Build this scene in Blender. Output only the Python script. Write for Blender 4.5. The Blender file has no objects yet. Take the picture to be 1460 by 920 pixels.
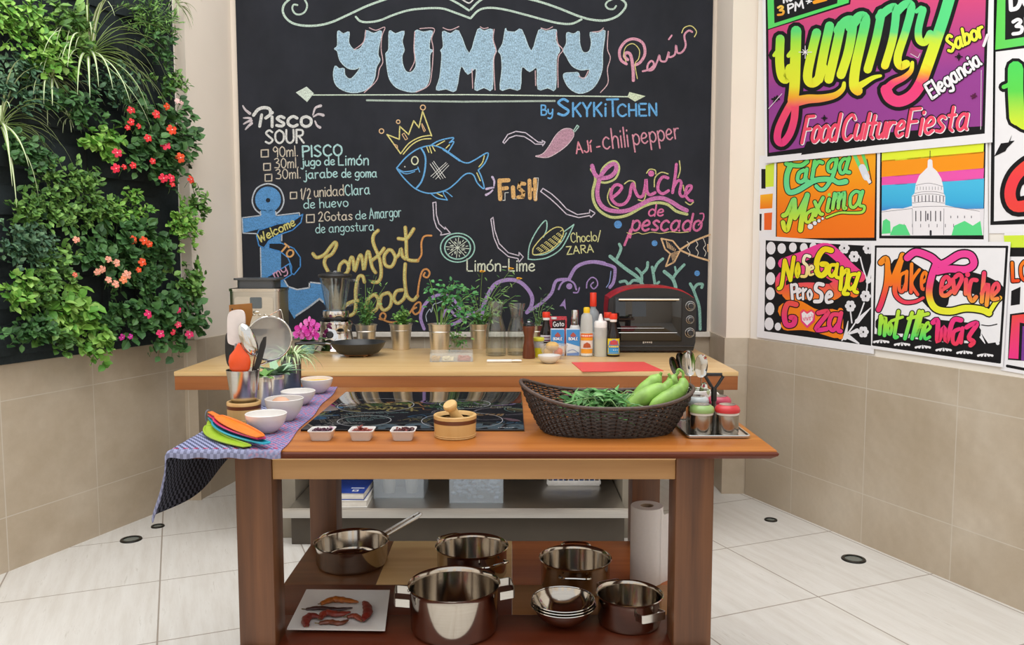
import bpy, bmesh, random
from math import *
from mathutils import Vector, Matrix
from mathutils.geometry import tessellate_polygon
random.seed(7)
SC = bpy.context.scene
COL = SC.collection
# ------------------------------------------------------------------ camera, daylight, exposure
FPX, CX, CY, CAMH = 1168.0, 730.0, 460.0, 1.42
PITCH = atan(98.0/FPX)
cam = bpy.data.cameras.new('camera'); camo = bpy.data.objects.new('camera', cam); COL.objects.link(camo)
cam.sensor_width = 36.0; cam.lens = 36.0*FPX/1460.0; cam.clip_start = .05
camo.location = (0, 0, CAMH); camo.rotation_euler = (pi/2-PITCH, 0, 0)
SC.camera = camo
vs = SC.view_settings
vs.view_transform = 'Standard'; vs.look = 'None'; vs.gamma = 1; vs.use_curve_mapping = False
vs.exposure = .09
wd = bpy.data.worlds.new('daylight'); SC.world = wd; wd.use_nodes = True
wd.node_tree.nodes['Background'].inputs[0].default_value = (.96, .98, 1, 1)
wd.node_tree.nodes['Background'].inputs[1].default_value = .95
def area_light(name, loc, rot, sx, sy, power, col=(1, 1, 1)):
    l = bpy.data.lights.new(name, 'AREA'); l.shape = 'RECTANGLE'; l.size = sx; l.size_y = sy; l.energy = power; l.color = col
    o = bpy.data.objects.new(name, l); COL.objects.link(o); o.location = loc; o.rotation_euler = rot
    return o
area_light('skylight', (-.5, 1.6, 4.6), (radians(-10), radians(10), 0), 4.2, 3.6, 150, (1, .99, .975))

# ------------------------------------------------------------------ measuring helpers
def ray(px, py):
    a = (px-CX)/FPX; b = (CY-py)/FPX
    return Vector((a, b*sin(PITCH)+cos(PITCH), b*cos(PITCH)-sin(PITCH)))
EYE = Vector((0, 0, CAMH))
def G(px, py, z):
    r = ray(px, py); return EYE + r*((z-CAMH)/r.z)
def Vp(px, py, Y):
    r = ray(px, py); return EYE + r*(Y/r.y)
def onplane(px, py, p0, n):
    r = ray(px, py); return EYE + r*((p0-EYE).dot(n)/r.dot(n))
def zat(py, y): return Vp(730, py, y).z
def mpp(y): return y/FPX

# ------------------------------------------------------------------ object helpers
def tag(o, label=None, cat=None, group=None, kind=None):
    if label: o['label'] = label
    if cat: o['category'] = cat
    if group: o['group'] = group
    if kind: o['kind'] = kind
    return o
def thing(name, label, cat, loc=(0, 0, 0), rz=0, group=None):
    o = bpy.data.objects.new(name, None); COL.objects.link(o); o.empty_display_size = .05
    o.location = loc; o.rotation_euler = (0, 0, rz)
    return tag(o, label, cat, group)
def copy_tree(o, parent=None):
    c = o.copy(); COL.objects.link(c)
    if parent is not None: c.parent = parent
    for ch in list(o.children): copy_tree(ch, c)
    return c
def lin(c):
    if isinstance(c, str):
        c = c.lstrip('#'); c = [int(c[i:i+2], 16) for i in (0, 2, 4)]
    f = lambda v: (v/255/12.92 if v/255 <= .04045 else ((v/255+.055)/1.055)**2.4)
    return (f(c[0]), f(c[1]), f(c[2]))
class MB:
    def __init__(s): s.v = []; s.f = []; s.c = []; s.col = None; s.uv = None
    def add(s, vs, fs, M=None, cols=None):
        b = len(s.v)
        for p in vs:
            p = Vector(p); s.v.append(M @ p if M is not None else p)
        for i, f in enumerate(fs):
            s.f.append([b+k for k in f]); s.c.append(cols[i] if cols else s.col)
        return s
    def box(s, c, d, bev=0, M=None, seg=2):
        bm = bmesh.new(); bmesh.ops.create_cube(bm, size=1)
        bmesh.ops.scale(bm, vec=d, verts=bm.verts)
        if bev: bmesh.ops.bevel(bm, geom=bm.edges[:], offset=bev, segments=seg, profile=.5, affect='EDGES')
        bmesh.ops.translate(bm, vec=c, verts=bm.verts)
        bm.verts.index_update()
        s.add([v.co.copy() for v in bm.verts], [[v.index for v in f.verts] for f in bm.faces], M); bm.free(); return s
    def lathe(s, prof, n=32, c=(0, 0, 0), M=None, sx=1, sy=1):
        vs = []; fs = []; rows = []
        for r, z in prof:
            if r < 1e-6: rows.append([len(vs)]); vs.append((c[0], c[1], c[2]+z))
            else:
                rows.append(list(range(len(vs), len(vs)+n)))
                for k in range(n):
                    a = 2*pi*k/n; vs.append((c[0]+r*sx*cos(a), c[1]+r*sy*sin(a), c[2]+z))
        for A, B in zip(rows, rows[1:]):
            if len(A) == 1 and len(B) == 1: continue
            for k in range(n):
                k2 = (k+1) % n
                if len(A) == 1: fs.append([A[0], B[k2], B[k]])
                elif len(B) == 1: fs.append([A[k], A[k2], B[0]])
                else: fs.append([A[k], A[k2], B[k2], B[k]])
        return s.add(vs, fs, M)
    def tube(s, pts, r, n=8, closed=False, M=None, flat=1.0):
        pts = [Vector(p) for p in pts]; m = len(pts)
        rs = r if isinstance(r, (list, tuple)) else [r]*m
        vs = []; fs = []; up = None
        for i in range(m):
            if closed: t = pts[(i+1) % m]-pts[i-1]
            else: t = pts[min(i+1, m-1)]-pts[max(i-1, 0)]
            if t.length < 1e-9: t = Vector((0, 0, 1))
            t.normalize()
            if up is None:
                up = Vector((0, 0, 1)) if abs(t.z) < .9 else Vector((1, 0, 0))
            x = up.cross(t)
            if x.length < 1e-6: x = Vector((1, 0, 0)).cross(t)
            x.normalize(); y = t.cross(x); up = y
            for k in range(n):
                a = 2*pi*k/n; vs.append(pts[i]+x*(cos(a)*rs[i])+y*(sin(a)*rs[i]*flat))
        for i in range(m if closed else m-1):
            j = (i+1) % m
            for k in range(n):
                k2 = (k+1) % n; fs.append([i*n+k, i*n+k2, j*n+k2, j*n+k])
        if not closed:
            fs.append(list(range(n))[::-1]); fs.append([(m-1)*n+k for k in range(n)])
        return s.add(vs, fs, M)
    def ell(s, c, r, seg=16, rings=10, M=None):
        if not isinstance(r, (list, tuple)): r = (r, r, r)
        prof = [(sin(pi*i/rings), -cos(pi*i/rings)) for i in range(rings+1)]
        prof[0] = (0, -1); prof[-1] = (0, 1)
        T = Matrix.Translation(c) @ Matrix.Diagonal((r[0], r[1], r[2], 1))
        return s.lathe(prof, seg, M=(M @ T) if M is not None else T)
    def prism(s, poly, z0, z1, M=None):
        n = len(poly); vs = [(x, y, z0) for x, y in poly]+[(x, y, z1) for x, y in poly]
        tri = tessellate_polygon([[Vector((x, y, 0)) for x, y in poly]])
        fs = [list(t)[::-1] for t in tri]+[[k+n for k in t] for t in tri]
        fs += [[i, (i+1) % n, (i+1) % n+n, i+n] for i in range(n)]
        return s.add(vs, fs, M)
    def grid(s, rows, closed=False, M=None):
        m = len(rows[0]); vs = [p for r in rows for p in r]; fs = []
        for i in range(len(rows)-1):
            for k in range(m if closed else m-1):
                k2 = (k+1) % m; fs.append([i*m+k, i*m+k2, (i+1)*m+k2, (i+1)*m+k])
        return s.add(vs, fs, M)
    def build(s, name, mat, parent=None, loc=None, smooth=True, angle=40, world=False, rz=None, fixn=True):
        off = Vector((0, 0, 0))
        if world: off = Vector(parent.location) if parent is not None else Vector(loc or (0, 0, 0))
        me = bpy.data.meshes.new(name); me.from_pydata([v-off for v in s.v], [], s.f)
        if any(c is not None for c in s.c):
            at = me.color_attributes.new('ink', 'FLOAT_COLOR', 'CORNER'); k = 0; buf = []
            for f, c in zip(s.f, s.c):
                for i in range(len(f)):
                    cc = c[i] if isinstance(c, list) else (c or (1, 1, 1)); buf += [cc[0], cc[1], cc[2], 1]
            at.data.foreach_set('color', buf)
        if s.uv:
            u = me.uv_layers.new(name='UVMap'); buf = []
            for f in s.f:
                for i in f: buf += list(s.uv[i])
            u.data.foreach_set('uv', buf)
        if fixn:
            bm = bmesh.new(); bm.from_mesh(me); bmesh.ops.recalc_face_normals(bm, faces=bm.faces[:]); bm.to_mesh(me); bm.free()
        if smooth: me.shade_smooth(); me.set_sharp_from_angle(angle=radians(angle))
        me.materials.append(mat); me.update()
        o = bpy.data.objects.new(name, me); COL.objects.link(o)
        if parent is not None: o.parent = parent
        if loc is not None: o.location = loc
        if rz is not None: o.rotation_euler = (0, 0, rz)
        return o
def catmull(P, k=6, closed=False):
    P = [Vector(p) for p in P]; n = len(P)
    if n < 3: return P
    out = []
    rng = range(n if closed else n-1)
    for i in rng:
        if closed: a, b, c, d = P[i-1], P[i], P[(i+1) % n], P[(i+2) % n]
        else: a, b, c, d = P[max(i-1, 0)], P[i], P[i+1], P[min(i+2, n-1)]
        for j in range(k):
            t = j/k; t2 = t*t; t3 = t2*t
            out.append(.5*((2*b)+(c-a)*t+(2*a-5*b+4*c-d)*t2+(3*b-a-3*c+d)*t3))
    if not closed: out.append(P[-1])
    return out

# ------------------------------------------------------------------ materials
def newmat(name):
    m = bpy.data.materials.new(name); m.use_nodes = True
    nt = m.node_tree; b = nt.nodes['Principled BSDF']
    return m, nt, b
def setp(b, **k):
    for n, v in k.items():
        n = n.replace('_', ' ')
        if n in b.inputs: b.inputs[n].default_value = v
def nd(nt, t, **k):
    n = nt.nodes.new(t)
    for a, v in k.items(): setattr(n, a, v)
    return n
def mix(nt, fac, a, b, mode='MIX'):
    n = nd(nt, 'ShaderNodeMix', data_type='RGBA', blend_type=mode)
    for i, v in ((0, fac), (6, a), (7, b)):
        if hasattr(v, 'links') or isinstance(v, bpy.types.NodeSocket): nt.links.new(v, n.inputs[i])
        elif i == 0: n.inputs[0].default_value = v
        else: n.inputs[i].default_value = (*v[:3], 1)
    return n.outputs[2]
def mth(nt, op, a, b=None, clamp=False):
    n = nd(nt, 'ShaderNodeMath', operation=op, use_clamp=clamp)
    for i, v in ((0, a), (1, b)):
        if v is None: continue
        if isinstance(v, bpy.types.NodeSocket): nt.links.new(v, n.inputs[i])
        else: n.inputs[i].default_value = v
    return n.outputs[0]
def noise(nt, scale=5, detail=3, vec=None, rough=.5):
    n = nd(nt, 'ShaderNodeTexNoise'); n.inputs['Scale'].default_value = scale; n.inputs['Detail'].default_value = detail
    n.inputs['Roughness'].default_value = rough
    if vec is not None: nt.links.new(vec, n.inputs['Vector'])
    return n.outputs['Fac']
def ramp(nt, fac, stops):
    n = nd(nt, 'ShaderNodeValToRGB'); e = n.color_ramp.elements
    while len(e) < len(stops): e.new(.5)
    for x, (p, c) in zip(e, stops): x.position = p; x.color = (*c, 1) if len(c) == 3 else c
    nt.links.new(fac, n.inputs[0]); return n.outputs[0]
def ocoord(nt, which='Object', scale=(1, 1, 1), rot=(0, 0, 0), loc=(0, 0, 0)):
    t = nd(nt, 'ShaderNodeTexCoord'); m = nd(nt, 'ShaderNodeMapping')
    m.inputs['Scale'].default_value = scale; m.inputs['Rotation'].default_value = rot; m.inputs['Location'].default_value = loc
    nt.links.new(t.outputs[which], m.inputs[0]); return m.outputs[0]
def bump(nt, b, h, strength=.3, dist=.002):
    n = nd(nt, 'ShaderNodeBump'); n.inputs['Strength'].default_value = strength; n.inputs['Distance'].default_value = dist
    nt.links.new(h, n.inputs['Height']); nt.links.new(n.outputs[0], b.inputs['Normal'])
_mc = {}
def M_(name, col=None, rough=.5, metal=0, var=.06, scale=30, **k):
    if name in _mc: return _mc[name]
    m, nt, b = newmat(name); c = lin(col)
    f = noise(nt, scale, 3, ocoord(nt))
    lo = tuple(x*(1-var) for x in c); hi = tuple(min(1, x*(1+var)) for x in c)
    nt.links.new(ramp(nt, f, [(.3, lo), (.7, hi)]), b.inputs['Base Color'])
    setp(b, Roughness=rough, Metallic=metal, **k); _mc[name] = m; return m
def wood(name, c1, c2, axis='x', rough=.4, grain=40, **k):
    if name in _mc: return _mc[name]
    m, nt, b = newmat(name)
    sc = {'x': (1.2, grain, grain), 'y': (grain, 1.2, grain), 'z': (grain, grain, 1.2)}[axis]
    co = ocoord(nt, scale=sc)
    f = noise(nt, 1.0, 5, co, .6)
    f2 = noise(nt, 2.5, 2, ocoord(nt))
    c = ramp(nt, f, [(.3, lin(c1)), (.7, lin(c2))])
    c = mix(nt, mth(nt, 'MULTIPLY', f2, .35), c, tuple(x*.8 for x in lin(c1)))
    nt.links.new(c, b.inputs['Base Color']); setp(b, Roughness=rough, **k)
    bump(nt, b, f, .15, .001); _mc[name] = m; return m
def steel(name='brushed_steel', col='#c9c6c0', rough=.22, axis='z'):
    if name in _mc: return _mc[name]
    m, nt, b = newmat(name)
    f = noise(nt, 1, 2, ocoord(nt, scale=(8, 8, 260)))
    nt.links.new(ramp(nt, f, [(.3, tuple(x*.92 for x in lin(col))), (.7, lin(col))]), b.inputs['Base Color'])
    setp(b, Metallic=1, Roughness=rough); _mc[name] = m; return m
def glass(name='clear_glass', col=(1, 1, 1), rough=0.0, ior=1.45, alpha=1.0):
    if name in _mc: return _mc[name]
    m, nt, b = newmat(name); setp(b, Base_Color=(*col, 1), Roughness=rough, IOR=ior, Transmission_Weight=1.0, Alpha=alpha)
    _mc[name] = m; return m
def clear_plastic(name, col, op=.35, rough=.15):
    if name in _mc: return _mc[name]
    m, nt, b = newmat(name); tr = nd(nt, 'ShaderNodeBsdfTransparent'); mx = nd(nt, 'ShaderNodeMixShader')
    f = noise(nt, 6, 2, ocoord(nt)); mx.inputs[0].default_value = op
    nt.links.new(mth(nt, 'ADD', op-.05, mth(nt, 'MULTIPLY', f, .1)), mx.inputs[0])
    nt.links.new(tr.outputs[0], mx.inputs[1]); nt.links.new(b.outputs[0], mx.inputs[2])
    nt.links.new(mx.outputs[0], nt.nodes['Material Output'].inputs[0])
    setp(b, Base_Color=(*lin(col), 1), Roughness=rough); _mc[name] = m; return m
def thin_glass(name='thin_glass', tint='#fbfdfc', base=.06, edge=.7):
    if name in _mc: return _mc[name]
    m, nt, b = newmat(name); tr = nd(nt, 'ShaderNodeBsdfTransparent'); tr.inputs[0].default_value = (*lin(tint), 1); gl = nd(nt, 'ShaderNodeBsdfGlossy'); gl.inputs['Roughness'].default_value = .03
    lw = nd(nt, 'ShaderNodeLayerWeight'); lw.inputs[0].default_value = .35; f = noise(nt, 8, 2, ocoord(nt)); mx = nd(nt, 'ShaderNodeMixShader')
    nt.links.new(mth(nt, 'ADD', mth(nt, 'MULTIPLY', mth(nt, 'POWER', lw.outputs['Facing'], 2.0), edge), mth(nt, 'ADD', base-.01, mth(nt, 'MULTIPLY', f, .02))), mx.inputs[0])
    nt.links.new(tr.outputs[0], mx.inputs[1]); nt.links.new(gl.outputs[0], mx.inputs[2]); nt.links.new(mx.outputs[0], nt.nodes['Material Output'].inputs[0])
    nt.nodes.remove(b); _mc[name] = m; return m
def attrmat(name, rough=.6, chalk=None, lo=.50, hi=.50, spec=.5, cut=(.38, .58), stretch=(1, 1, 1)):
    m, nt, b = newmat(name); a = nd(nt, 'ShaderNodeVertexColor'); a.layer_name = 'ink'
    c = a.outputs[0]
    if chalk is not None:
        vb = nd(nt, 'ShaderNodeVectorMath', operation='SCALE'); vb.inputs['Scale'].default_value = 1.22; nt.links.new(c, vb.inputs[0]); vm = nd(nt, 'ShaderNodeVectorMath', operation='MINIMUM'); vm.inputs[1].default_value = (.88, .88, .88); nt.links.new(vb.outputs[0], vm.inputs[0]); c = vm.outputs[0]
        f = noise(nt, 170, 3, ocoord(nt, scale=stretch), .7); g = noise(nt, 30, 2, ocoord(nt, scale=(1, 1, 3)))
        f = mth(nt, 'ADD', mth(nt, 'MULTIPLY', f, .8), mth(nt, 'MULTIPLY', g, .2))
        k = ramp(nt, f, [(cut[0], (0, 0, 0)), (cut[1], (1, 1, 1))])
        k = mth(nt, 'ADD', mth(nt, 'MULTIPLY', k, hi), lo)
        c = mix(nt, k, lin(chalk), c)
    else:
        f = noise(nt, 60, 2, ocoord(nt))
        c = mix(nt, mth(nt, 'MULTIPLY', f, .12), c, (1, 1, 1), 'MULTIPLY')
    nt.links.new(c, b.inputs['Base Color']); setp(b, Roughness=rough, Specular_IOR_Level=spec)
    return m
BOARD = '#282a2f'
CHALK = attrmat('chalk', .95, BOARD, spec=.1); CHALK_FILL = attrmat('rubbed_chalk', .95, BOARD, .34, .64, .1, (.36, .62), (1.0, 1.0, .55))
INK = attrmat('poster_paint', .7, spec=.2)
LEAF = attrmat('leaf', .5, spec=.4)
PRINT = attrmat('printed_label', .35)
STEEL = steel(); POLISHED = steel('polished_steel', '#d6d3cd', .07)
WHITE_CERAMIC = M_('white_ceramic', '#dfdbd7', .18, var=.01)
BLACK_PLASTIC = M_('black_plastic', '#161617', .35)
GLASS = thin_glass()

# ------------------------------------------------------------------ handwriting (one-line letters)
GL = {
'a': "~.45,.5 .25,.6 .05,.4 .05,.15 .22,0 .42,.15 .46,.5|.46,.58 .46,.08 .54,0", 'b': ".05,1 .05,0|~.05,.4 .25,.6 .45,.45 .45,.15 .25,0 .05,.12",
'c': "~.43,.5 .25,.6 .05,.42 .05,.15 .25,0 .44,.1", 'd': "~.45,.45 .25,.6 .05,.42 .05,.15 .22,0 .45,.15|.47,1 .47,0",
'e': "~.06,.3 .3,.32 .42,.42 .36,.56 .22,.6 .06,.42 .06,.15 .24,0 .44,.1", 'f': "~.42,.9 .3,1 .18,.85 .18,.4 .18,0|.03,.58 .36,.58",
'g': "~.43,.5 .25,.6 .05,.42 .07,.15 .25,.05 .43,.2|~.46,.58 .46,-.05 .35,-.33 .08,-.26", 'h': ".05,1 .05,0|~.05,.38 .22,.6 .4,.5 .42,.25 .42,0",
'i': ".06,.58 .06,0|.06,.8 .07,.84", 'j': "~.2,.58 .2,-.1 .1,-.33 -.06,-.25|.2,.8 .21,.84", 'k': ".05,1 .05,0|.38,.58 .05,.25|.15,.33 .4,0",
'l': ".06,1 .06,0", 'm': ".05,.58 .05,0|~.05,.38 .18,.6 .3,.5 .3,0|~.3,.38 .43,.6 .56,.5 .56,0", 'n': ".05,.58 .05,0|~.05,.38 .22,.6 .4,.5 .41,0",
'o': "~.25,.6 .06,.48 .05,.15 .25,0 .45,.15 .45,.45 .25,.6", 'p': ".05,.58 .05,-.4|~.05,.42 .25,.6 .45,.45 .45,.15 .25,0 .05,.15",
'r': ".05,.58 .05,0|~.05,.36 .18,.56 .35,.56", 's': "~.38,.52 .22,.6 .07,.48 .2,.33 .37,.18 .28,.03 .05,.07", 't': ".18,.9 .18,.1 .32,0|.02,.6 .34,.6",
'u': "~.05,.58 .05,.15 .2,0 .4,.18|.42,.58 .42,0", 'v': ".02,.58 .2,0 .4,.58", 'w': ".02,.58 .15,0 .3,.45 .45,0 .6,.58", 'x': ".03,.58 .4,0|.4,.58 .03,0",
'y': "~.05,.58 .08,.25 .25,.12 .42,.3|~.46,.58 .42,-.1 .25,-.35 .05,-.3", 'z': ".03,.57 .4,.57 .04,0 .42,0",
'A': "0,0 .28,1 .56,0|.1,.35 .46,.35", 'B': ".05,0 .05,1|~.05,1 .4,.95 .38,.6 .05,.53|~.05,.53 .48,.45 .45,.05 .05,0", 'C': "~.55,.82 .35,1 .08,.75 .08,.25 .33,0 .57,.15",
'D': ".05,0 .05,1|~.05,1 .45,.85 .52,.4 .35,.05 .05,0", 'E': ".5,1 .05,1 .05,0 .5,0|.05,.52 .42,.52", 'F': ".5,1 .05,1 .05,0|.05,.52 .42,.52",
'G': "~.55,.82 .35,1 .08,.75 .08,.25 .33,0 .57,.2|.57,.2 .57,.45 .35,.45", 'H': ".05,1 .05,0|.5,1 .5,0|.05,.5 .5,.5", 'I': ".06,1 .06,0", 'J': "~.4,1 .4,.2 .2,0 .02,.15",
'K': ".05,1 .05,0|.5,1 .05,.45|.18,.58 .52,0", 'L': ".05,1 .05,0 .45,0", 'M': ".02,0 .1,1 .35,.35 .6,1 .68,0", 'N': ".05,0 .05,1 .5,0 .5,1",
'O': "~.3,1 .06,.75 .06,.25 .3,0 .55,.25 .55,.75 .3,1", 'P': ".05,0 .05,1|~.05,1 .42,.95 .45,.6 .05,.47", 'R': ".05,0 .05,1|~.05,1 .42,.95 .42,.6 .05,.5|.2,.5 .5,0",
'S': "~.47,.85 .28,1 .07,.8 .25,.53 .48,.25 .28,0 .04,.12", 'T': "0,1 .5,1|.25,1 .25,0", 'U': "~.05,1 .05,.25 .26,0 .5,.25 .5,1", 'V': "0,1 .25,0 .5,1",
'W': "0,1 .15,0 .33,.7 .5,0 .66,1", 'Y': "0,1 .25,.5 .5,1|.25,.5 .25,0", 'Z': ".03,1 .5,1 .03,0 .52,0",
'0': "~.25,1 .06,.75 .06,.25 .25,0 .45,.25 .45,.75 .25,1", '1': ".1,.8 .22,1 .22,0", '2': "~.05,.8 .25,1 .43,.78 .3,.4 .05,0|.05,0 .47,0",
'3': "~.06,.9 .28,1 .42,.8 .2,.55|~.2,.55 .46,.4 .4,.05 .05,.06", '9': "~.43,.75 .25,1 .06,.75 .22,.5 .43,.7|.44,.8 .4,0",
'/': "0,-.1 .4,1.05", '-': ".05,.35 .3,.35", '.': ".06,.02 .07,.04", "'": ".1,1 .06,.8", '!': ".08,1 .08,.3|.08,.03 .09,.05", '*': ".0,.5 .4,.5|.2,.3 .2,.7"}
ACC = {'í': ('i', ".05,.78 .2,.98"), 'ó': ('o', ".25,.72 .36,.92"), 'ú': ('u', ".25,.72 .36,.92"), 'é': ('e', ".25,.72 .36,.92")}
def glyph(ch):
    extra = None
    if ch in ACC: ch, extra = ACC[ch]
    s = GL.get(ch)
    if s is None: return [], .3
    out = []
    for st in (s+('|'+extra if extra else '')).split('|'):
        sm = st.startswith('~'); pts = [tuple(float(q) for q in w.split(',')) for w in st.lstrip('~').split()]
        out.append((sm, pts))
    if extra and ch == 'i': out.pop(1)
    return out, max(p[0] for _, q in out for p in q)
class Ink:
    """flat marks lying on a surface; mapf(px, py, lift) gives the point on that surface"""
    def __init__(s, mapf, lift0=1, step=.0004): s.m = MB(); s.mapf = mapf; s.l = lift0; s.step = step; s.e = 0.0
    def up(s, n=1): s.l += n; return s
    def P(s, p):
        s.e += 2e-8; return s.mapf(p[0], p[1], s.l*s.step+s.e)
    def colr(s, col, p): return col(p[0], p[1]) if callable(col) else col
    def stroke(s, pts, w, col, sm=True, closed=False, k=5):
        if isinstance(col, str): col = lin(col)
        s.e += 3e-6
        P = [Vector((p[0], p[1])) for p in pts]
        if sm and len(P) > 2: P = [Vector((q.x, q.y)) for q in catmull([(p.x, p.y, 0) for p in P], k, closed)]
        if closed: P.append(P[0].copy())
        segs = [P] if sm else [[a, b] for a, b in zip(P, P[1:])]
        ws = w
        for S in segs:
            S = [p for i, p in enumerate(S) if i == 0 or (p-S[i-1]).length > 1e-4]
            if len(S) == 1: s.dot(S[0], (w if not isinstance(w, tuple) else w[0])/2, col); continue
            L = []; R = []
            for i, p in enumerate(S):
                t = S[min(i+1, len(S)-1)]-S[max(i-1, 0)]
                if t.length < 1e-6: t = Vector((1, 0))
                t.normalize(); nn = Vector((-t.y, t.x))
                u = i/(len(S)-1); h = (w if not isinstance(w, tuple) else (w[0]*(1-u)+w[1]*u))/2
                L.append(p+nn*h); R.append(p-nn*h)
            n = len(S); vs = [s.P(p) for p in L]+[s.P(p) for p in R]; fs = []; cs = []
            for i in range(n-1):
                f = [i, i+1, n+i+1, n+i]; fs.append(f); cs.append([s.colr(col, (L+R)[q]) for q in f])
            s.m.add(vs, fs, cols=cs)
            if not closed or not sm:
                for e, q in ((S[0], S[1]), (S[-1], S[-2])):
                    h = (w if not isinstance(w, tuple) else (w[0] if e is S[0] else w[1]))/2
                    if h > .35: s.cap(e, e-q, h, col)
    def cap(s, c, d, r, col):
        a0 = atan2(d.y, d.x); n = 5
        pts = [c]+[c+Vector((cos(a0-pi/2+pi*i/n), sin(a0-pi/2+pi*i/n)))*r for i in range(n+1)]
        fs = [[0, i+1, i+2] for i in range(n)]
        s.m.add([s.P(p) for p in pts], fs, cols=[[s.colr(col, pts[q]) for q in f] for f in fs])
    def dot(s, c, r, col, ry=None, n=14):
        if isinstance(col, str): col = lin(col)
        ry = ry or r; pts = [(c[0]+cos(2*pi*i/n)*r, c[1]+sin(2*pi*i/n)*ry) for i in range(n)]
        s.m.add([s.P(p) for p in pts], [list(range(n))], cols=[[s.colr(col, p) for p in pts]])
    def ring(s, c, r, ry, w, col): s.stroke([(c[0]+cos(2*pi*i/20)*r, c[1]+sin(2*pi*i/20)*ry) for i in range(20)], w, col, True, True, 2)
    def poly(s, pts, col):
        if isinstance(col, str): col = lin(col)
        tri = tessellate_polygon([[Vector((p[0], p[1], 0)) for p in pts]])
        s.m.add([s.P(p) for p in pts], [list(t) for t in tri], cols=[[s.colr(col, pts[q]) for q in t] for t in tri])
    def quad(s, q, col, n=12):
        """q = tl, tr, br, bl, filled in rows so that a printed gradient can follow"""
        if isinstance(col, str): col = lin(col)
        tl, tr, br, bl = [Vector(p) for p in q]; rows = []
        for i in range(n+1):
            v = i/n; a = tl.lerp(bl, v); b = tr.lerp(br, v); rows.append([a.lerp(b, j/4) for j in range(5)])
        pts = [p for r in rows for p in r]; fs = [[i*5+j, i*5+j+1, (i+1)*5+j+1, (i+1)*5+j] for i in range(n) for j in range(4)]
        s.m.add([s.P(p) for p in pts], fs, cols=[[s.colr(col, pts[q]) for q in f] for f in fs])
    def text(s, t, x0, y0, x1, y1, h, w, col, slant=0.0, track=.14, space=.3):
        """writes t from baseline point (x0,y0) to (x1,y1); h = capital height in the same units"""
        tot = 0; items = []
        for ch in t:
            if ch == ' ': tot += space; continue
            g, wd_ = glyph(ch); items.append((tot, g)); tot += wd_+track
        tot -= track; D = Vector((x1-x0, y1-y0)); sx = D.length/tot; D.normalize(); U = Vector((D.y, -D.x))
        for off, g in items:
            for sm, pts in g:
                s.stroke([Vector((x0, y0))+D*((off+p[0])*sx+slant*p[1]*h)+U*(p[1]*h) for p in pts], w, col, sm)
def crop(ox, oy, k): return lambda pts: [(ox+x/k, oy+y/k) for x, y in pts]

# ================================================================== ROOM
LZ = .93                                            # height of the tiled dado
LA, LB = Vector((-2.271, 3.528, 0)), Vector((-1.965, 4.371, 0))
LT = (LB-LA).normalized(); LN = Vector((LT.y, -LT.x, 0))          # left wall direction / normal into the room
RA, RB = Vector((1.379, 4.75, 0)), Vector((2.036, 3.149, 0))
RT = (RB-RA).normalized(); RN = Vector((RT.y, -RT.x, 0))
if RN.x > 0: RN = -RN
BY = 5.15                                           # back wall
def on_left(px, py, off=0): return onplane(px, py, LA+LN*off, LN)
def on_right(px, py, off=0): return onplane(px, py, RA+RN*(off-.012), RN)
def on_board(px, py, off=0): return Vp(px, py, BY-.018-off)
def gridmask(nt, c, off, per, w):
    f = mth(nt, 'FRACT', mth(nt, 'DIVIDE', mth(nt, 'SUBTRACT', c, off), per))
    d = mth(nt, 'ABSOLUTE', mth(nt, 'SUBTRACT', f, .5))
    return mth(nt, 'GREATER_THAN', d, .5-w/per)
def stone(name, xoff):
    m, nt, b = newmat(name); t = nd(nt, 'ShaderNodeTexCoord'); sp = nd(nt, 'ShaderNodeSeparateXYZ')
    nt.links.new(t.outputs['Object'], sp.inputs[0])
    n1 = noise(nt, 2.2, 6, t.outputs['Object'], .62); n2 = noise(nt, 9, 5, t.outputs['Object'], .6)
    c = ramp(nt, n1, [(.28, lin('#b3a28a')), (.5, lin('#c4b5a0')), (.74, lin('#d4c8b6'))])
    n2 = ramp(nt, n2, [(.35, (0, 0, 0)), (.7, (1, 1, 1))]); c = mix(nt, mth(nt, 'MULTIPLY', n2, .30), c, lin('#a08f79'))
    # every tile a slightly different batch
    wn = nd(nt, 'ShaderNodeTexWhiteNoise', noise_dimensions='2D'); cb = nd(nt, 'ShaderNodeCombineXYZ')
    nt.links.new(mth(nt, 'FLOOR', mth(nt, 'DIVIDE', mth(nt, 'SUBTRACT', sp.outputs[0], xoff), .5)), cb.inputs[0])
    nt.links.new(mth(nt, 'FLOOR', mth(nt, 'DIVIDE', mth(nt, 'SUBTRACT', sp.outputs[2], .248), .522)), cb.inputs[1])
    nt.links.new(cb.outputs[0], wn.inputs[0])
    c = mix(nt, mth(nt, 'MULTIPLY', wn.outputs[0], .16), c, lin('#a6967f'))
    g = mth(nt, 'MAXIMUM', gridmask(nt, sp.outputs[0], xoff, .5, .0022), gridmask(nt, sp.outputs[2], .248, .522, .0022))
    c = mix(nt, mth(nt, 'MULTIPLY', g, .75), c, lin('#d2cabd'))
    nt.links.new(c, b.inputs['Base Color']); setp(b, Roughness=.42)
    return m
PLASTER = M_('cream_plaster', '#f2e6d7', .85, var=.015, scale=4)
PLASTER_WHITE = M_('white_plaster', '#f3eee6', .85, var=.015, scale=4)
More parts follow.
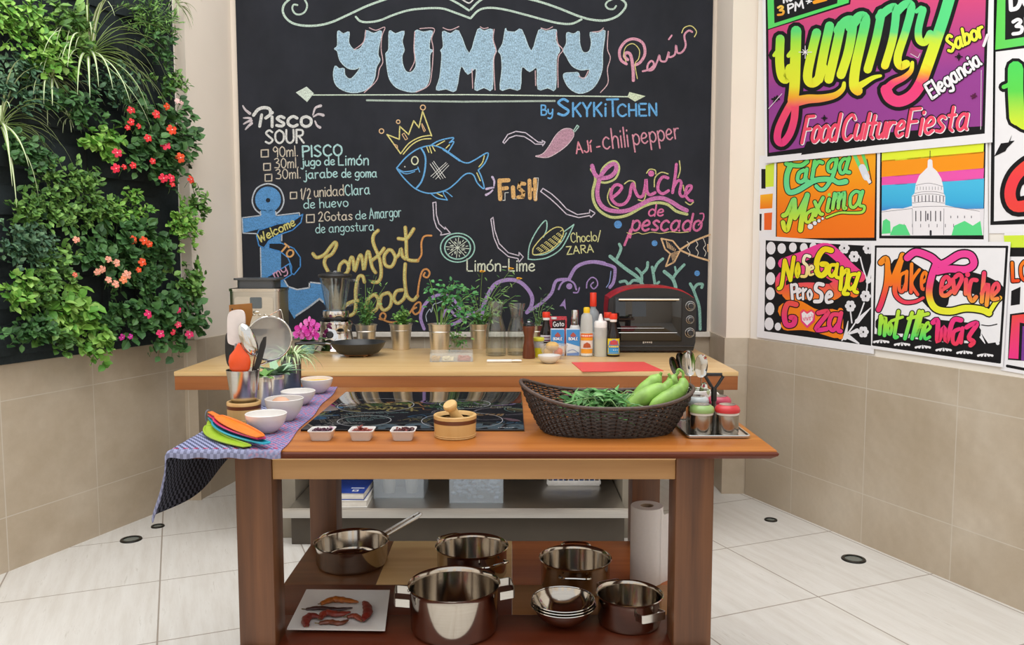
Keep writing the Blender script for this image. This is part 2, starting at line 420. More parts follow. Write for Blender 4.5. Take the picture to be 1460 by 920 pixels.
def wallslab(name, p0, p1, z0, z1, mat, n, thick=.12, off=0):
    """upright slab whose room face runs p0 to p1; n points into the room"""
    p0 = Vector(p0); p1 = Vector(p1); d = p1-p0; L = d.length; a = atan2(d.y, d.x)
    left = Vector((-sin(a), cos(a), 0)); s = -1 if left.dot(n) > 0 else 1
    m = MB(); y0, y1 = sorted((0, s*thick)); m.box((L/2, (y0+y1)/2, (z0+z1)/2), (L, thick, z1-z0))
    o = m.build(name, mat, smooth=False); o.location = p0+n*off; o.rotation_euler = (0, 0, a)
    return tag(o, kind='structure')
TOP = 3.3
L_end = LA+LT*((4.70-LA.y)/LT.y); L_start = LA+LT*((-2.4-LA.y)/LT.y)
R_end = RA+RT*((-2.4-RA.y)/RT.y)
wallslab('wall_left', L_start, L_end, 0, TOP, PLASTER_WHITE, LN, .12, -.012)
wallslab('trim_1', L_start, L_end, 0, LZ, stone('stone_tiles_left', .35), LN, .012)
wallslab('wall_right', RA, R_end, 0, TOP, PLASTER_WHITE, RN, .12, -.012)
wallslab('trim_2', RA, R_end, 0, LZ, stone('stone_tiles_right', .39), RN, .012)
ret0, ret1 = Vector((-1.80, 4.645, 0)), Vector((-1.712, BY, 0))
rn = Vector(((ret1-ret0).y, -(ret1-ret0).x, 0)).normalized()
wallslab('wall_back_left', ret0, ret1, 0, TOP, PLASTER, rn, .3, -.01)
wallslab('trim_3', ret0, ret1, 0, LZ, stone('stone_tiles_return', .1), rn, .012)
wallslab('trim_7', (-1.90, 4.632, 0), (-1.795, 4.632, 0), 0, LZ, stone('stone_tiles_stub', .05), Vector((0, -1, 0)), .012)
wallslab('wall_back', (-1.95, BY, 0), (1.6, BY, 0), 0, TOP, PLASTER, Vector((0, -1, 0)), .12)
wallslab('trim_4', (-1.75, BY, 0), (1.26, BY, 0), 0, LZ-.03, stone('stone_tiles_back', .2), Vector((0, -1, 0)), .012, .012)
PX0 = 1.243
m = MB(); m.box(((PX0+.01+1.75)/2, (4.772+5.2)/2, TOP/2), (1.75-PX0-.01, 5.2-4.772, TOP))
tag(m.build('wall_back_right', PLASTER, smooth=False), kind='structure')
m = MB(); m.box(((PX0+1.72)/2, (4.76+5.14)/2, LZ/2), (1.72-PX0, 5.14-4.76, LZ))
o = m.build('trim_5', stone('stone_tiles_pillar', 1.15), smooth=False); tag(o, kind='structure')
m = MB(); m.box((-.235, BY-.02, LZ-.015), (2.955, .045, .03), .003)
tag(m.build('trim_6', M_('white_ledge', '#e4ddd2', .5), smooth=False), kind='structure')
# unseen wall added behind the camera for overhead light; gaps shape the pot reflections
wallslab('wall_front_added', (-4.6, -2.4, 0), (4.6, -2.4, 0), 0, .9, PLASTER, Vector((0, 1, 0)), .12)
for k, (a, b) in enumerate(((-4.6, -1.5), (-.2, .4), (1.7, 4.6))):
    wallslab('wall_front_added_pier' if k == 0 else 'wall_front_added_pier.%03d' % k, (a, -2.4, 0), (b, -2.4, 0), .9, TOP, PLASTER, Vector((0, 1, 0)), .12)

# floor: cream travertine tiles laid square to the right wall
m, nt, b = newmat('travertine_floor'); t = nd(nt, 'ShaderNodeTexCoord')
ang = radians(22.3); mp = nd(nt, 'ShaderNodeMapping'); mp.inputs['Rotation'].default_value = (0, 0, -ang)
nt.links.new(t.outputs['Object'], mp.inputs[0]); sp = nd(nt, 'ShaderNodeSeparateXYZ'); nt.links.new(mp.outputs[0], sp.inputs[0])
st = nd(nt, 'ShaderNodeMapping'); st.inputs['Scale'].default_value = (16, 1.6, 1); nt.links.new(mp.outputs[0], st.inputs[0])
n1 = noise(nt, 1.6, 6, st.outputs[0], .65); n2 = noise(nt, 1.3, 3, mp.outputs[0])
n3 = noise(nt, 3.2, 8, st.outputs[0], .7)
c = ramp(nt, n1, [(.3, lin('#d6d1c9')), (.55, lin('#e2dfd9')), (.75, lin('#eae8e3'))])
c = mix(nt, mth(nt, 'MULTIPLY', n2, .18), c, lin('#cfc9c0'))
c = mix(nt, mth(nt, 'MULTIPLY', ramp(nt, n3, [(.58, (0, 0, 0)), (.70, (1, 1, 1))]), .5), c, lin('#aaa191'))
g = mth(nt, 'MAXIMUM', gridmask(nt, sp.outputs[0], 2.427, .633, .0032), gridmask(nt, sp.outputs[1], 2.566, .61, .0032))
c = mix(nt, mth(nt, 'MULTIPLY', g, .8), c, lin('#8f8072'))
nt.links.new(c, b.inputs['Base Color']); setp(b, Roughness=.5)
fm = MB(); fm.box((0, 1.3, -.05), (10.5, 8, .1)); tag(fm.build('floor', m, smooth=False), kind='structure')

# lamps let into the floor
def uplight(px, py, r, label):
    p = G(px, py, 0); T = thing('floor_uplight', label, 'floor light', p, 0, 'round uplights sunk in the floor')
    MB().lathe([(r*.72, .001), (r*.74, .007), (r*.95, .006), (r, .002), (r, 0)], 32).build('bezel', M_('dark_bezel', '#2c2b29', .3, .6), T)
    MB().lathe([(0, .004), (r*.5, .0038), (r*.73, .002)], 32).build('lens', M_('lamp_lens', '#6f7671', .08), T)
uplight(187, 770, .052, 'larger round floor uplight nearest the left tiled wall')
uplight(225, 751, .034, 'small round floor spot behind the larger uplight on the left')
uplight(1217, 798, .055, 'larger round floor uplight nearest the right tiled wall')
uplight(1099, 742, .034, 'small round floor spot near the back right corner')

# ================================================================== CHALKBOARD
x0, x1 = on_board(341, 200).x, on_board(1013, 200).x
m, nt, b = newmat('blackboard'); f = noise(nt, 3, 6, ocoord(nt), .6); f2 = noise(nt, 14, 4, ocoord(nt, scale=(1, 1, .35)))
c = ramp(nt, f, [(.3, lin('#25272c')), (.75, lin('#30323a'))]); c = mix(nt, mth(nt, 'MULTIPLY', f2, .12), c, lin('#55575b'))
nt.links.new(c, b.inputs['Base Color']); setp(b, Roughness=.85, Specular_IOR_Level=.15)
bp = Vector(((x0+x1)/2, BY-.012, LZ+.005))
CB = MB().box(((x0+x1)/2, BY-.009, (LZ+.005+3.1)/2), (x1-x0, .018, 3.1-LZ-.005)).build('chalkboard', m, None, bp, smooth=False, world=True)
tag(CB, 'large black chalkboard covering the back wall, filled with coloured chalk drawings', 'chalkboard')
A_ = crop(330, 0, 4.171); B_ = crop(670, 0, 4.0556); C_ = crop(760, 160, 4.6); D_ = crop(540, 140, 5.111)
E_ = crop(590, 280, 4.6); F_ = crop(820, 300, 4.6); G_ = crop(330, 140, 4.6); H_ = crop(330, 300, 4.6)
MINT, BLUE, SKY, PINK, ROSE, YEL, GOLD, ORG, LAV, TEAL, PEACH, WHT = '#bcd0c2', '#a8c8ec', '#69a9de', '#d79aae', '#d5739f', '#d8cf85', '#cdbd72', '#cf8f55', '#a98ec4', '#9cc9bd', '#e2b88c', '#d5d6d3'
def ck(name, lift=1): i = Ink(on_board, lift); i.nm = name; return i
def done(i, label): tag(i.m.build(i.nm, CHALK, CB, smooth=False, world=True, fixn=False), label)

i = ck('chalk_lettering')                                             # YUMMY
LET = [A_([(632,185),(665,200),(700,190),(697,245),(712,280),(740,297),(772,280),(792,235),(800,182),(845,198),(893,185),(878,270),(872,325),(884,358),(862,400),(850,470),(815,525),(750,550),(685,545),(625,510),(606,450),(616,393),(640,408),(670,408),(675,445),(705,470),(740,440),(765,400),(735,412),(690,405),(645,360),(630,305),(612,290),(630,270)]),
 A_([(938,185),(975,200),(1027,185),(1016,245),(1028,297),(1015,330),(1018,380),(1035,420),(1060,432),(1085,415),(1098,380),(1090,300),(1092,185),(1140,190),(1195,185),(1180,240),(1178,290),(1198,300),(1180,330),(1180,440),(1160,510),(1100,545),(1050,545),(980,520),(940,470),(925,400),(920,350),(918,318),(935,290)]),
 [(631,45),(642,48),(654,44),(669,76),(681,42),(690,44),(702,42),(703,62),(708,73),(703,84),(702,127),(690,125),(677,128),(679,98),(667,106),(657,95),(650,129),(636,127),(622,128),(627,110),(630,78),(628,72),(632,66)],
 B_([(205,165),(215,180),(260,185),(300,172),(355,295),(398,175),(440,180),(500,172),(495,230),(520,290),(500,340),(495,515),(450,508),(393,515),(388,395),(345,415),(300,390),(290,515),(230,510),(175,517),(185,400),(180,320),(165,295),(190,250)]),
 B_([(560,190),(600,196),(632,182),(635,250),(655,302),(690,295),(702,245),(695,188),(740,192),(782,178),(768,300),(765,400),(735,480),(690,525),(630,540),(575,510),(545,460),(545,425),(600,420),(625,420),(640,448),(675,445),(692,402),(640,405),(590,380),(560,330),(540,290),(558,250)])]
LET = [[(v.x, v.y) for v in catmull([(a, b_, 0) for a, b_ in q], 3, True)] for q in LET]
fl = ck('chalk_fill')
for q in LET: fl.poly(q, BLUE)
tag(fl.m.build('chalk_fill', CHALK_FILL, CB, smooth=False, world=True, fixn=False), 'rubbed pale blue filling of the title letters')
i.up()
for q in LET: i.stroke(q, 1.2, '#bcd4ee', True, True, 1)
for q in (A_([(820,165),(860,180),(912,162),(895,215),(890,290),(900,368),(880,410),(862,480),(790,550)]), A_([(1120,170),(1205,170),(1190,230),(1200,295),(1190,440),(1170,510),(1098,548)]), A_([(798,180),(785,250),(730,295)]), A_([(1090,190),(1085,290),(1090,360),(1062,420)]), A_([(1258,165),(1300,178),(1352,158)]),
          B_([(60,155),(80,165),(105,160)]), B_([(140,170),(135,230),(152,292),(138,350),(145,520)]), B_([(412,162),(445,170),(478,155)]), B_([(500,185),(508,250),(537,290),(510,340),(510,505)]), B_([(710,185),(750,180),(772,162)]), B_([(800,180),(795,280),(812,335),(795,400),(798,480),(755,535)]), B_([(378,410),(380,495)]), B_([(12,400),(16,510)]), B_([(630,440),(660,452),(685,410)])):
    i.stroke(q, 1.3, '#cfb0b4')
done(i, 'pale blue block letters')
i = ck('chalk_flourish')
i.stroke(A_([(392,30),(370,28),(362,52),(378,80),(408,86),(438,68),(450,30),(432,-8)]), 2.6, MINT); i.stroke(A_([(350,-8),(315,25),(305,65),(325,108),(370,140),(440,153),(520,150),(600,130),(700,85),(800,38),(880,8),(940,-12)]), 3.2, MINT)
i.stroke(A_([(740,100),(765,125),(810,132),(880,122),(960,90),(1050,62),(1150,50),(1250,50),(1330,75),(1418,108)]), 3, MINT)
i.stroke(A_([(1290,-10),(1350,22),(1412,62)]), 3, MINT)
i.stroke(B_([(5,105),(50,60),(110,45),(200,55),(320,85),(430,115),(520,135),(590,137),(645,112)]), 3, MINT); i.stroke(B_([(5,55),(40,18),(75,-8)]), 3, MINT)
i.stroke(B_([(330,-8),(420,15),(520,50),(620,90),(700,113),(780,118),(850,95),(895,50),(900,18),(870,-8)]), 3.2, MINT); i.stroke(B_([(845,35),(830,52),(800,50),(785,30),(795,10),(825,-6)]), 2.6, MINT)
i.stroke(A_([(1370,-5),(1412,18),(1440,-5)]), 2, WHT)
i.stroke([(446,135.5),(670,135),(900,138)], 1.7, '#c9d8c6', False); i.stroke([(523,143),(660,145),(791,144)], 2.6, '#a9b8ad', False)
i.poly(A_([(383,550),(447,515),(490,555),(450,607)]), '#cdd9cd'); i.poly(B_([(922,532),(1015,556),(955,588),(910,560)]), '#cdd9bd')
done(i, 'mint green scrolls and arrow around the title')
i = ck('chalk_lettering')                                             # Peru, byline, chili
i.stroke(B_([(945,465),(943,400),(930,320),(905,305),(893,325),(912,345)]), 4.5, PINK); i.stroke(B_([(905,370),(872,345),(866,290),(900,240),(950,225),(1000,250),(1012,310),(985,360),(950,378)]), 4, PINK)
i.up().stroke(B_([(903,358),(890,310),(905,268),(945,253),(980,290),(975,340),(955,372),(968,455)]), 1.2, YEL)
i.stroke(B_([(1000,412),(1040,400),(1064,372),(1050,352),(1030,372),(1028,405),(1060,400),(1085,350),(1095,320),(1100,345),(1112,355),(1135,350),(1150,300),(1152,330),(1185,315),(1192,262),(1200,305),(1228,300),(1248,262),(1240,205),(1265,177),(1285,185)]), 2.8, PINK); i.stroke(B_([(1225,190),(1240,160),(1280,150),(1310,182),(1298,213)]), 1.4, YEL); i.stroke(B_([(1150,228),(1167,205)]), 2.4, PINK)
done(i, 'pink looping word'); i = ck('chalk_lettering'); i.text('By', 771, 164, 788, 164, 14, 2.2, SKY); i.text('S', 795, 165, 811, 164, 23, 3.6, SKY); i.text('KYK', 816, 166, 858, 165.5, 19, 3, SKY); i.text('i', 862, 165.5, 863.5, 165.5, 20, 3, SKY); i.text('T', 866, 166, 882, 165.5, 24, 3, SKY); i.text('CHEN', 880, 166, 936, 164.5, 17, 2.8, SKY)
done(i, 'pink and sky blue words')
i = ck('chalk_lettering')
i.text('AJí', 822, 219, 845, 216, 16, 2.1, '#d98d9c'); done(i, 'short pink word'); i = ck('chalk_lettering'); i.text('-', 851, 214, 856, 213, 12, 2.2, '#d98d9c'); i.text('chili', 860, 213, 896, 209, 28, 2.1, '#cf8fa0'); i.text('pepper', 903, 207, 969, 197, 25, 2.1, '#cf8fa0')
done(i, 'pink chili pepper caption')
i = ck('chalk_drawing')
i.poly(C_([(15,288),(60,275),(100,230),(150,150),(200,110),(250,110),(268,135),(260,170),(220,220),(160,265),(100,296),(50,296)]), '#b78fa0'); i.up().stroke(C_([(15,288),(60,275),(100,230),(150,150),(200,110),(250,110),(268,135),(260,170),(220,220),(160,265),(100,296),(50,296)]), 1, '#d9c4cc', True, True, 3); i.stroke(C_([(265,122),(290,85),(300,95),(274,128)]), 1.6, '#aac9c0', False, True)
done(i, 'pink chili pepper')
for q in (D_([(905,320),(940,265),(1000,242),(1070,252),(1130,297),(1160,320),(1195,323),(1190,308),(1213,320),(1195,348),(1193,335),(1140,335),(1110,310),(1060,280),(1000,272),(950,290),(915,330)]), C_([(50,520),(65,500),(120,535),(170,580),(220,635),(290,672),(370,662),(372,640),(408,662),(380,690),(372,678),(300,692),(220,670),(160,610),(110,565)]),
          E_([(125,42),(145,38),(148,120),(165,180),(205,215),(205,202),(240,242),(175,255),(182,238),(150,205),(132,150)]), E_([(505,150),(520,138),(530,220),(560,310),(620,370),(690,390),(690,368),(718,398),(690,432),(683,408),(620,395),(555,340),(525,270)])):
    i = ck('chalk_arrow'); i.stroke(q, 1.5, '#cfc6d4', False, True); done(i, 'pale outlined arrow')
i = ck('chalk_drawing')                                              # crown and fish
for q in ([(60,265),(150,300),(153,205),(218,265),(255,165),(293,215),(320,95),(385,275)], [(60,265),(160,405)]): i.stroke(D_(q), 1.8, YEL, False)
for q in ([(160,405),(220,330),(300,285),(385,270)], [(178,408),(240,340),(310,302),(380,295)]): i.stroke(D_(q), 1.6, YEL)
for q in ([(170,265),(185,255),(210,295),(195,305)], [(315,185),(340,235),(330,245),(312,195)], [(110,335),(135,345),(138,372)]): i.stroke(D_(q), 1.1, PEACH, False, True)
for (x, y), r in zip(D_([(20,240),(142,172),(322,68)]), (3.2, 2.5, 3.5)): i.ring((x, y), r, r, 1.5, PEACH)
done(i, 'yellow crown')
i = ck('chalk_drawing')
for q, w in (([(130,510),(190,440),(250,390),(310,360),(390,345),(460,365),(530,410),(600,460),(650,472),(700,450),(795,398),(775,470),(725,525)], 1.9), ([(725,525),(750,580),(768,660),(720,620),(690,560),(650,548),(610,570),(560,620),(500,665),(420,690),(340,690),(260,655),(190,590),(150,540),(130,510)], 1.9), ([(310,365),(340,430),(335,530),(310,610),(270,660)], 2.4),
             ([(140,515),(180,535),(240,530),(290,512)], 1.5), ([(150,530),(200,552),(262,535)], 1.3), ([(285,502),(298,538)], 1.4), ([(370,350),(440,310),(545,288),(515,325)], 1.8), ([(515,325),(548,318),(510,385)], 1.7), ([(385,700),(430,730),(500,742)], 1.7), ([(500,742),(470,690),(490,682),(535,718)], 1.4)): i.stroke(D_(q), w, SKY)
i.up().stroke(D_([(470,372),(530,412),(590,455)]), 3, SKY)
(ex, ey), = D_([(263, 455)]); i.ring((ex, ey), 4.6, 5.6, 1.8, '#d5d8b8'); i.dot(D_([(190, 500)])[0], 1, WHT)
for q in ([(350,355),(365,395)], [(370,352),(385,400)], [(390,350),(410,385)], [(420,345),(480,312)], [(490,365),(515,340)], [(770,420),(755,470),(730,500)], [(715,545),(740,602)], [(425,695),(465,715)]): i.stroke(D_(q), 1.5, YEL)
for q in ([(375,480),(450,590)], [(400,460),(485,580)], [(380,570),(490,470)], [(415,590),(510,490)], [(390,470),(468,585)], [(395,580),(500,478)]): i.stroke(D_(q), .9, WHT, False)
done(i, 'blue fish with yellow fin marks')
i = ck('chalk_lettering')
for q, w in (([(880,600),(885,735)], 6), ([(880,602),(945,598)], 6), ([(885,660),(935,655)], 5.5), ([(978,650),(982,722)], 6), ([(1062,625),(1030,620),(1020,655),(1055,685),(1050,720),(1015,722)], 5.2), ([(1098,600),(1102,728)], 5.5), ([(1138,592),(1142,738)], 5.5), ([(1100,665),(1140,665)], 5)): i.stroke(D_(q), w, '#d9ae72', False)
i.up()
for q in ([(1135,582),(1163,582),(1158,655),(1145,742)], [(905,745),(920,745),(920,690),(945,688)], [(985,735),(1003,735)]): i.stroke(D_(q), 1, WHT, False)
for q in ([(828,575),(842,605),(840,640)], [(785,662),(815,655),(838,652)], [(782,705),(810,690),(830,670)]): i.stroke(D_(q), (3.5, 2), '#c5b7d2')
for x in (890, 905, 1030, 1100, 1120): i.stroke(D_([(x,610+x%40),(x+8,660),(x-3,720)]), .6, '#7a5c3a')
done(i, 'orange block letters')
i = ck('chalk_drawing')                                              # lime
(cx_, cy_), = E_([(287, 337)])
i.ring((cx_, cy_), 24.3, 20.6, 1.8, TEAL); i.ring((cx_, cy_), 18.3, 16.3, 2, TEAL)
for k in range(8):
    a = k*pi/4+.1; i.stroke([(cx_, cy_), (cx_+cos(a)*16.5, cy_+sin(a)*14.6)], 1.0, '#cfd8c9', False)
    for da, r0 in ((.25, .5), (.5, .75), (.4, .4)): i.stroke([(cx_+cos(a+da)*16*r0, cy_+sin(a+da)*14*r0), (cx_+cos(a+da)*16*(r0+.18), cy_+sin(a+da)*14*(r0+.18))], 1.1, '#cfd8c9', False)
done(i, 'teal lime slice')
i = ck('chalk_drawing')                                              # corn cob
for q in ([(750,412),(760,320),(810,220),(865,158),(872,212),(850,268)], [(750,412),(800,415),(880,400),(960,350),(1010,270),(1050,185)], [(1050,185),(985,232)], [(790,385),(860,380),(930,340),(975,290),(1000,240)]): i.stroke(E_(q), 1.7, TEAL)
i.stroke(E_([(780,360),(790,330),(850,260),(920,208),(965,205),(982,235),(960,290),(900,350),(830,378),(785,382)]), 1.5, YEL, True, True)
for r in range(6):
    for k in range(7):
        x = 805+k*26+r*9; y = 345-k*19+r*7
        if y+ (x-780)*.0 < 372 and x < 965: i.stroke(E_([(x, y), (x+10, y-9), (x+17, y-8)]), 1.0, YEL)
done(i, 'yellow corn cob in teal leaves')
i = ck('chalk_lettering')
i.text('Choclo/', 814, 346, 857, 343, 13.5, 1.5, '#cfcf93'); i.text('ZARA', 808, 363, 846, 359.5, 11, 1.6, '#cfcf93'); done(i, 'pale yellow corn caption'); i = ck('chalk_lettering'); i.text('Limón-Lime', 665, 386.5, 762, 386.5, 17, 2, '#d3d8c4')
done(i, 'pale lime caption')
i = ck('chalk_lettering')                                            # Ceviche de pescado
i.stroke(C_([(382,375),(410,432),(392,520),(400,590),(440,650),(520,690),(620,675),(720,620),(800,595),(880,605),(940,650),(1010,670)]), 4, '#c2c987'); i.stroke(C_([(448,440),(450,380),(500,330),(545,325),(565,370),(540,435),(480,462),(430,455)]), 3, '#c2c987')
for q in ([(505,500),(488,560),(510,610),(560,632)], [(600,470),(630,450),(665,458),(672,500)], [(690,575),(725,580),(742,530)], [(745,400),(765,375),(800,380),(805,405)], [(795,490),(800,430),(840,395),(885,405)], [(960,320),(965,380),(950,430)], [(985,480),(990,515)], [(1000,590),(1030,608),(1052,590)]): i.stroke(C_(q), 1.7, '#c9c583')
i.up()
i.stroke(C_([(388,352),(405,405),(440,432),(500,425),(540,390),(545,350),(520,340),(475,375),(440,430),(422,510),(430,580),(470,630),(540,650),(620,645),(700,610),(780,570),(850,565),(910,590),(960,622),(1008,645)]), 6, '#c97ab0')
i.stroke(C_([(520,560),(560,528),(582,492),(550,475),(520,500),(512,560),(550,605),(600,600),(632,555),(642,500),(655,468),(668,510),(690,552),(720,548),(735,490),(742,440),(748,520),(768,542),(800,528)]), 4.4, '#d171a8')
i.stroke(C_([(885,432),(852,425),(825,460),(820,510),(850,535),(888,515)]), 4.4, '#d171a8'); i.stroke(C_([(940,342),(932,420),(915,528)]), 4.2, '#d171a8'); i.stroke(C_([(918,500),(950,450),(972,462),(962,530),(985,553),(1030,512),(1038,485),(1012,488),(1000,540),(1022,575),(1045,582)]), 4, '#d171a8'); i.dot(C_([(775,403)])[0], 4.4, '#d171a8')
i.text('de', 924, 308, 945, 308, 16, 2.4, ROSE, .15); i.text('pescado', 899, 329, 998, 329, 24, 3.2, ROSE, .2); i.stroke(C_([(1085,740),(1115,705),(1118,668),(1095,665)]), 2, ROSE); i.stroke(C_([(640,770),(600,872)]), 3.4, ROSE); i.stroke(C_([(615,790),(650,800),(690,790),(720,800),(780,788),(840,795),(900,785),(960,790),(1020,785)]), 1, YEL)
done(i, 'pink script with yellow outline')
for (x, y), r in ((C_([(557,737)])[0], 5.6), (C_([(797,860)])[0], 4.2), (F_([(800,413)])[0], 4)):
    i = ck('chalk_bubble'); i.dot((x, y), r, '#5f97d2'); done(i, 'blue bubble')
i = ck('chalk_drawing')                                              # octopus
for q, w in (([(68,870),(45,800),(60,730),(110,670),(180,645),(250,670),(290,715),(300,755),(280,782),(262,770)], 4.5), ([(262,770),(235,745),(205,752),(190,790)], 3.5), ([(245,842),(290,825),(340,790),(400,758),(455,740)], 5), ([(455,840),(452,740),(480,660),(530,580),(600,550),(680,555),(740,600),(775,660),(770,720),(742,762)], 5.5), ([(742,762),(830,705),(900,640),(925,570),(950,548),(1020,545)], 4.5), ([(1020,540),(1060,470),(1120,438),(1190,430),(1250,440)], 5), ([(950,610),(970,570),(1010,550),(1050,570),(1066,612)], 2.6), ([(1048,632),(1075,630),(1086,600)], 2)): i.stroke(E_(q), w, LAV)
i.stroke(F_([(50,350),(100,338),(170,347),(250,370),(262,400),(252,470),(228,505)]), 4.5, LAV); i.stroke(F_([(75,510),(80,470),(110,440),(140,455),(147,490),(122,515),(102,492),(120,472)]), 1.8, LAV); i.stroke(F_([(235,400),(225,470),(205,505)]), 1.3, '#8f9fd0'); i.dot(E_([(1020,590)])[0], 4.4, LAV)
i.poly(E_([(955,722),(992,672),(998,746),(982,720)]), LAV); i.stroke(E_([(85,820),(80,780),(105,740),(115,760),(130,710),(160,700),(190,685)]), 1.1, '#b9c3d0'); i.stroke(E_([(240,700),(265,730),(280,750)]), 1, '#b9c3d0')
done(i, 'lavender octopus')
i = ck('chalk_drawing')                                              # seaweed, fish tail
for q, w in (([(290,222),(300,255),(272,320)], 4), ([(230,302),(330,382),(410,440),(445,495)], 5), ([(435,480),(435,420),(402,382)], 4), ([(435,420),(470,382),(476,342)], 4), ([(525,495),(515,430),(505,372)], 4), ([(515,402),(540,350),(575,318)], 4), ([(528,490),(550,470)], 3.5), ([(660,505),(640,450),(585,402)], 5), ([(640,450),(665,410),(715,357)], 4), ([(663,412),(655,372)], 3), ([(820,780),(815,640),(790,560),(775,520),(755,482)], 4), ([(775,522),(800,487),(835,485),(830,507)], 4), ([(295,470),(330,465),(350,492)], 4), ([(350,492),(380,460),(420,465)], 4)): i.stroke(F_(q), w, '#8dbcae')
done(i, 'teal seaweed')
i = ck('chalk_drawing')
i.stroke(F_([(565,185),(590,255),(625,285),(595,368),(650,340),(690,260),(640,200)]), 2.2, PEACH, False, True)
for k in range(7): i.stroke(F_([(598+k*10,200+k*9),(606+k*8,245+k*4)]), .9, PEACH, False); i.stroke(F_([(628+k*2,285+k*8),(680-k*6,268+k*11)]), .9, PEACH, False)
i.stroke(F_([(690,256),(780,202),(884,160)]), 2.6, PEACH); i.stroke(F_([(690,262),(780,300),(878,330)]), 2.6, PEACH); i.stroke(F_([(870,225),(872,270)]), 2, PEACH)
for x in (745, 800, 850): i.stroke(F_([(x-10,205-(x-745)*.2),(x+5,225),(x-8,248),(x+8,275),(x,300)]), 1, '#d6d0c4')
done(i, 'peach fish tail')
i = ck('chalk_lettering')                                            # recipe
i.stroke(G_([(185,185),(198,110)]), 4.2, WHT); i.stroke(G_([(145,112),(175,75),(215,62),(250,72),(255,105),(225,130)]), 4.6, WHT); i.text('isco', 386, 180.5, 443, 180.5, 24, 4.2, WHT)
i.text('SOUR', 378, 204.5, 433, 203.5, 18.5, 2.9, WHT)
for q in ([(75,50),(90,75),(120,100)], [(80,130),(110,130),(125,135)], [(80,170),(105,155),(130,148)], [(92,205),(110,185),(132,165)], [(535,110),(550,65),(585,50)], [(538,122),(570,105),(602,112)], [(548,150),(562,180),(580,192)]): i.stroke(G_(q), (2, 4.2), '#c9c0c4')
done(i, 'white recipe heading')
i = ck('chalk_lettering'); TAN = '#c9bfae'; AQ = '#a9cfcf'
def tick(x, y, a): i.stroke([(x, y-a), (x+a, y-a-.5), (x+a, y-.5), (x, y)], 1.7, TAN, False, True)
for q in ((372.5, 224, 10), (376, 243, 9.5), (378, 258.5, 9.5)): tick(*q)
i.text('90ml.', 389, 224, 424, 222.5, 14.5, 1.6, TAN, track=.12); i.text('30ml.', 391, 240, 425, 239, 14, 1.5, TAN); i.text('30ml.', 393, 255.5, 428, 254, 14, 1.5, TAN)
i.text('PISCO', 431, 224, 487, 221.5, 15.5, 2.5, AQ); i.text('jugo de', 430, 237, 477, 235, 12, 1.8, AQ); i.text('Limón', 482, 235.5, 525, 235, 15, 1.9, AQ); i.text('jarabe', 434, 255, 481, 252.5, 13, 1.8, AQ); i.text('de goma', 487, 253, 537, 252.5, 12.5, 1.7, AQ)
done(i, 'three beige and pale aqua recipe lines'); i = ck('chalk_lettering')
tick(414, 283.5, 9); i.text('1/2', 428, 283.5, 443, 283, 14, 1.5, TAN); i.text('unidad', 448, 281, 490, 278.5, 15, 1.5, TAN); i.text('Clara', 492, 279, 527, 276.5, 15, 1.7, AQ); i.text('de huevo', 433, 297.5, 496, 294.5, 13, 1.5, AQ)
done(i, 'beige and aqua egg white line'); i = ck('chalk_lettering')
tick(437, 317.5, 11); i.text('2Gotas', 454, 315.5, 502, 313.5, 13, 1.6, TAN); i.text('de', 507, 313, 522, 312, 12, 1.4, AQ); i.text('Amargor', 527, 312, 572, 309, 15, 1.4, AQ); i.text('de angostura', 450, 332.5, 533, 328.5, 13, 1.4, AQ)
done(i, 'beige and aqua bitters line')
i = ck('chalk_drawing')                                              # anchor
AB = '#5b93c8'
(ax, ay), = G_([(240, 665)])
i.dot((ax, ay), 18.5, AB, None, 28); i.poly(G_([(195,730),(285,730),(295,775),(440,760),(445,810),(300,830),(75,885),(72,790),(190,775)]), AB); i.poly(H_([(190,150),(325,150),(325,470),(192,470)]), AB)
i.poly(H_([(192,440),(320,440),(345,470),(372,500),(430,522),(520,505),(515,472),(600,482),(640,530),(640,660),(580,575),(430,690),(412,712),(370,640),(300,560),(192,500)]), AB)
i.up().dot((ax, ay+1), 3.2, BOARD)
i.stroke([(ax-10, ay+21), (ax-19, ay+13), (ax-22.5, ay), (ax-16, ay-16), (ax, ay-22.5), (ax+16, ay-16), (ax+22.5, ay), (ax+19, ay+13), (ax+11, ay+21)], 2, '#b9c0c8')
for q in (G_([(190,745),(190,770),(70,785),(75,885),(180,890)]), G_([(290,745),(295,770),(445,752),(448,775)]), H_([(190,245),(195,455)]), H_([(330,160),(330,200)])): i.stroke(q, 1.6, '#b9c0c8', False)
i.stroke(H_([(345,455),(372,500),(430,520),(510,508),(512,472),(590,480)]), 2, '#c3c8cf', False); i.stroke(H_([(425,690),(500,640),(578,580),(600,600)]), 2.6, '#b9c0c8', False)
i.up().poly(H_([(165,165),(180,130),(300,90),(400,72),(468,25),(455,80),(400,130),(300,165),(245,200),(215,245),(180,232)]), BOARD); i.poly(H_([(245,215),(330,215),(410,250),(452,310),(452,370),(410,422),(392,412),(395,370),(370,310),(320,270),(245,250)]), BOARD); i.poly(H_([(380,350),(395,420),(330,465),(205,452),(300,400)]), BOARD)
i.up()
for q in ([(165,165),(180,130),(300,90),(400,72),(468,25),(455,80),(400,130),(300,165),(245,200),(215,245),(180,232)], [(245,215),(330,215),(410,250),(452,310),(452,370),(410,422),(392,412),(395,370),(370,310),(320,270),(245,250)], [(380,350),(395,420),(330,462),(205,452),(300,400)]): i.stroke(H_(q), 1.7, '#4f8fd0', False, True)
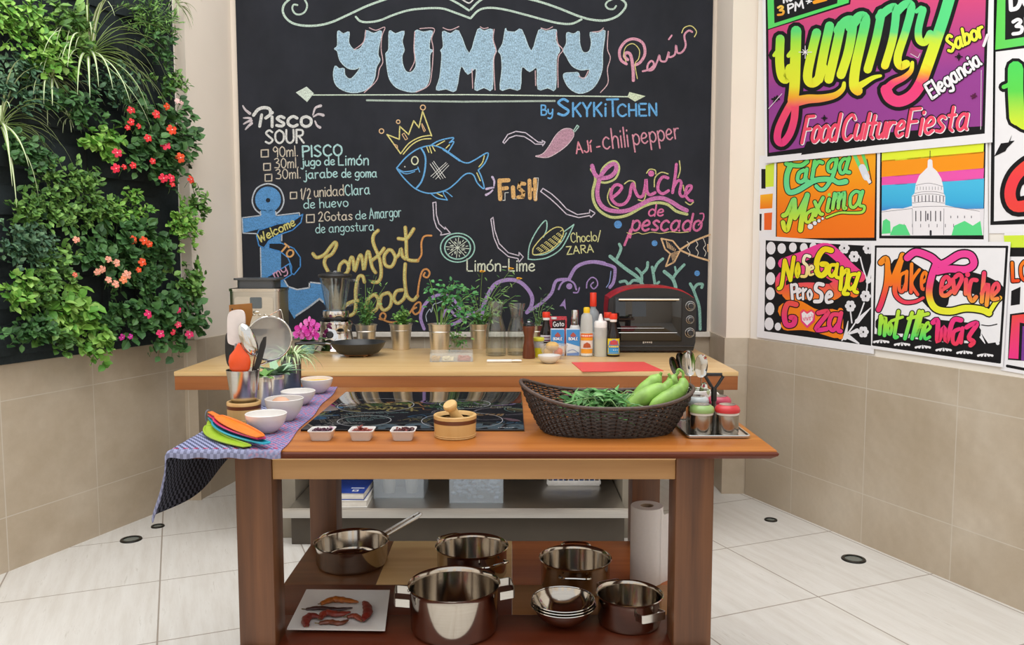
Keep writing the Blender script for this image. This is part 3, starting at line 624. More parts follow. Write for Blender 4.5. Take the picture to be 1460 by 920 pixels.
i.text('Welcome', 371, 346, 421, 321, 12, 1.9, '#d4cd7e', .1); i.text('TO', 399, 356, 413, 368, 11, 2.6, '#d9a56a'); i.text('my', 392, 397, 410, 387, 12, 1.7, '#cf9fb9')
done(i, 'blue anchor wrapped in a lettered ribbon')
i = ck('chalk_lettering')                                            # Comfort Food
CF = [[(535,285),(560,310),(610,290),(650,240),(680,210),(688,232),(660,285),(620,310),(610,350),(632,398)], [(740,332),(712,360),(706,408),(735,425),(768,390),(762,350),(740,332)], [(762,400),(785,310),(800,330),(808,398),(835,312),(850,295),(862,345),(870,388),(888,290),(902,275),(922,370),(945,408)], [(962,132),(932,165),(932,220),(972,320),(982,420),(962,468),(925,470)], [(920,330),(970,290),(1000,250)], [(1030,260),(1002,300),(1010,358),(1050,368),(1075,312),(1052,265),(1030,260)], [(1075,312),(1100,290),(1112,252),(1122,300),(1140,318)], [(1140,112),(1146,200),(1150,305),(1172,328),(1222,330)], [(1095,185),(1150,185),(1195,122)],
      [(872,470),(860,432),(832,440),(815,520),(815,600),(808,668),(765,692),(732,660),(750,622),(790,600),(830,592)], [(940,550),(900,580),(885,640),(905,670),(950,650),(965,590),(940,550)], [(1030,540),(985,560),(975,620),(1000,655),(1040,630),(1050,572),(1030,540)], [(1122,522),(1082,532),(1065,580),(1090,610),(1130,580),(1146,532)], [(1140,352),(1136,450),(1150,555),(1190,590),(1220,562)]]
for q in CF: i.stroke(H_(q), 5.2, '#b99a58')
i.up()
for q in CF: i.stroke([(x-.5, y-.3) for x, y in H_(q)], 3, '#cdc67f')
for q in ([(1220,330),(1246,290),(1246,212),(1266,170),(1312,166)], [(1220,562),(1230,480),(1250,402),(1280,386),(1300,410),(1285,440),(1260,430),(1268,410)], [(970,712),(1000,716),(1012,688),(992,672),(975,690),(985,712),(1050,735),(1120,720),(1170,672),(1210,612),(1240,608),(1236,660),(1205,682),(1188,655),(1212,638)]): i.stroke(H_(q), 2.6, '#cf9258')
done(i, 'yellow script words with orange swirls')

# ================================================================== POSTERS
O_ = crop(1055, 0, 3.395); I_ = crop(1060, 0, 4.6); J_ = crop(1260, 0, 4.6); K_ = crop(1060, 190, 5.109); L_ = crop(1250, 180, 5.11); N1 = crop(1070, 330, 4.6); N2 = crop(1240, 330, 4.382)
PAPER = M_('poster_paper', '#f1f0f3', .8, var=.01)
def vgrad(stops):
    st = [(y, lin(c)) for y, c in stops]
    def f(x, y):
        if y <= st[0][0]: return st[0][1]
        for (a, ca), (b, cb) in zip(st, st[1:]):
            if y <= b: t = (y-a)/(b-a); return tuple(ca[k]*(1-t)+cb[k]*t for k in range(3))
        return st[-1][1]
    return f
def poster(name, quad_, label, lift):
    """paper sheet on the right wall; a slightly wavy thin slab"""
    tl, tr, br, bl = [Vector(q) for q in quad_]; n, k = 12, 10; m = MB()
    base = on_right(*((bl+br)/2), lift)
    def row(back):
        R = []
        for a in range(n+1):
            v = a/n; p, q = tl.lerp(bl, v), tr.lerp(br, v)
            R.append([on_right(*(p.lerp(q, b/k)), lift-(.0008 if back else 0)) for b in range(k+1)])
        return R
    m.grid(row(False)); m.grid(row(True))
    fr, bk = row(False), row(True)
    for e in (lambda r: r[0], lambda r: r[-1]): m.grid([e(fr), e(bk)])
    m.grid([[r[0] for r in fr], [r[0] for r in bk]]); m.grid([[r[-1] for r in fr], [r[-1] for r in bk]])
    o = m.build(name, PAPER, None, base, smooth=False, world=True); tag(o, label, 'poster', 'hand painted posters on the right wall')
    i = Ink(lambda x, y, h: on_right(x, y, lift+h), 1, .00012); i.root = o
    return i
def printed(i, name='painted_lettering'): i.m.build(name, INK, i.root, smooth=False, world=True, fixn=False)
K = '#1b1a1c'
def outlined(i, strokes, col, ow=6, out=K):
    for q, w in strokes: i.stroke(q, (w+ow) if not isinstance(w, tuple) else (w[0]+ow, w[1]+ow), out)
    i.up()
    for q, w in strokes: i.stroke(q, w, col)
    i.up()
def words(i, t, a, b, h, w, col, ow=4, out=K, slant=.2, track=.16):
    i.text(t, *a, *b, h, w+ow, out, slant, track); i.up(); i.text(t, *a, *b, h, w, col, slant, track); i.up()
def burst(i, c, r, col, n=8, w=.8):
    for k in range(n):
        a = k*pi/n; q = r*(1 if k % 2 == 0 else .55); i.stroke([(c[0]-cos(a)*q, c[1]-sin(a)*q), (c[0]+cos(a)*q, c[1]+sin(a)*q)], w, col, False)

# strip of an older sheet showing behind the left edge
i = poster('poster', [(1083, 222), (1112, 222), (1112, 345), (1082, 345)], 'narrow strip of poster with yellow and orange squares at the left edge', 0.0012)
i.quad([(1085.5,241),(1092,241),(1091.5,269),(1085.5,269)], K); i.quad([(1091.5,236),(1104,232),(1103,266),(1091.5,267)], '#d8f04a'); i.quad([(1084,278),(1102,276),(1101,297),(1083.5,298)], vgrad([(276,'#fdbb2c'),(297,'#f5821f')])); i.quad([(1089.5,304),(1101,303),(1100,328),(1089.5,328)], '#f26a2b'); i.quad([(1083,305),(1086,305),(1085.5,329),(1083,329)], K)
printed(i, 'painted_squares')

# big right-hand sheet, running out of the frame
i = poster('poster', [(1412, -70), (1530, -95), (1530, 332), (1410, 333)], 'big poster cut by the right frame edge, green frame above a red letter', 0.0028)
i.quad([(1416,-60),(1421,-60),(1417,320),(1412,320)], K); i.quad([(1412,316),(1530,308),(1530,318),(1412,321)], K); i.up()
GRN = vgrad([(0,'#66d95f'),(40,'#5fe08a'),(75,'#6bdb55')])
i.poly([(1422,-60),(1530,-75),(1530,60),(1418,74)], K); i.up(); i.poly([(1424,-60),(1530,-70),(1530,54),(1419,71)], GRN); i.up(); i.poly([(1434,-60),(1530,-70),(1530,42),(1433,57)], K); i.up()
i.text('DO', 1440, 14, 1475, 9, 26, 6, '#f2f1f4', .1); i.text('3P', 1443, 50, 1475, 43, 20, 5, '#f2f1f4', .2)
outlined(i, [([(1431,124),(1440,118),(1444,96)], 6), ([(1448,98),(1448,130),(1450,168)], 22), ([(1490,80),(1486,140),(1470,175),(1450,166)], 22)], vgrad([(90,'#55dd63'),(130,'#63dd55'),(175,'#d7ef3f')]), 9)
i.poly(L_([(855,222),(905,125),(960,118),(985,62),(972,108),(1005,105),(950,160),(938,182)]), K)
outlined(i, [([(1490,228),(1468,234),(1448,252),(1440,276),(1448,294),(1475,290),(1500,280)], 16)], vgrad([(220,'#f2553c'),(260,'#f5424e'),(295,'#f04a42')]), 13)
i.stroke([(1456,263),(1470,250),(1486,246)], 5, K)
printed(i)

# lower right sheet
i = poster('poster', [(1432, 330), (1530, 330), (1530, 546), (1427, 528)], 'poster at the lower right frame edge with orange letters over pink blocks', 0.0044)
i.quad([(1431,336),(1530,334),(1530,354),(1433,354)], '#d6ee45'); i.quad([(1430,353),(1530,353),(1530,366),(1440,366)], K); i.up()
words(i, 'LO', (1443, 401), (1466, 399), 26, 4.5, vgrad([(370,'#f98a1e'),(402,'#ef4a26')]), 3, K, .05)
i.quad([(1442,415),(1455,409),(1454,434),(1441,436)], K); i.quad([(1462,405),(1530,400),(1530,436),(1462,436)], K); i.up()
i.poly([(1440,448),(1530,436),(1530,520),(1437,513)], K); i.up(); i.poly([(1443,450),(1530,440),(1530,474),(1454,460),(1452,512),(1438,511)], vgrad([(445,'#f0522f'),(480,'#f23a8a')])); i.poly([(1458,465),(1530,478),(1530,520),(1456,514)], '#7c3f97'); i.stroke([(1436,522),(1530,540)], 4, K)
printed(i)

# CARGA MAXIMA
i = poster('poster', [(1104, 222), (1253, 205), (1252, 351), (1104, 351)], 'orange poster with green brush lettering, beside the domed building poster', 0.0060)
i.quad([(1107,232),(1250.5,216),(1249.5,343.5),(1106,343)], K); i.up(); i.quad([(1108.5,233),(1248.5,218),(1246.5,339),(1107.5,340)], vgrad([(220,'#fbb024'),(265,'#fb9a1c'),(300,'#f9801f'),(340,'#f97a20')])); i.up()
GC = vgrad([(225,'#6fe06c'),(270,'#6fe0a0')]); GM = vgrad([(275,'#6fe085'),(300,'#a9e854'),(325,'#e2ee3f')])
outlined(i, [(K_([(312,222),(350,232),(420,235),(465,205)]), 6), (K_([(345,230),(318,300),(315,380),(335,430),(390,420),(450,385),(520,345),(590,335),(650,340)]), 7.5), (K_([(650,335),(690,360),(745,352)]), (6, 8)),
             (K_([(440,270),(405,290),(395,340),(420,355),(455,330)]), 5.5), (K_([(462,262),(450,340),(470,350)]), 5.5), (K_([(520,205),(500,330)]), 5.5), (K_([(508,260),(545,210),(575,215)]), 5.5), (K_([(680,200),(650,193),(618,225),(618,272),(645,278),(672,240),(680,205)]), 4.8), (K_([(680,190),(655,300),(600,395),(560,410),(530,385)]), 5.5), (K_([(757,190),(728,190),(702,235),(708,285),(732,285),(755,230),(760,195)]), 4.8), (K_([(770,178),(745,270),(772,285)]), 5.5)], GC, 2.6)
outlined(i, [(K_([(290,600),(320,580),(370,480),(325,690),(300,695),(288,650)]), 6.5), (K_([(370,485),(375,600)]), 7), (K_([(465,450),(410,560),(375,620)]), 6), (K_([(465,450),(430,600),(415,705)]), 7.5), (K_([(500,560),(460,590),(455,640),(480,645),(505,600)]), 4.6), (K_([(515,555),(500,625),(520,635)]), 4.6), (K_([(520,500),(555,580),(575,590)]), 5), (K_([(580,470),(545,540),(525,600)]), 5), (K_([(625,480),(610,560),(625,565)]), 5), (K_([(665,440),(650,550)]), 5), (K_([(655,500),(695,435),(690,545)]), 5), (K_([(690,500),(735,430),(730,540),(745,545)]), 5), (K_([(848,432),(815,425),(782,460),(778,525),(805,540),(838,500),(850,440)]), 4.6), (K_([(868,425),(845,520),(880,535),(865,575),(780,580),(700,580),(605,615)]), (5, 2.6))], GM, 2.4)
i.dot(K_([(625,448)])[0], 2.4, '#a9e854')
for (x, y), r in zip(K_([(487,680),(520,655),(550,638),(577,622)]), (3.9, 3, 2.4, 1.8)): i.dot((x, y), r+.7, K); 
i.up()
for (x, y), r in zip(K_([(487,680),(520,655),(550,638),(577,622)]), (3.9, 3, 2.4, 1.8)): i.dot((x, y), r, '#f1f0f3')
i.stroke(K_([(805,150),(860,270)]), 5, '#6fe085', False); i.stroke(K_([(868,150),(905,265)]), 4.5, '#6fd96c', False); i.stroke(K_([(840,160),(885,255)]), 4, '#f4a33a', False); i.up().stroke(K_([(865,250),(895,320)]), 10, '#dfe4ee', False); i.stroke(K_([(890,310),(922,360)]), 4.5, '#eef0f5', False); i.stroke(K_([(900,190),(935,360),(915,372)]), 1.2, K, False)
printed(i)

# domed building
i = poster('poster', [(1252, 205), (1408, 186), (1409, 346), (1251, 350)], 'poster of a white domed building under yellow, orange, pink and blue bands', 0.0076)
i.quad([(1255,217),(1405.5,198),(1402.5,341.5),(1253.5,340)], K); i.up()
def band(y0, y1, z0, z1, c): i.quad([L_([(38,y0)])[0], L_([(782,z0)])[0], L_([(778,z1)])[0], L_([(36,y1)])[0]], c, 4)
band(190, 260, 100, 195, '#e8f53d'); band(250, 375, 185, 310, '#fb9c20'); band(370, 435, 305, 385, '#f25cb4'); band(430, 620, 380, 605, vgrad([(262,'#4fc3ec'),(290,'#43b4e6'),(302,'#4a86d4')])); band(615, 800, 600, 795, '#ece9ee')
i.up(); W_ = '#f3f0f4'
i.poly(L_([(36,620),(110,600),(190,600),(260,580),(500,575),(610,600),(750,610),(760,800),(36,800)]), W_)
i.poly(L_([(258,580),(255,510),(275,490),(285,420),(310,360),(350,320),(370,300),(372,250),(388,235),(405,250),(408,300),(440,330),(470,380),(485,440),(488,490),(500,510),(498,578)]), W_)
i.up(); GR = '#77727c'
i.stroke(L_([(389,180),(388,240)]), 1, '#333037', False)
for q in ([(275,490),(340,478),(430,478),(490,492)], [(255,512),(330,496),(430,496),(500,512)], [(258,560),(380,548),(498,562)], [(285,432),(380,415),(485,440)], [(36,625),(260,600)], [(260,590),(500,585),(750,620)], [(260,600),(262,790)], [(490,600),(488,790)]): i.stroke(L_(q), .6, GR)
for k in range(9): i.stroke(L_([(278+k*26,503-abs(k-4)*-2),(278+k*26,550)]), 1.3, '#55525b' if k % 2 else GR, False); i.stroke(L_([(295+k*22,440),(295+k*22,465)]), .6, GR, False)
for k in range(6): i.stroke(L_([(285+k*36,620),(285+k*36,690)]), 1.4, '#45424a', False)
for k in range(9): i.stroke(L_([(200+k*60,715),(200+k*60,735)]), 1, GR, False); i.stroke(L_([(540+(k%4)*50,655),(540+(k%4)*50,668)]), 1.2, GR, False)
i.stroke(L_([(372,640),(372,680)]), 2, '#5a565f', False); i.stroke(L_([(393,765),(393,790)]), 3, '#37343b', False)
i.up()
GB = '#5fe08c'
i.poly(L_([(36,785),(45,690),(70,675),(98,695),(102,780)]), GB); i.poly(L_([(95,795),(120,735),(165,712),(210,720),(245,795)]), GB); i.poly(L_([(545,795),(565,725),(640,690),(700,725),(755,690),(770,795)]), GB); i.quad([L_([(20,798)])[0], L_([(775,795)])[0], L_([(775,815)])[0], L_([(20,812)])[0]], K)
printed(i, 'painted_picture')

# NO SE GANA PERO SE GOZA
i = poster('poster', [(1084, 336), (1250, 348), (1246, 505), (1079, 481)], 'black poster with white dots and flowers around yellow, white and pink words', 0.0092)
i.quad(N1([(100,58),(828,98),(800,752),(90,655)]), K); i.up(); FW = '#ecebf0'
for (x, y) in N1([(135,110),(133,208),(132,310),(130,408),(127,508),(122,607)]): i.dot((x, y), 6.5, FW, 9.2)
for (x, y), r in zip(N1([(205,112),(278,105),(350,108),(412,103),(180,625)]), (6, 5.5, 5.5, 5.3, 4.6)): i.dot((x, y), r, FW, r*1.25)
for q in N1([(680,165),(772,112),(615,110),(755,425),(655,490),(740,660)]):
    for k in range(6): i.dot((q[0]+cos(k*pi/3)*4.4, q[1]+sin(k*pi/3)*5), 3.4, FW)
for q, w in (([(760,400),(765,330),(740,250),(720,170)], 2), ([(770,330),(790,240),(800,180)], (6, 1)), ([(775,330),(830,290)], (5, 1)), ([(720,320),(690,240)], (5, 1)), ([(600,715),(660,640),(710,560),(745,470)], 2), ([(665,600),(655,520)], 2), ([(700,590),(790,500)], (7, 1)), ([(620,700),(640,590)], (6, 1)), ([(640,690),(710,735)], (7, 2)), ([(650,670),(700,650)], (3, 6))): i.stroke(N1(q), w, FW)
i.up(); PG = vgrad([(350,'#f0479c'),(390,'#f0498a'),(408,'#f2574b'),(430,'#fb8a1f')])
for q, w in (([(215,210),(330,170),(480,110),(560,150),(640,230),(720,300)], 15), ([(200,380),(210,300),(330,260),(460,250),(600,330),(680,400)], 15), ([(260,400),(380,390),(520,400),(560,380)], 24), ([(230,520),(300,500),(420,560),(540,560)], 22), ([(240,610),(380,610),(560,660)], 18), ([(590,520),(590,690)], 8)): i.stroke(N1(q), w, PG)
i.up(); Y1 = vgrad([(350,'#f6d21e'),(400,'#f3ef2b')])
outlined(i, [(N1([(185,375),(205,350),(225,190)]), 5.5), (N1([(225,190),(262,320)]), 5.5), (N1([(262,320),(285,170)]), 5.5), (N1([(312,210),(298,260),(308,300),(320,260),(312,210)]), 4.2),
             (N1([(530,125),(480,120),(440,180),(435,260),(465,290),(500,260),(500,220),(470,215)]), 8), (N1([(555,220),(525,225),(515,270),(535,295),(560,260)]), 5), (N1([(570,215),(560,290),(580,305)]), 5), (N1([(600,240),(590,380)]), 5.5), (N1([(597,290),(640,250),(630,350),(610,405),(640,410)]), 5.5), (N1([(690,280),(655,290),(640,345),(655,380),(690,345)]), 5), (N1([(712,275),(680,380),(700,400)]), 5.5)], Y1, 2.6)
outlined(i, [(N1([(390,165),(360,160),(348,200),(372,230),(365,290),(335,295)]), 4.4), (N1([(385,255),(412,240),(400,225),(385,245),(388,285),(412,280)]), 3.2)], vgrad([(360,'#fff9e6'),(395,'#f6dc7a')]), 2.4)
outlined(i, [(N1([(268,350),(275,445)]), 4), (N1([(268,355),(300,350),(300,390),(272,400)]), 4), (N1([(310,405),(330,390),(318,375),(308,400),(312,440),(330,435)]), 3.2), (N1([(345,375),(345,445)]), 3.4), (N1([(345,400),(365,378)]), 3.4), (N1([(390,385),(375,410),(388,448),(402,415),(390,385)]), 3.4), (N1([(475,350),(440,345),(428,380),(465,410),(460,455),(422,460)]), 5.4), (N1([(500,435),(532,420),(520,395),(498,425),(502,465),(535,460)]), 4.4)], '#f1edf0', 2.6)
PZ = vgrad([(430,'#f25a4a'),(455,'#f0417c'),(475,'#ef3f93')])
outlined(i, [(N1([(300,480),(245,475),(222,540),(235,610),(280,610),(290,570),(265,565)]), 7.5), (N1([(445,535),(510,530),(430,640),(500,640)]), 6.5), (N1([(575,545),(535,550),(515,610),(540,650),(575,610)]), 6), (N1([(595,535),(575,640),(592,655)]), 6)], PZ, 2.8)
i.poly(N1([(325,530),(345,510),(372,528),(400,510),(425,530),(420,590),(372,635),(330,590)]), PZ); i.up(); i.poly(N1([(335,538),(350,525),(372,542),(398,525),(415,540),(408,582),(372,618),(340,585)]), '#f7eef2'); i.up(); i.text('vivir!', *N1([(347,588)])[0], *N1([(408,580)])[0], 8, .8, '#e8417a')
printed(i)

# MAKE CEVICHE NOT THE WAR
i = poster('poster', [(1242, 344), (1441, 345), (1430, 524), (1242, 497)], 'white poster with black frame reading about ceviche, below the domed building poster', 0.0108)
for a, b, w in (((38,95),(860,97),3.2), ((858,97),(812,818),3.6), ((38,95),(22,708),2.6), ((22,706),(812,818),4)): i.stroke([N2([a])[0], N2([b])[0]], w, K, False)
i.poly(N2([(25,640),(200,660),(400,690),(640,700),(700,640),(740,700),(812,690),(805,815),(22,705)]), K); i.up()
for k in range(6):
    x = 70+k*130; y = 690+k*17
    for d in (-42, -20, 2, 24, 46): i.stroke(N2([(x+d*.4,y-12+abs(d)*.1),(x+d*1.0,y+2)]), (1.2, 3.4), '#f0eff3', False)
for q in ([(720,610),(755,690)], [(745,605),(785,680)], [(690,650),(720,700)], [(800,700),(770,640),(710,580)]): i.stroke(N2(q), (5, 1.2), '#f0eff3')
i.stroke(N2([(700,585),(745,590),(795,580)]), 1.5, K)
i.up()
for q, w in (([(200,240),(330,330),(420,420)], 36), ([(560,300),(700,340),(780,380)], 30), ([(90,580),(300,590),(420,640)], 26), ([(440,610),(640,630)], 26)): i.stroke(N2(q), w, K)
i.up(); OM = vgrad([(365,'#f9982a'),(400,'#fb7d20'),(425,'#f2484e'),(445,'#f03a7a')])
outlined(i, [(N2([(70,195),(100,170),(112,210),(105,330),(75,440),(55,490)]), (8, 7)), (N2([(112,220),(130,300)]), 6), (N2([(205,150),(170,230),(130,330)]), 6.5), (N2([(205,150),(165,300),(160,390),(210,440),(280,440),(335,415)]), (8, 4)), (N2([(225,255),(190,280),(185,360),(205,375),(228,320)]), 4.8), (N2([(232,250),(225,365)]), 4.8), (N2([(262,205),(258,380)]), 5), (N2([(310,240),(262,320),(300,395)]), 4.6), (N2([(330,320),(358,290),(345,255),(325,290),(328,360),(360,350)]), 4.6)], OM, 3)
CE = vgrad([(358,'#f24aa0'),(395,'#f3459a'),(412,'#f45a62'),(422,'#f9a53a'),(432,'#ecee3a')])
outlined(i, [(N2([(235,165),(290,130),(380,160),(450,205),(560,145),(630,150),(650,205),(600,238),(500,235),(420,250)]), 10), (N2([(420,190),(385,290),(372,400),(410,480),(500,500),(600,480),(700,490),(745,510)]), 9.5), (N2([(745,510),(790,440),(815,415)]), 6)], CE, 4)
outlined(i, [(N2([(450,365),(500,330),(485,285),(455,310),(448,390),(480,400),(510,375)]), 6), (N2([(520,300),(530,385)]), 6), (N2([(530,385),(575,300),(560,270),(535,285)]), 6), (N2([(602,300),(600,390)]), 6), (N2([(668,305),(635,310),(620,390),(640,435),(665,410)]), 6), (N2([(715,260),(700,440)]), 6), (N2([(700,390),(740,330),(730,460)]), 6), (N2([(770,400),(805,360),(795,325),(770,350),(765,420),(800,420)]), 5.5)], vgrad([(390,'#f0416c'),(415,'#f2555c'),(430,'#f7a23a')]), 3)
i.dot(N2([(612,270)])[0], 3.6, '#f0416c')
NG = vgrad([(445,'#c6ec45'),(465,'#a6e845'),(482,'#55e06a')])
outlined(i, [(N2([(70,530),(62,640)]), 5.5), (N2([(68,580),(98,540),(92,650)]), 5.5), (N2([(125,570),(112,610),(125,645),(138,600),(125,570)]), 4.6), (N2([(180,500),(155,650),(172,660)]), 5.2), (N2([(135,560),(205,535)]), 4.2), (N2([(265,510),(220,670)]), 5.4), (N2([(310,500),(265,670)]), 5.4), (N2([(240,545),(365,515)]), 5), (N2([(330,500),(290,660),(310,600),(335,590),(318,670)]), 4.8), (N2([(345,630),(378,600),(365,570),(345,600),(345,670),(375,660)]), 4.4)], NG, 2.8)
outlined(i, [(N2([(395,570),(425,560),(425,690),(465,600),(480,690),(520,560),(570,555)]), 7), (N2([(560,610),(525,630),(520,690),(545,700),(570,640)]), 5.6), (N2([(580,605),(570,695)]), 5.6), (N2([(605,600),(640,580),(670,580),(620,660),(650,690),(630,712)]), 6.5)], vgrad([(455,'#f03a8a'),(490,'#f2405c')]), 2.8)
printed(i)

# the large YUMMY sheet over the others
i = poster('poster', [(1086, -60), (1418, -95), (1415, 203), (1091, 233)], 'large purple poster with big green to pink brush lettering, top left of the wall', 0.0124)
i.quad([(1091,-50),(1412,-85),(1404,190.5),(1094,223.5)], K); i.up()
PB = lambda x, y: tuple(a*(1-t)+b*t for t in [min(1, max(0, (y+ (x-1095)*.12-20)/110))] for a, b in zip(lin('#e0507f'), lin('#9a4596')))
i.quad([(1095,-50),(1408,-85),(1400,186),(1182,205)], PB); i.quad([(1095,-50),(1300,-70),(1182,205),(1096.5,218)], PB); i.up()
i.poly([(1142,221),(1150,202),(1250,190),(1330,184),(1400,180),(1403.5,190),(1250,207)], K); i.up()
i.poly(I_([(140,-250),(157,198),(700,28),(735,-250)]), K); i.up(); i.poly(I_([(150,-250),(162,190),(690,18),(715,-250)]), vgrad([(0,'#55e36b'),(40,'#63dd6c')])); i.up(); i.poly(I_([(192,-250),(203,152),(615,22),(640,-250)]), K); i.up()
i.text('3', *I_([(222,102)])[0], *I_([(262,94)])[0], 12, 3.2, vgrad([(10,'#fbd25a'),(22,'#f29a2c')]), .2); i.text('PM', *I_([(292,86)])[0], *I_([(392,52)])[0], 11, 2.6, '#f2f1f4', .25); i.text('NO', *I_([(262,18)])[0], *I_([(322,2)])[0], 12, 2.6, '#f2f1f4', .2); burst(i, I_([(430,8)])[0], 4, '#f2f1f4', 3, 1.6); i.stroke(I_([(465,15),(540,-5)]), 5, '#fba62a', False)
YG = vgrad([(10,'#5fe28c'),(45,'#63e07c'),(58,'#a4ea4a'),(85,'#dcf03a'),(122,'#ecef3a'),(140,'#fba632'),(152,'#f7536e'),(200,'#ee4283')])
YG2 = vgrad([(0,'#5fe28c'),(46,'#5fe08a'),(56,'#cdee40'),(95,'#f0ef3a'),(106,'#fba632'),(116,'#f3447c'),(150,'#f04a86')])
YS = [(O_([(165,268),(185,240)]), 5), (O_([(195,188),(192,300),(203,370),(226,382),(242,330)]), 12.5), (O_([(235,270),(262,235)]), 6), (O_([(272,150),(268,300),(264,420),(256,490)]), 15), (O_([(254,490),(215,560),(187,625),(182,675),(205,692),(240,650),(262,580),(268,510)]), 10.5), (I_([(330,670),(420,650),(510,645),(600,625),(650,585),(660,545)]), (15, 5)),
      (I_([(480,215),(445,360),(420,500),(445,545),(490,520),(520,440)]), 13), (I_([(565,170),(530,330),(495,520)]), 13), (I_([(640,165),(600,350),(560,520)]), 13), (I_([(620,200),(670,140),(715,150),(690,330),(640,490)]), 13), (I_([(700,180),(760,110),(800,130),(770,280),(735,440),(725,560),(750,595)]), 14), (I_([(735,580),(790,545),(850,510),(900,497)]), (11, 4)), (I_([(905,85),(870,260),(815,455)]), 12)]
YS2 = [(I_([(890,110),(960,55),(1000,65),(980,250),(928,430)]), 11.5), (J_([(85,80),(140,28),(182,45),(145,200),(92,370),(108,432),(148,418)]), 11.5), (J_([(215,75),(245,50)]), 6), (J_([(258,65),(228,190),(234,262),(272,276),(305,220)]), 10.5), (J_([(432,-15),(395,110),(345,260),(290,420),(240,550),(180,630),(100,665),(40,640),(15,590)]), 16), (J_([(15,590),(60,545),(130,510),(178,465),(188,410)]), (12, 5))]
for q, w in YS+YS2: i.stroke(q, (w+11) if not isinstance(w, tuple) else (w[0]+11, w[1]+9), K)
i.up()
for q, w in YS: i.stroke(q, w, YG)
for q, w in YS2: i.stroke(q, w, YG2)
i.up()
i.poly(J_([(185,285),(205,330),(240,350),(225,380),(170,350)]), '#a34a7c'); i.stroke(J_([(175,352),(225,380),(238,350)]), .7, '#f2f1f4', False)
FR = '#f2526f'
for t, a, b, h in (('Food', (1142,204), (1191,200), 46), ('Culture', (1198,200), (1286,194), 44), ('Fiesta', (1291,194), (1378,184), 46)):
    i.text(t, *a, *b, h*.8, 8, K, .3); i.up(); i.text(t, a[0]+.9, a[1]+.7, b[0]+.9, b[1]+.7, h*.8, 5.6, '#f5f0f3', .3); i.up(); i.text(t, *a, *b, h*.8, 4.6, FR, .3); i.up()
words(i, 'Sabor', J_([(425,345)])[0], J_([(655,235)])[0], 22, 4.4, '#edf04a', 3, K, .25)
words(i, 'Elegancia', J_([(315,650)])[0], J_([(640,420)])[0], 22, 3.8, '#f3f2f6', 3, K, .1)
burst(i, I_([(405,342)])[0], 9, '#f6eef2', 4, 1); burst(i, J_([(492,372)])[0], 5, K, 4, 1.6); burst(i, I_([(530,775)])[0], 4, K, 4, 1.4); burst(i, J_([(590,630)])[0], 4, '#5c2244', 3, 2); burst(i, I_([(210,650)])[0], 5, K, 3, 2.5); i.stroke(I_([(165,712),(252,615)]), .8, '#f6eef2', False)
i.stroke(J_([(640,460),(636,850)]), .7, '#f6eef2', False); i.stroke(J_([(655,300),(680,230)]), 4, '#f6eef2', False)
printed(i)

# ================================================================== LIVING WALL
FELT = M_('dark_felt', '#1d2628', .95, var=.2, scale=60)
pA = LA+LT*((3.3-LA.y)/LT.y); pB = LA+LT*((4.60-LA.y)/LT.y); pL = (pB-pA).length
T = thing('planting_panel', 'dark felt panel of planting pockets covering the left wall above the tiles', 'planter', pA+Vector((0, 0, LZ+.005)), atan2(LT.y, LT.x))
MB().box((pL/2, -.021, 1.15), (pL, .03, 2.3), .008).build('backing', FELT, T)
pk = MB(); rows = []
for a in range(7):
    u = a/6; z = .02+.15*u; bulge = .008+.024*sin(pi*min(1, .25+u*.7)); rows.append([Vector((-.095+.19*b/10, -.036-bulge*(1-abs(b/5-1)**3), z-.02*(1-(b/5-1)**2)*u)) for b in range(11)])
pk.grid(rows); pk.tube([r for r in rows[-1]], .003, 5)
proto = None
for r in range(11):
    for k in range(8):
        if .07+k*.2+(.08 if r % 2 else 0) > pL-.105: continue
        if proto is None: proto = pk.build('pocket', FELT, T); o = proto
        else: o = proto.copy(); COL.objects.link(o)
        o.location = (.1+k*.2+(.08 if r % 2 else 0)-.03, 0, .02+r*.205)
        o.scale = (1, random.uniform(.8, 1.2), 1)
def hexcol(c, j=.15):
    f = 1+random.uniform(-j, j); g = lin(c); return tuple(min(1, x*f) for x in g)
def leaf(m, p, d, up, L, W, col, fold=.25, curl=.2):
    """one folded leaf starting at p, growing along d, its face looking towards up"""
    d = d.normalized(); s = d.cross(up)
    if s.length < 1e-4: s = d.cross(Vector((1, 0, .3)))
    s.normalize(); n = s.cross(d)
    mid = [p+d*(L*t)-n*(curl*L*t*t) for t in (0, .35, .7, 1)]
    w = [.08, .5, .42]
    vs = mid+[mid[k]+s*(W*w[k])+n*(fold*W*w[k]) for k in range(3)]+[mid[k]-s*(W*w[k])+n*(fold*W*w[k]) for k in range(3)]
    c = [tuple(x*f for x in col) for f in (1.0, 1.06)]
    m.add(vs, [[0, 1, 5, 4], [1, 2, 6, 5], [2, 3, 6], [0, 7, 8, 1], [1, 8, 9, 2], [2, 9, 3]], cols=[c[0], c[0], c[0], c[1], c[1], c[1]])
def clear_of_pockets(m, d0=.0785):
    for v in m.v:
        d = (v-LA).dot(LN)
        if d < d0: v += LN*(d0-d+.003*random.random())
def rnd(a=1): return Vector((random.uniform(-a, a), random.uniform(-a, a), random.uniform(-a, a)))
UPZ = Vector((0, 0, 1))
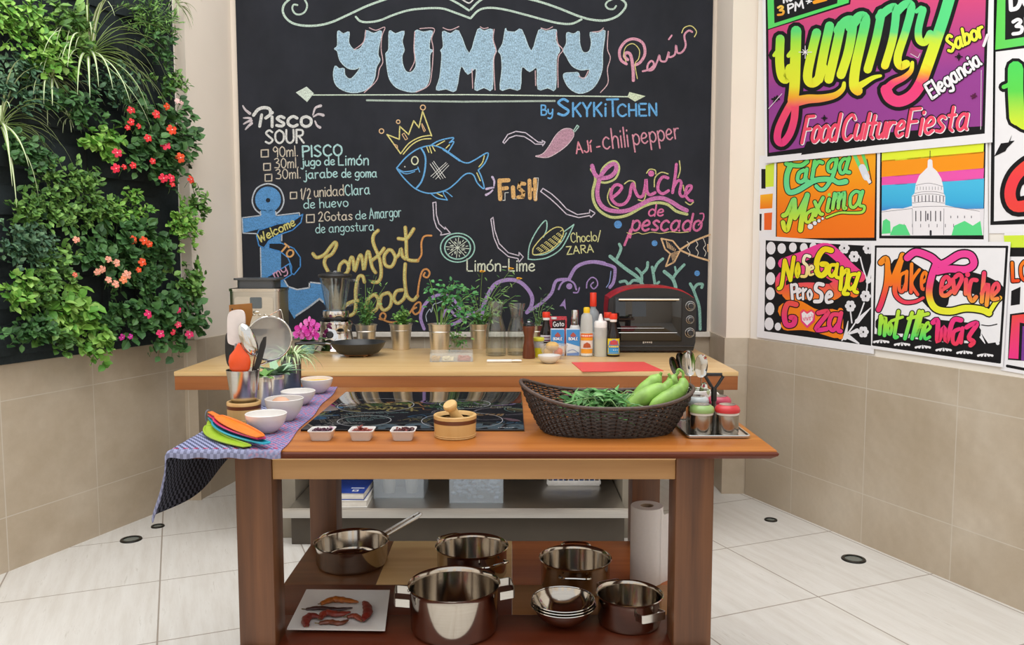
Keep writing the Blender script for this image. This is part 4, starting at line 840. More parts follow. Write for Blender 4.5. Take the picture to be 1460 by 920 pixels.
def bush(m, c, ax, ay, az, rx, rz, depth, n, L, W, cols, stems=True, asp=None):
    """leafy sprays: several stems from the root c; ax along the wall, az up, ay out of the wall"""
    ns = max(3, n//9)
    for k in range(ns):
        a = random.uniform(-1, 1); q = random.uniform(-1, 1)
        while a*a+q*q > 1: a = random.uniform(-1, 1); q = random.uniform(-1, 1)
        tip = c+ax*(a*rx)+az*(q*rz)+ay*(depth*(.5+.5*random.random())*(1.1-.6*(a*a+q*q)))
        root = c-az*(.25*rz)+ax*(a*rx*.3)+ay*.01
        midp = root.lerp(tip, .5)+ay*(depth*.25)+az*(rz*.15)
        P = catmull([root, midp, tip], 4)
        m.col = hexcol('#4e6a34', .2)
        m.tube(P, .0013, 3)
        for j in range(9):
            t = .35+.65*j/8; p = P[min(len(P)-1, int(t*(len(P)-1)))]
            d = (ax*random.uniform(-1, 1)+az*random.uniform(-.6, .9)+ay*random.uniform(.1, .8))
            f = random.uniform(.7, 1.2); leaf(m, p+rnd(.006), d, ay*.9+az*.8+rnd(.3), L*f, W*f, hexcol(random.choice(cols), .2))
def flower(name, parent, p, n, r, col, eye='#f3d9d0'):
    m = MB(); n = n.normalized(); s = n.cross(UPZ).normalized(); u = s.cross(n)
    for k in range(5):
        a = 2*pi*k/5+random.uniform(-.2, .2); d = s*cos(a)+u*sin(a); m.col = None
        c = hexcol(col, .12); t = s*-sin(a)+u*cos(a)
        vs = [p+n*.002, p+d*r*.55+t*r*.42+n*.004, p+d*r+t*r*.3-n*.001, p+d*r*1.05-n*.001, p+d*r-t*r*.3-n*.001, p+d*r*.55-t*r*.42+n*.004, p+d*r*.55+n*.001]
        m.add(vs, [[0, 1, 6], [1, 2, 3, 6], [3, 4, 5, 6], [5, 0, 6]], cols=[c]*4)
    m.add([p+n*.005+s*(cos(k)*r*.14)+u*(sin(k)*r*.14) for k in range(6)], [list(range(6))], cols=[lin(eye)])
    # calyx and stalk joining the plant
    m.col = lin('#4e6a34'); m.tube([p-n*.001, p-n*.03-UPZ*.012, p-n*.05-UPZ*.03], .0012, 3)
    clear_of_pockets(m); return m.build(name, LEAF, parent, world=True, smooth=False, fixn=False)
OL = ['#5f8a3d', '#4d7533', '#709a49', '#82ad57', '#426a2f']; LT_ = ['#7bab45', '#69a03f', '#8bbb52', '#5a9138', '#9cc663']; DK = ['#416a39', '#395f34', '#4b773f', '#578348', '#31562d']; GRY = ['#56795a', '#45694d', '#6a8d68', '#3b5f45']
def at_left(px, py, off=.05): return on_left(px, py, off)
def wallplant(px, py, rx, ry, n, L, W, cols, label, name='leafy_plant', cat='plant', depth=.10, flowers=(), fcol=None, fname='flower', group=None):
    c = at_left(px, py, .075); k = mpp(c.y)
    base = at_left(px, py+ry*.4, .04); T = thing(name, label, cat, base, 0, group)
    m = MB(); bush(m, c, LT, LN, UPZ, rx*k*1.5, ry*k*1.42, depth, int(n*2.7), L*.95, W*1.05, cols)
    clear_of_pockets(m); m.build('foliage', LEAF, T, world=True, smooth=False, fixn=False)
    for fl in flowers:
        fx, fy = fl[0], fl[1]; p = on_left(fx, fy, .06+depth+.03); r = (fl[2] if len(fl) > 2 else 5)*mpp(p.y)
        flower(fname, T, p, (LN+Vector((.1, -.5, .1))+rnd(.35)), r, fl[3] if len(fl) > 3 else fcol)
    return T
WP = [
 (30, 45, 45, 45, 130, .040, .022, LT_, 'bright green bush at the top left corner of the green wall'),
 (22, 120, 42, 32, 110, .036, .017, GRY, 'bushy dark green plant at the left frame edge between two spider plants'),
 (85, 42, 34, 40, 90, .05, .018, OL, 'tall stemmed green plant just right of the top left bush'),
 (60, 88, 30, 30, 80, .04, .026, LT_, 'yellow-green leafy plant left of the largest spider plant'),
 (205, 28, 42, 28, 150, .038, .008, OL, 'feathery green plant at the top of the wall, left of the small spider plant'),
 (215, 68, 26, 26, 60, .035, .018, DK, 'dark leafy plant under the feathery one at top right of the wall'),
 (150, 118, 38, 26, 90, .034, .016, GRY, 'dusty green leafy plant below the leaves of the largest spider plant'),
 (232, 120, 30, 18, 70, .034, .014, OL, 'thin sprig of green just above the red flowers'),
 (95, 152, 38, 26, 70, .038, .022, DK, 'dark leafy plant behind the hanging spider plant'),
 (132, 205, 30, 20, 60, .045, .032, LT_, 'round-leaved light green plant left of the red flowers'),
 (25, 225, 34, 28, 80, .036, .022, DK, 'dark green plant under the leftmost spider plant'),
 (88, 258, 42, 26, 130, .034, .018, OL, 'small-leaved green bush below the arching tips of the spider plants'),
 (55, 300, 46, 26, 140, .036, .02, OL, 'wide green bush at the left, second row under the spider plants'),
 (125, 300, 34, 28, 110, .036, .018, OL, 'bushy plant beside the lone salmon flower, above the salmon cluster'),
 (170, 298, 34, 24, 100, .034, .018, LT_, 'light green bush straight above the salmon flower cluster'),
 (248, 322, 28, 32, 110, .036, .022, LT_, 'fresh green bush at the right edge of the wall, level with orange flowers'),
 (28, 352, 42, 34, 140, .036, .018, GRY, 'grey-green bush at the left frame edge halfway down'),
 (68, 385, 34, 28, 80, .038, .02, OL, 'mid green bush left of the salmon flower cluster'),
 (14, 412, 22, 26, 50, .04, .026, LT_, 'bright yellow-green plant at the left frame edge low down'),
 (50, 425, 34, 28, 80, .036, .02, OL, 'small bush above the lowest left pockets'),
 (92, 445, 32, 34, 60, .06, .038, LT_, 'plant with big oval light green leaves low on the wall'),
 (255, 400, 26, 30, 70, .042, .026, OL, 'leafy plant at the right edge just above the magenta flowers'),
 (35, 468, 40, 22, 80, .038, .022, DK, 'dark green plant at the bottom left of the wall'),
 (128, 488, 24, 34, 60, .042, .03, LT_, 'plant trailing down over the tiles below the green wall'),
 (75, 480, 26, 20, 50, .045, .03, OL, 'green plant at the bottom of the wall, left of the trailing one'),
 (165, 448, 38, 26, 90, .040, .026, DK, 'dark plant low on the wall left of the magenta flowers'),
 (190, 395, 30, 20, 70, .04, .026, DK, 'dark leaves just under the salmon and orange flowers'),
 (270, 290, 14, 22, 40, .036, .022, OL, 'small sprig poking past the right edge below the red flowers'),
]
for a in WP: wallplant(*a, group='leafy plants of the living wall')
RED, SAL, MAG, ORR = '#e8363a', '#f0a68c', '#e02d6b', '#ef5427'
wallplant(215, 200, 60, 58, 230, .052, .034, DK, 'flowering plant full of red blooms at the right of the green wall', 'flowering_plant', 'flowers', .13,
          [(187, 157, 5.5), (223, 163, 6), (238, 152, 5, ORR), (187, 174, 5), (182, 182, 4), (198, 180, 4), (245, 185, 7, '#ef4a26'), (211, 197, 5.5), (236, 207, 7, '#ee3155'), (167, 218, 6.5, '#e42c4c'), (165, 240, 6.5, '#f0304e'), (190, 236, 5), (218, 230, 4.5), (257, 225, 7, ORR), (233, 254, 6.5, '#f0304e'), (244, 254, 6, '#f0304e'), (246, 263, 4), (272, 256, 6, '#e2402a'), (177, 238, 4), (253, 144, 4, '#f3c9c4'), (259, 147, 3, '#f3c9c4')], RED)
wallplant(150, 355, 50, 46, 170, .050, .034, DK, 'flowering plant with pale salmon blooms in the middle of the green wall', 'flowering_plant', 'flowers', .12,
          [(109, 342, 5), (155, 370, 5), (166, 375, 5.5), (146, 384, 5.5), (139, 388, 5), (181, 392, 6.5), (176, 399, 5.5, '#ef8c5c'), (155, 399, 5), (165, 405, 5.5), (107, 392, 4, '#e8785c')], SAL)
wallplant(205, 350, 26, 34, 90, .048, .034, DK, 'flowering plant with a few orange blooms right of the salmon ones', 'flowering_plant', 'flowers', .12,
          [(190, 342, 6), (205, 343, 6), (213, 348, 5), (203, 374, 6), (198, 385, 4)], ORR)
wallplant(228, 455, 56, 42, 190, .054, .038, DK, 'flowering plant with magenta blooms at the bottom right corner of the green wall', 'flowering_plant', 'flowers', .12,
          [(211, 448, 6.5), (254, 442, 5), (254, 463, 5, '#ea4a6a'), (229, 476, 6), (247, 474, 4.5, '#ea3a55'), (270, 477, 6), (174, 481, 5, '#c32d92'), (186, 480, 4, '#c32d92')], MAG)
SPC = ('#a3bd70', '#f0f3dd', '#97b562')
def blade(m, root, d, out, L, W, droop, cols=SPC, n=9):
    p = Vector(root); s = d.cross(UPZ)
    if s.length < .05: s = Vector(LT)
    s.normalize(); v = d.normalized(); rows = []; 
    for i in range(n+1):
        u = i/n; w = W*(.55+.45*sin(pi*min(1, u*1.4+.1)))*(1-u**4)*1.0+.0004
        nn = v.cross(s)
        rows.append([p-s*w+nn*w*.25, p-s*w*.38, p+s*w*.38, p+s*w+nn*w*.25])
        p = p+v*(L/n); v = (v+Vector((0, 0, -droop/n*(1+2.2*u)))).normalized()
    c = [hexcol(q, .12) for q in cols]
    vs = [q for r in rows for q in r]; fs = []; cs = []
    for i in range(n):
        for k in range(3): fs.append([i*4+k, i*4+k+1, i*4+k+5, i*4+k+4]); cs.append(c[k])
    m.add(vs, fs, cols=cs)
def spider(px, py, rpx, n, label, W=.0055, lean=0, up=.5, cols=SPC):
    rpx *= 1.25; n = int(n*1.35)
    c = on_left(px, py, .07); k = mpp(c.y); T = thing('spider_plant', label, 'spider plant', c, 0, 'spider plants of the living wall'); m = MB()
    for i in range(n):
        a = 2*pi*(i+random.random()*.6)/n
        d = LT*(cos(a)+lean)+UPZ*(sin(a)*.75+up+.1)+LN*random.uniform(.1, .6)
        blade(m, c+rnd(.008), d, LN, rpx*k*random.uniform(.75, 1.35), W*random.uniform(.8, 1.25), random.uniform(.7, 1.9), cols)
    clear_of_pockets(m); m.build('leaves', LEAF, T, world=True, fixn=False)
    return T
spider(128, 78, 88, 46, 'largest spider plant, arching at the top middle of the green wall', .0065, .15, .55)
t = spider(72, 112, 52, 22, 'spider plant hanging lower left of the largest one', .005, .3, .1)
spider(2, 178, 74, 26, 'spider plant cut by the left frame edge with long arching leaves', .0055, .5, .3)
spider(252, 6, 26, 16, 'small spider plant at the top right corner of the green wall', .004, .2, .2)
spider(185, 148, 24, 14, 'small spider plant just left of the topmost red flowers', .003, 0, .2)
spider(98, 168, 20, 12, 'tiny pale spider plantlet dangling under the hanging spider plant', .003, 0, .3)

# ================================================================== BACK COUNTER
CZ = .87
PINE = wood('pine_top', '#d2aa70', '#e3c390', 'x', .35, 22); REDW = wood('red_brown_edge', '#8c4f25', '#ad6a35', 'x', .4, 30)
cf = G(249, 530, CZ).y; cl = -1.585; cr = 1.062; ct = .088; cb = 4.76
T = thing('back_counter', 'long pale wooden counter with red-brown front edge under the chalkboard', 'counter', ((cl+cr)/2, (cf+cb)/2, 0))
MB().box(((cl+cr)/2, (cf+cb)/2, CZ-.011), (cr-cl, cb-cf, .022), .003).build('worktop', PINE, T, world=True)
m = MB(); m.box(((cl+cr)/2, cf+.02, CZ-.055), (cr-cl-.004, .035, .066), .002); m.box((cl+.02, (cf+cb)/2+.02, CZ-.055), (.035, cb-cf-.045, .066), .002); m.box((cr-.02, (cf+cb)/2+.02, CZ-.055), (.035, cb-cf-.045, .066), .002)
m.build('edge_band', REDW, T, world=True)
CON = M_('grey_stone_base', '#8d8577', .7, var=.12, scale=6)
for x in (-1.13, .60): MB().box((x, 4.33, (CZ-.025)/2), (.10, .66, CZ-.025), .004).build('support_wall', CON, T, world=True)
MB().box((-.265, 4.66, (CZ-.1)/2), (1.63, .03, CZ-.1), .003).build('back_panel', M_('dark_panel', '#57514a', .7), T, world=True)
MB().box((-.265, 4.26, .0725), (1.63, .70, .145), .003).build('plinth', M_('dark_plinth', '#4d463d', .7, var=.1, scale=6), T, world=True)
SZ = .2; sf = G(600, 725, SZ).y
T = thing('steel_shelf', 'brushed steel storage shelf with front lip under the back counter', 'shelf', (-.265, 4.2, .1455))
MB().box((-.265, (sf+4.62)/2, SZ-.004), (1.615, 4.62-sf, .008), .002).build('shelf_plate', steel('shelf_steel', '#c9c7c3', .34), T, world=True)
m = MB(); m.box((-.31, sf+.004, SZ-.025), (1.60+.16, .008, .048), .002); m.build('front_lip', steel('shelf_steel'), T, world=True)
for x in (-1.0, -.27, .47): MB().box((x, 4.35, .169), (.05, .5, .045), .002).build('bearer', steel('shelf_steel'), T, world=True)

# --- on the steel shelf
def wbox(px0, px1, py, depth, z):       # footprint from front bottom edge pixels
    a, b = G(px0, py, z), G(px1, py, z); return (a.x+b.x)/2, a.y+depth/2, b.x-a.x
bx, by, bw = wbox(462, 522, 724, .24, SZ)
def book(name, label, z, th, cover, w, d, x, y, rz, white=False):
    T = thing(name, label, 'book', (x, y, z), rz, 'books on the steel shelf')
    MB().box((0, 0, th/2), (w-.006, d-.008, th-.006), .001).build('pages', M_('book_pages', '#ddd8cf', .9), T)
    c = MB(); c.box((0, 0, th-.0015), (w, d, .003), .001); c.box((0, 0, .0015), (w, d, .003), .001); c.box((-w/2+.0015, 0, th/2), (.003, d, th), .001)
    return T, c.build('cover', cover, T)
book('book', 'thick white book lying under the blue book on the steel shelf', SZ+.0005, .034, M_('white_cover', '#e6e4df', .5), bw*1.02, .24, bx, by, .02)
T, c_ = book('book', 'blue covered book lying on top of the white one', SZ+.035, .036, M_('blue_cover', '#26408f', .35, var=.3, scale=8), bw*.97, .235, bx-.004, by+.004, -.03)
i = Ink(lambda x, y, h: Vector((x, y, .0362+h)), 1, .0004); i.quad([(.02, -.03), (.085, -.03), (.085, -.045), (.02, -.045)], '#dfe4f2', 1); i.quad([(.035, -.065), (.065, -.065), (.065, -.095), (.035, -.095)], '#e8ebf4', 1); i.up(); i.quad([(.043, -.073), (.057, -.073), (.057, -.087), (.043, -.087)], '#3a56a8', 1); i.m.build('cover_print', PRINT, T, smooth=False, fixn=False)
BOXP = clear_plastic('frosty_plastic', '#c3cdd6', .32); LIDP = clear_plastic('box_rim_plastic', '#dbe2e8', .55)
def tub(name, label, px0, px1, py, h, depth, parts):
    x, y, w = wbox(px0, px1, py, depth, SZ); T = thing(name, label, 'storage box', (x, y, SZ+.0005), 0, 'clear boxes on the steel shelf')
    m = MB(); t = .004
    m.box((0, 0, t/2), (w*.94, depth*.94, t), .001)
    for s in (-1, 1): m.box((s*(w/2-t), 0, h/2), (t, depth, h), .001); m.box((0, s*(depth/2-t), h/2), (w-2*t, t, h), .001)
    m.build('box_body', BOXP, T); r = MB()
    for s in (-1, 1): r.box((s*(w/2+.002), 0, h), (.012, depth+.016, .008), .002); r.box((0, s*(depth/2+.002), h), (w+.004, .012, .008), .002)
    r.build('rim', LIDP, T); return T, w, depth, h
T, w, d, h = tub('clear_storage_box', 'clear plastic box holding two pale cups, right of the books', 532, 605, 711, .16, .22, 0)
for sx in (-.06, .055):
    p = T.location; cpt = thing('plastic_cup', 'pale plastic cup in the clear box, %s one' % ('left' if sx < 0 else 'right'), 'cup', (p.x+sx, p.y-.02, p.z+.0045), 0, 'cups in the clear box')
    MB().lathe([(0, 0), (.026, 0), (.028, .004), (.034, .09), (.036, .092), (.036, .096), (.0325, .094), (.025, .006), (0, .005)], 24).build('cup_body', M_('milky_cup', '#d4d4d0', .5), cpt)
    MB().lathe([(.0345, .09), (.0375, .091), (.038, .097), (.036, .099)], 24).build('rim', M_('milky_cup_rim', '#e6e6e2', .4), cpt)
T, w, d, h = tub('clear_storage_box', 'clear plastic box filled with small blue-grey packets, in the middle of the steel shelf', 640, 718, 718, .15, .23, 0)
m = MB()
for k in range(90):
    p = (random.uniform(-w*.42, w*.42), random.uniform(-d*.40, d*.40), .014+random.random()*.1)
    m.ell(p, (.016, .013, .009), 7, 4)
o = m.build('packet_filling', M_('packets', '#8fa2b5', .45, var=.3, scale=50), T); tag(o, 'heap of small blue-grey packets', kind='stuff')
x, y, w = wbox(781, 855, 693, .2, SZ); d = .2
T = thing('plastic_basket', 'white slotted plastic basket with blue contents, right end of the steel shelf', 'basket', (x, y, SZ+.0005))
m = MB(); h = .1; wp = M_('white_plastic', '#ecebe9', .4)
m.box((0, 0, .004), (w, d, .008), .002)
for s in (-1, 1): m.box((0, s*d/2, .018), (w+.012, .006, .02), .002); m.box((s*w/2, 0, .018), (.006, d, .02), .002); m.box((0, s*d/2, h), (w+.03, .012, .014), .003); m.box((s*(w/2+.006), 0, h), (.012, d+.012, .014), .003)
m.build('basket_body', wp, T)
sl = MB()
for s in (-1, 1):
    for k in range(11): sl.box((-w/2+w*k/10, s*d/2, h/2+.01), (.006, .004, h-.02), .001)
    for k in range(7): sl.box((s*w/2, -d/2+d*k/6, h/2+.01), (.004, .006, h-.02), .001)
sl.build('slats', wp, T)
for k in range(5):
    q = thing('blue_packet', 'blue packet standing in the white slotted basket', 'packet', (x-w*.34+k*w*.17, y+random.uniform(-.03, .03), SZ+.0095), random.uniform(-.3, .3), 'blue packets in the white basket')
    MB().box((0, 0, .038), (.035, .09, .076), .008).build('wrapper', M_('blue_wrap', '#2f5fae', .35, var=.25, scale=30), q)
    MB().box((0, 0, .079), (.03, .084, .01), .002).build('sealed_edge', M_('blue_wrap_edge', '#7fa2d8', .35), q)

# --- things standing on the counter
def prof_px(cx, by, z, pts):
    """profile [(half width px, y px)] of an upright round thing standing at pixel (cx, by) on height z"""
    p = G(cx, by, z); k = mpp(p.y); return p, [(hw*k, max(0, zat(py, p.y)-z)) for hw, py in pts], k
def shell(prof, t, z0=.003):
    """outer profile to a closed open-topped shell of thickness t"""
    inner = [(max(r-t, 0), max(z, z0)) for r, z in prof]
    return [(0, prof[0][1])]+prof+[(prof[-1][0]-t*.5, prof[-1][1]+t*.3)]+inner[::-1]+[(0, inner[0][1] if inner[0][1] > z0 else z0)]
ci = [0]
def on_counter(cx, by): return G(cx, by, CZ)+Vector((0, 0, .0006))

# coffee machine
p = Vector((-1.375, 4.46, CZ+.0006)); W_c, H_c, D_c = .272, zat(412, 4.36)-CZ, .20
T = thing('coffee_machine', 'silver espresso machine with dark top at the left end of the counter', 'coffee machine', p)
BR = steel('machine_silver', '#c9c4ba', .34); DG = M_('machine_dark', '#4b4d50', .35)
def rrect(w, d, r, n=5): return [(sx*(w/2-r)+r*cos(a0+pi/2*k/n), sy*(d/2-r)+r*sin(a0+pi/2*k/n)) for sx, sy, a0 in ((1, 1, 0), (-1, 1, pi/2), (-1, -1, pi), (1, -1, 3*pi/2)) for k in range(n+1)]
m = MB(); m.prism(rrect(W_c, D_c, .03), .0, .02); m.prism(rrect(W_c, D_c*.5, .02), .02, .15, Matrix.Translation((0, D_c*.25, 0))); m.prism(rrect(W_c, D_c, .03), .15, H_c); m.build('body', BR, T, angle=30)
MB().prism(rrect(W_c*1.03, D_c*1.03, .03), H_c-.014, H_c).build('top_rim', steel('machine_rim', '#d2cdc4', .2), T)
m = MB(); m.prism(rrect(.20, .15, .02), H_c+.0, H_c+.045); m.prism(rrect(.235, .165, .02), H_c+.045, H_c+.055); m.build('bean_hopper', DG, T)
m = MB(); m.prism(rrect(.205, .17, .015), -.003, .003, Matrix.Translation((0, -D_c/2-.002, .205+.03)) @ Matrix.Rotation(pi/2, 4, 'X')); m.build('control_panel', steel('panel_silver', '#d6d1c7', .32), T)
m = MB(); m.prism(rrect(.062, .06, .006), -.002, .003, Matrix.Translation((.012, -D_c/2-.006, H_c-.075)) @ Matrix.Rotation(pi/2, 4, 'X')); m.build('display', M_('lcd', '#5d666b', .15), T)
for k in range(5): MB().ell((-.06+k*.03, -D_c/2-.006, H_c-.14), (.008, .004, .006), 10, 6).build('button', BR, T)
MB().ell((.012, -D_c/2-.006, H_c-.125), (.018, .006, .008), 14, 8).build('button', steel('machine_rim'), T)
m = MB(); m.lathe([(0, 0), (.028, 0), (.03, .02), (.03, .04), (0, .04)], 20, (0, -.05, .11)); m.build('brew_head', M_('dark_chrome', '#3a3938', .2, .8), T)
MB().prism(rrect(W_c*.9, D_c*.5, .015), .02, .028, Matrix.Translation((0, -D_c*.22, 0))).build('drip_tray', DG, T)

# blender
p = Vector((0, 4.64, CZ+.0006)); p.x = (478-730)/FPX*p.y; k = mpp(p.y)
zb = lambda py: zat(py, p.y)-CZ
T = thing('blender', 'chrome blender with tall glass jug near the left end of the counter', 'blender', p)
CHR = steel('chrome', '#dcdad8', .05)
MB().lathe([(0, 0), (30*k, 0), (31*k, .008), (26*k, .03), (22*k, zb(470)), (24*k, zb(463)), (23*k, zb(458)), (0, zb(456))], 40, sy=.9).build('motor_base', CHR, T)
MB().lathe([(16*k, zb(456)), (18*k, zb(453)), (19*k, zb(447)), (18*k, zb(443)), (10*k, zb(443))], 32).build('jug_collar', CHR, T)
MB().lathe([(17*k, zb(457)), (20*k, zb(456)), (20*k, zb(453)), (17*k, zb(452))], 32).build('rubber_gasket', BLACK_PLASTIC, T)
g = MB(); z0, z1 = zb(444), zb(392); rows = []
for u in range(13):
    t = u/12; r = (13+9*t)*k; rows.append([Vector((cos(a)*r*(1+.045*cos(a*8)), sin(a)*r*(1+.045*cos(a*8)), z0+(z1-z0)*t)) for a in [2*pi*q/48 for q in range(48)]])
inn = [[Vector((v.x*.93, v.y*.93, v.z+(.004 if kk == 0 else 0))) for v in r] for kk, r in enumerate(rows)]
g.grid(rows+inn[::-1], True); g.f.append(list(range(48))[::-1]); n0 = len(rows)*48*2-48; g.c.append(None); g.f.append(list(range(n0, n0+48))); g.c.append(None)
g.build('glass_jug', thin_glass('jug_glass', '#f6faf9', .14, .8), T, angle=60)
g = MB(); g.tube(catmull([(20*k, -.0, zb(400)), (30*k, -.0, zb(400)), (33*k, 0, zb(407)), (31*k, 0, zb(422)), (24*k, 0, zb(434)), (16*k, 0, zb(436))], 6), .0075, 10); g.build('jug_handle', GLASS, T)
MB().lathe([(0, zb(388)), (11*k, zb(388)), (12*k, zb(390)), (23*k, zb(391)), (24*k, zb(393)), (23*k, zb(396)), (20*k, zb(396.5)), (0, zb(395))], 32).build('lid', M_('dark_rubber', '#2b2b2c', .5), T)
MB().lathe([(0, zb(386)), (7*k, zb(386)), (8*k, zb(388.5))], 20).build('filler_cap', GLASS, T)
m = MB(); m.lathe([(0, 0), (.9, 0), (1, .2), (.85, .5), (0, .5)], 20, M=Matrix.Translation((-4*k, -21*k, zb(476))) @ Matrix.Rotation(radians(80), 4, 'X') @ Matrix.Scale(5*k, 4)); m.build('speed_knob', M_('knob_black', '#26262a', .25), T)
MB().lathe([(1.0, .1), (1.9, 0), (2.0, .2), (1.1, .3)], 24, M=Matrix.Translation((-4*k, -20.5*k, zb(476))) @ Matrix.Rotation(radians(80), 4, 'X') @ Matrix.Scale(5*k, 4)).build('dial_ring', CHR, T)
for a in range(4): MB().lathe([(0, 0), (.012, 0), (.012, .003), (0, .003)], 12, (cos(a*pi/2+.8)*22*k, sin(a*pi/2+.8)*20*k, -.0004)).build('foot', BLACK_PLASTIC, T)
MB().tube(catmull([(22*k, .02, zb(462)), (33*k, .02, zb(468)), (36*k, .02, zb(482)), (30*k, .03, .012), (16*k, .06, .008)], 6), .004, 8).build('power_cord', BLACK_PLASTIC, T)

# potted herbs in galvanised pails
TIN = steel('galvanised_tin', '#e9e4da', .3)
HG = ['#4f7d3a', '#3f6f31', '#649449', '#79a657', '#376330']
def pail(cx, by, rim_y, hw, label, plant, pcols=HG, y=None, cat='potted herb'):
    p = on_counter(cx, by)
    if y: p = Vector(((cx-730)/FPX*y, y, CZ+.0006))
    k = mpp(p.y); H = zat(rim_y, p.y)-CZ; R = hw*k
    T = thing('potted_herb', label, cat, p, 0, 'herbs in tin pails on the counter')
    pr = [(R*.74, 0), (R*.75, .003), (R*.9, H*.72), (R*.93, H*.73), (R*.93, H*.76), (R*.91, H*.77), (R*.97, H*.97), (R*1.03, H*.975), (R*1.04, H)]
    MB().lathe(shell(pr, .003), 36).build('pail', TIN, T)
    MB().lathe([(0, H*.85), (R*.5, H*.87), (R*.9, H*.84)], 20).build('soil', M_('potting_soil', '#3b2a1e', 1, var=.4, scale=120), T)
    m = MB(); plant(m, Vector((0, 0, H*.86)), R, k); m.build('herb_leaves', LEAF, T, smooth=False, fixn=False)
    return T
X, Yv = Vector((1, 0, 0)), Vector((0, -1, 0))
def herb_bush(rx, rz, n, L, W, cols=HG, up=.6):
    def f(m, c, R, k):
        for q in range(n//8):
            a = random.uniform(0, 2*pi); s = random.uniform(.2, 1); tip = c+Vector((cos(a)*rx*k*s, sin(a)*rx*k*s*.6, rz*k*random.uniform(.45, 1)*(1.15-.5*s)))
            P = catmull([c+Vector((cos(a)*R*.35, sin(a)*R*.35, 0)), c.lerp(tip, .55)+Vector((0, 0, .01)), tip], 4); m.col = hexcol('#5b7d3e', .2); m.tube(P, .0015, 3)
            for j in range(9):
                t = .25+.75*j/8; pp = P[min(len(P)-1, int(t*(len(P)-1)))]; d = Vector((random.uniform(-1, 1), random.uniform(-1, 1)*.7, random.uniform(-.2, .8)))
                ff = random.uniform(.7, 1.2); leaf(m, pp, d, Vector((0, -.5, 1))+rnd(.3), L*ff, W*ff, hexcol(random.choice(cols), .2))
    return f
def herb_stems(tips, leafL, leafW, cols=HG, per=7, base=None, w=.0022):
    def f(m, c, R, k):
        for tx, tz, dens in tips:
            tip = c+Vector((tx*k, random.uniform(-.02, .02), tz*k)); P = catmull([c+Vector((tx*k*.12, 0, -.005)), c+Vector((tx*k*.35, 0, tz*k*.5)), tip], 6)
            m.col = hexcol('#7a9c52', .15); m.tube(P, [w*(1-.6*q/len(P)) for q in range(len(P))], 4)
            for j in range(int(per*dens)):
                t = 1-(j/(per*dens))*.4 if base is None else base+(1-base)*j/(per*dens); pp = P[min(len(P)-1, int(t*(len(P)-1)))]
                d = Vector((random.uniform(-1, 1), random.uniform(-.7, .7), random.uniform(-.5, .6)))
                q = pp+d.normalized()*random.uniform(0, 14*k)
                leaf(m, q, d, Vector((0, -.7, 1))+rnd(.4), leafL*random.uniform(.7, 1.2), leafW*random.uniform(.7, 1.2), hexcol(random.choice(cols), .2))
    return f
def both(*fs): return lambda m, c, R, k: [f(m, c, R, k) for f in fs]
pail(521, 490, 463, 15.5, 'tall wispy tarragon-like herb in the leftmost tin pail, behind the frying pan', both(herb_bush(19, 48, 170, .026, .010), herb_stems([(0, 70, 1), (16, 74, 1), (28, 60, 1), (6, 55, 1)], .028, .007)), y=4.66)
pail(572, 498, 462, 16.5, 'low leafy herb in the second tin pail from the left, right of the frying pan', herb_bush(22, 26, 150, .024, .016, ['#5f8d3f', '#77a64d', '#4b7735', '#8bb45c']))
pail(627, 506, 462, 16.5, 'tall flat-leaf parsley in the tin pail behind the spice tray', both(herb_stems([(-14, 70, 2), (-16, 44, 1), (14, 62, 2), (22, 66, 3), (36, 60, 3.4), (46, 50, 3), (38, 30, 2.5), (54, 22, 2.5), (8, 56, 2)], .028, .02, ['#3f7f45', '#4f9250', '#2f6b38', '#63a35c'], 9, None, .003), herb_stems([(30, 8, 1), (38, -14, 1.2)], .022, .012, HG, 6)))
def flowering(m, c, R, k):
    herb_stems([(-20, 58, 2), (-30, 40, 2), (4, 80, 1.5), (-8, 50, 2), (30, 55, 2.5), (46, 84, 2), (58, 70, 1.6), (52, 46, 2), (20, 42, 2.5), (-40, 22, 1), (-34, 12, 1.4), (36, 34, 2)], .040, .009, ['#5c8a44', '#6f9c52', '#47753a', '#86ad63'], 9, .25)(m, c, R, k)
    for tx, tz in ((4, 80), (46, 84), (58, 70)):
        q = c+Vector((tx*k*.97, -.012, tz*k)); m.add([q+Vector((cos(a*pi/5)*.02*(1 if a % 2 == 0 else .6), -.004*a % .01, sin(a*pi/5)*.007)) for a in range(10)], [list(range(10))], cols=[lin('#eeb62a')]); m.col = lin('#c07a1e'); m.ell(q, (.008, .008, .005), 7, 4)
pail(684, 497, 462, 15, 'tall herb with small yellow flowers in a tin pail behind the two carafes', both(flowering, herb_bush(30, 30, 60, .03, .014)))
pail(766, 497, 464, 13, 'spindly dark herb in the tin pail behind the pepper mill', herb_stems([(-8, 30, 1.5), (6, 44, 1.5), (16, 50, 1.6), (22, 34, 1.4), (-2, 20, 2)], .024, .008, ['#4a6d41', '#5e8150', '#39583a'], 8, .2), y=4.74)
# sprigs in a water glass between parsley and next pail
p = on_counter(650, 501); k = mpp(p.y); T = thing('herb_glass', 'clear water glass with a few mint sprigs, just right of the parsley pail', 'glass with herbs', p)
MB().lathe(shell([(.024, .0), (.026, .002), (.031, .085)], .002, .004), 28).build('glass', GLASS, T)
m = MB(); herb_stems([(-8, 20, 1.4), (2, 28, 1.4), (10, 32, 1.6), (14, 12, 1)], .028, .016, HG, 7, .2)(m, Vector((0, 0, .03)), .02, k); m.build('sprigs', LEAF, T, smooth=False, fixn=False)

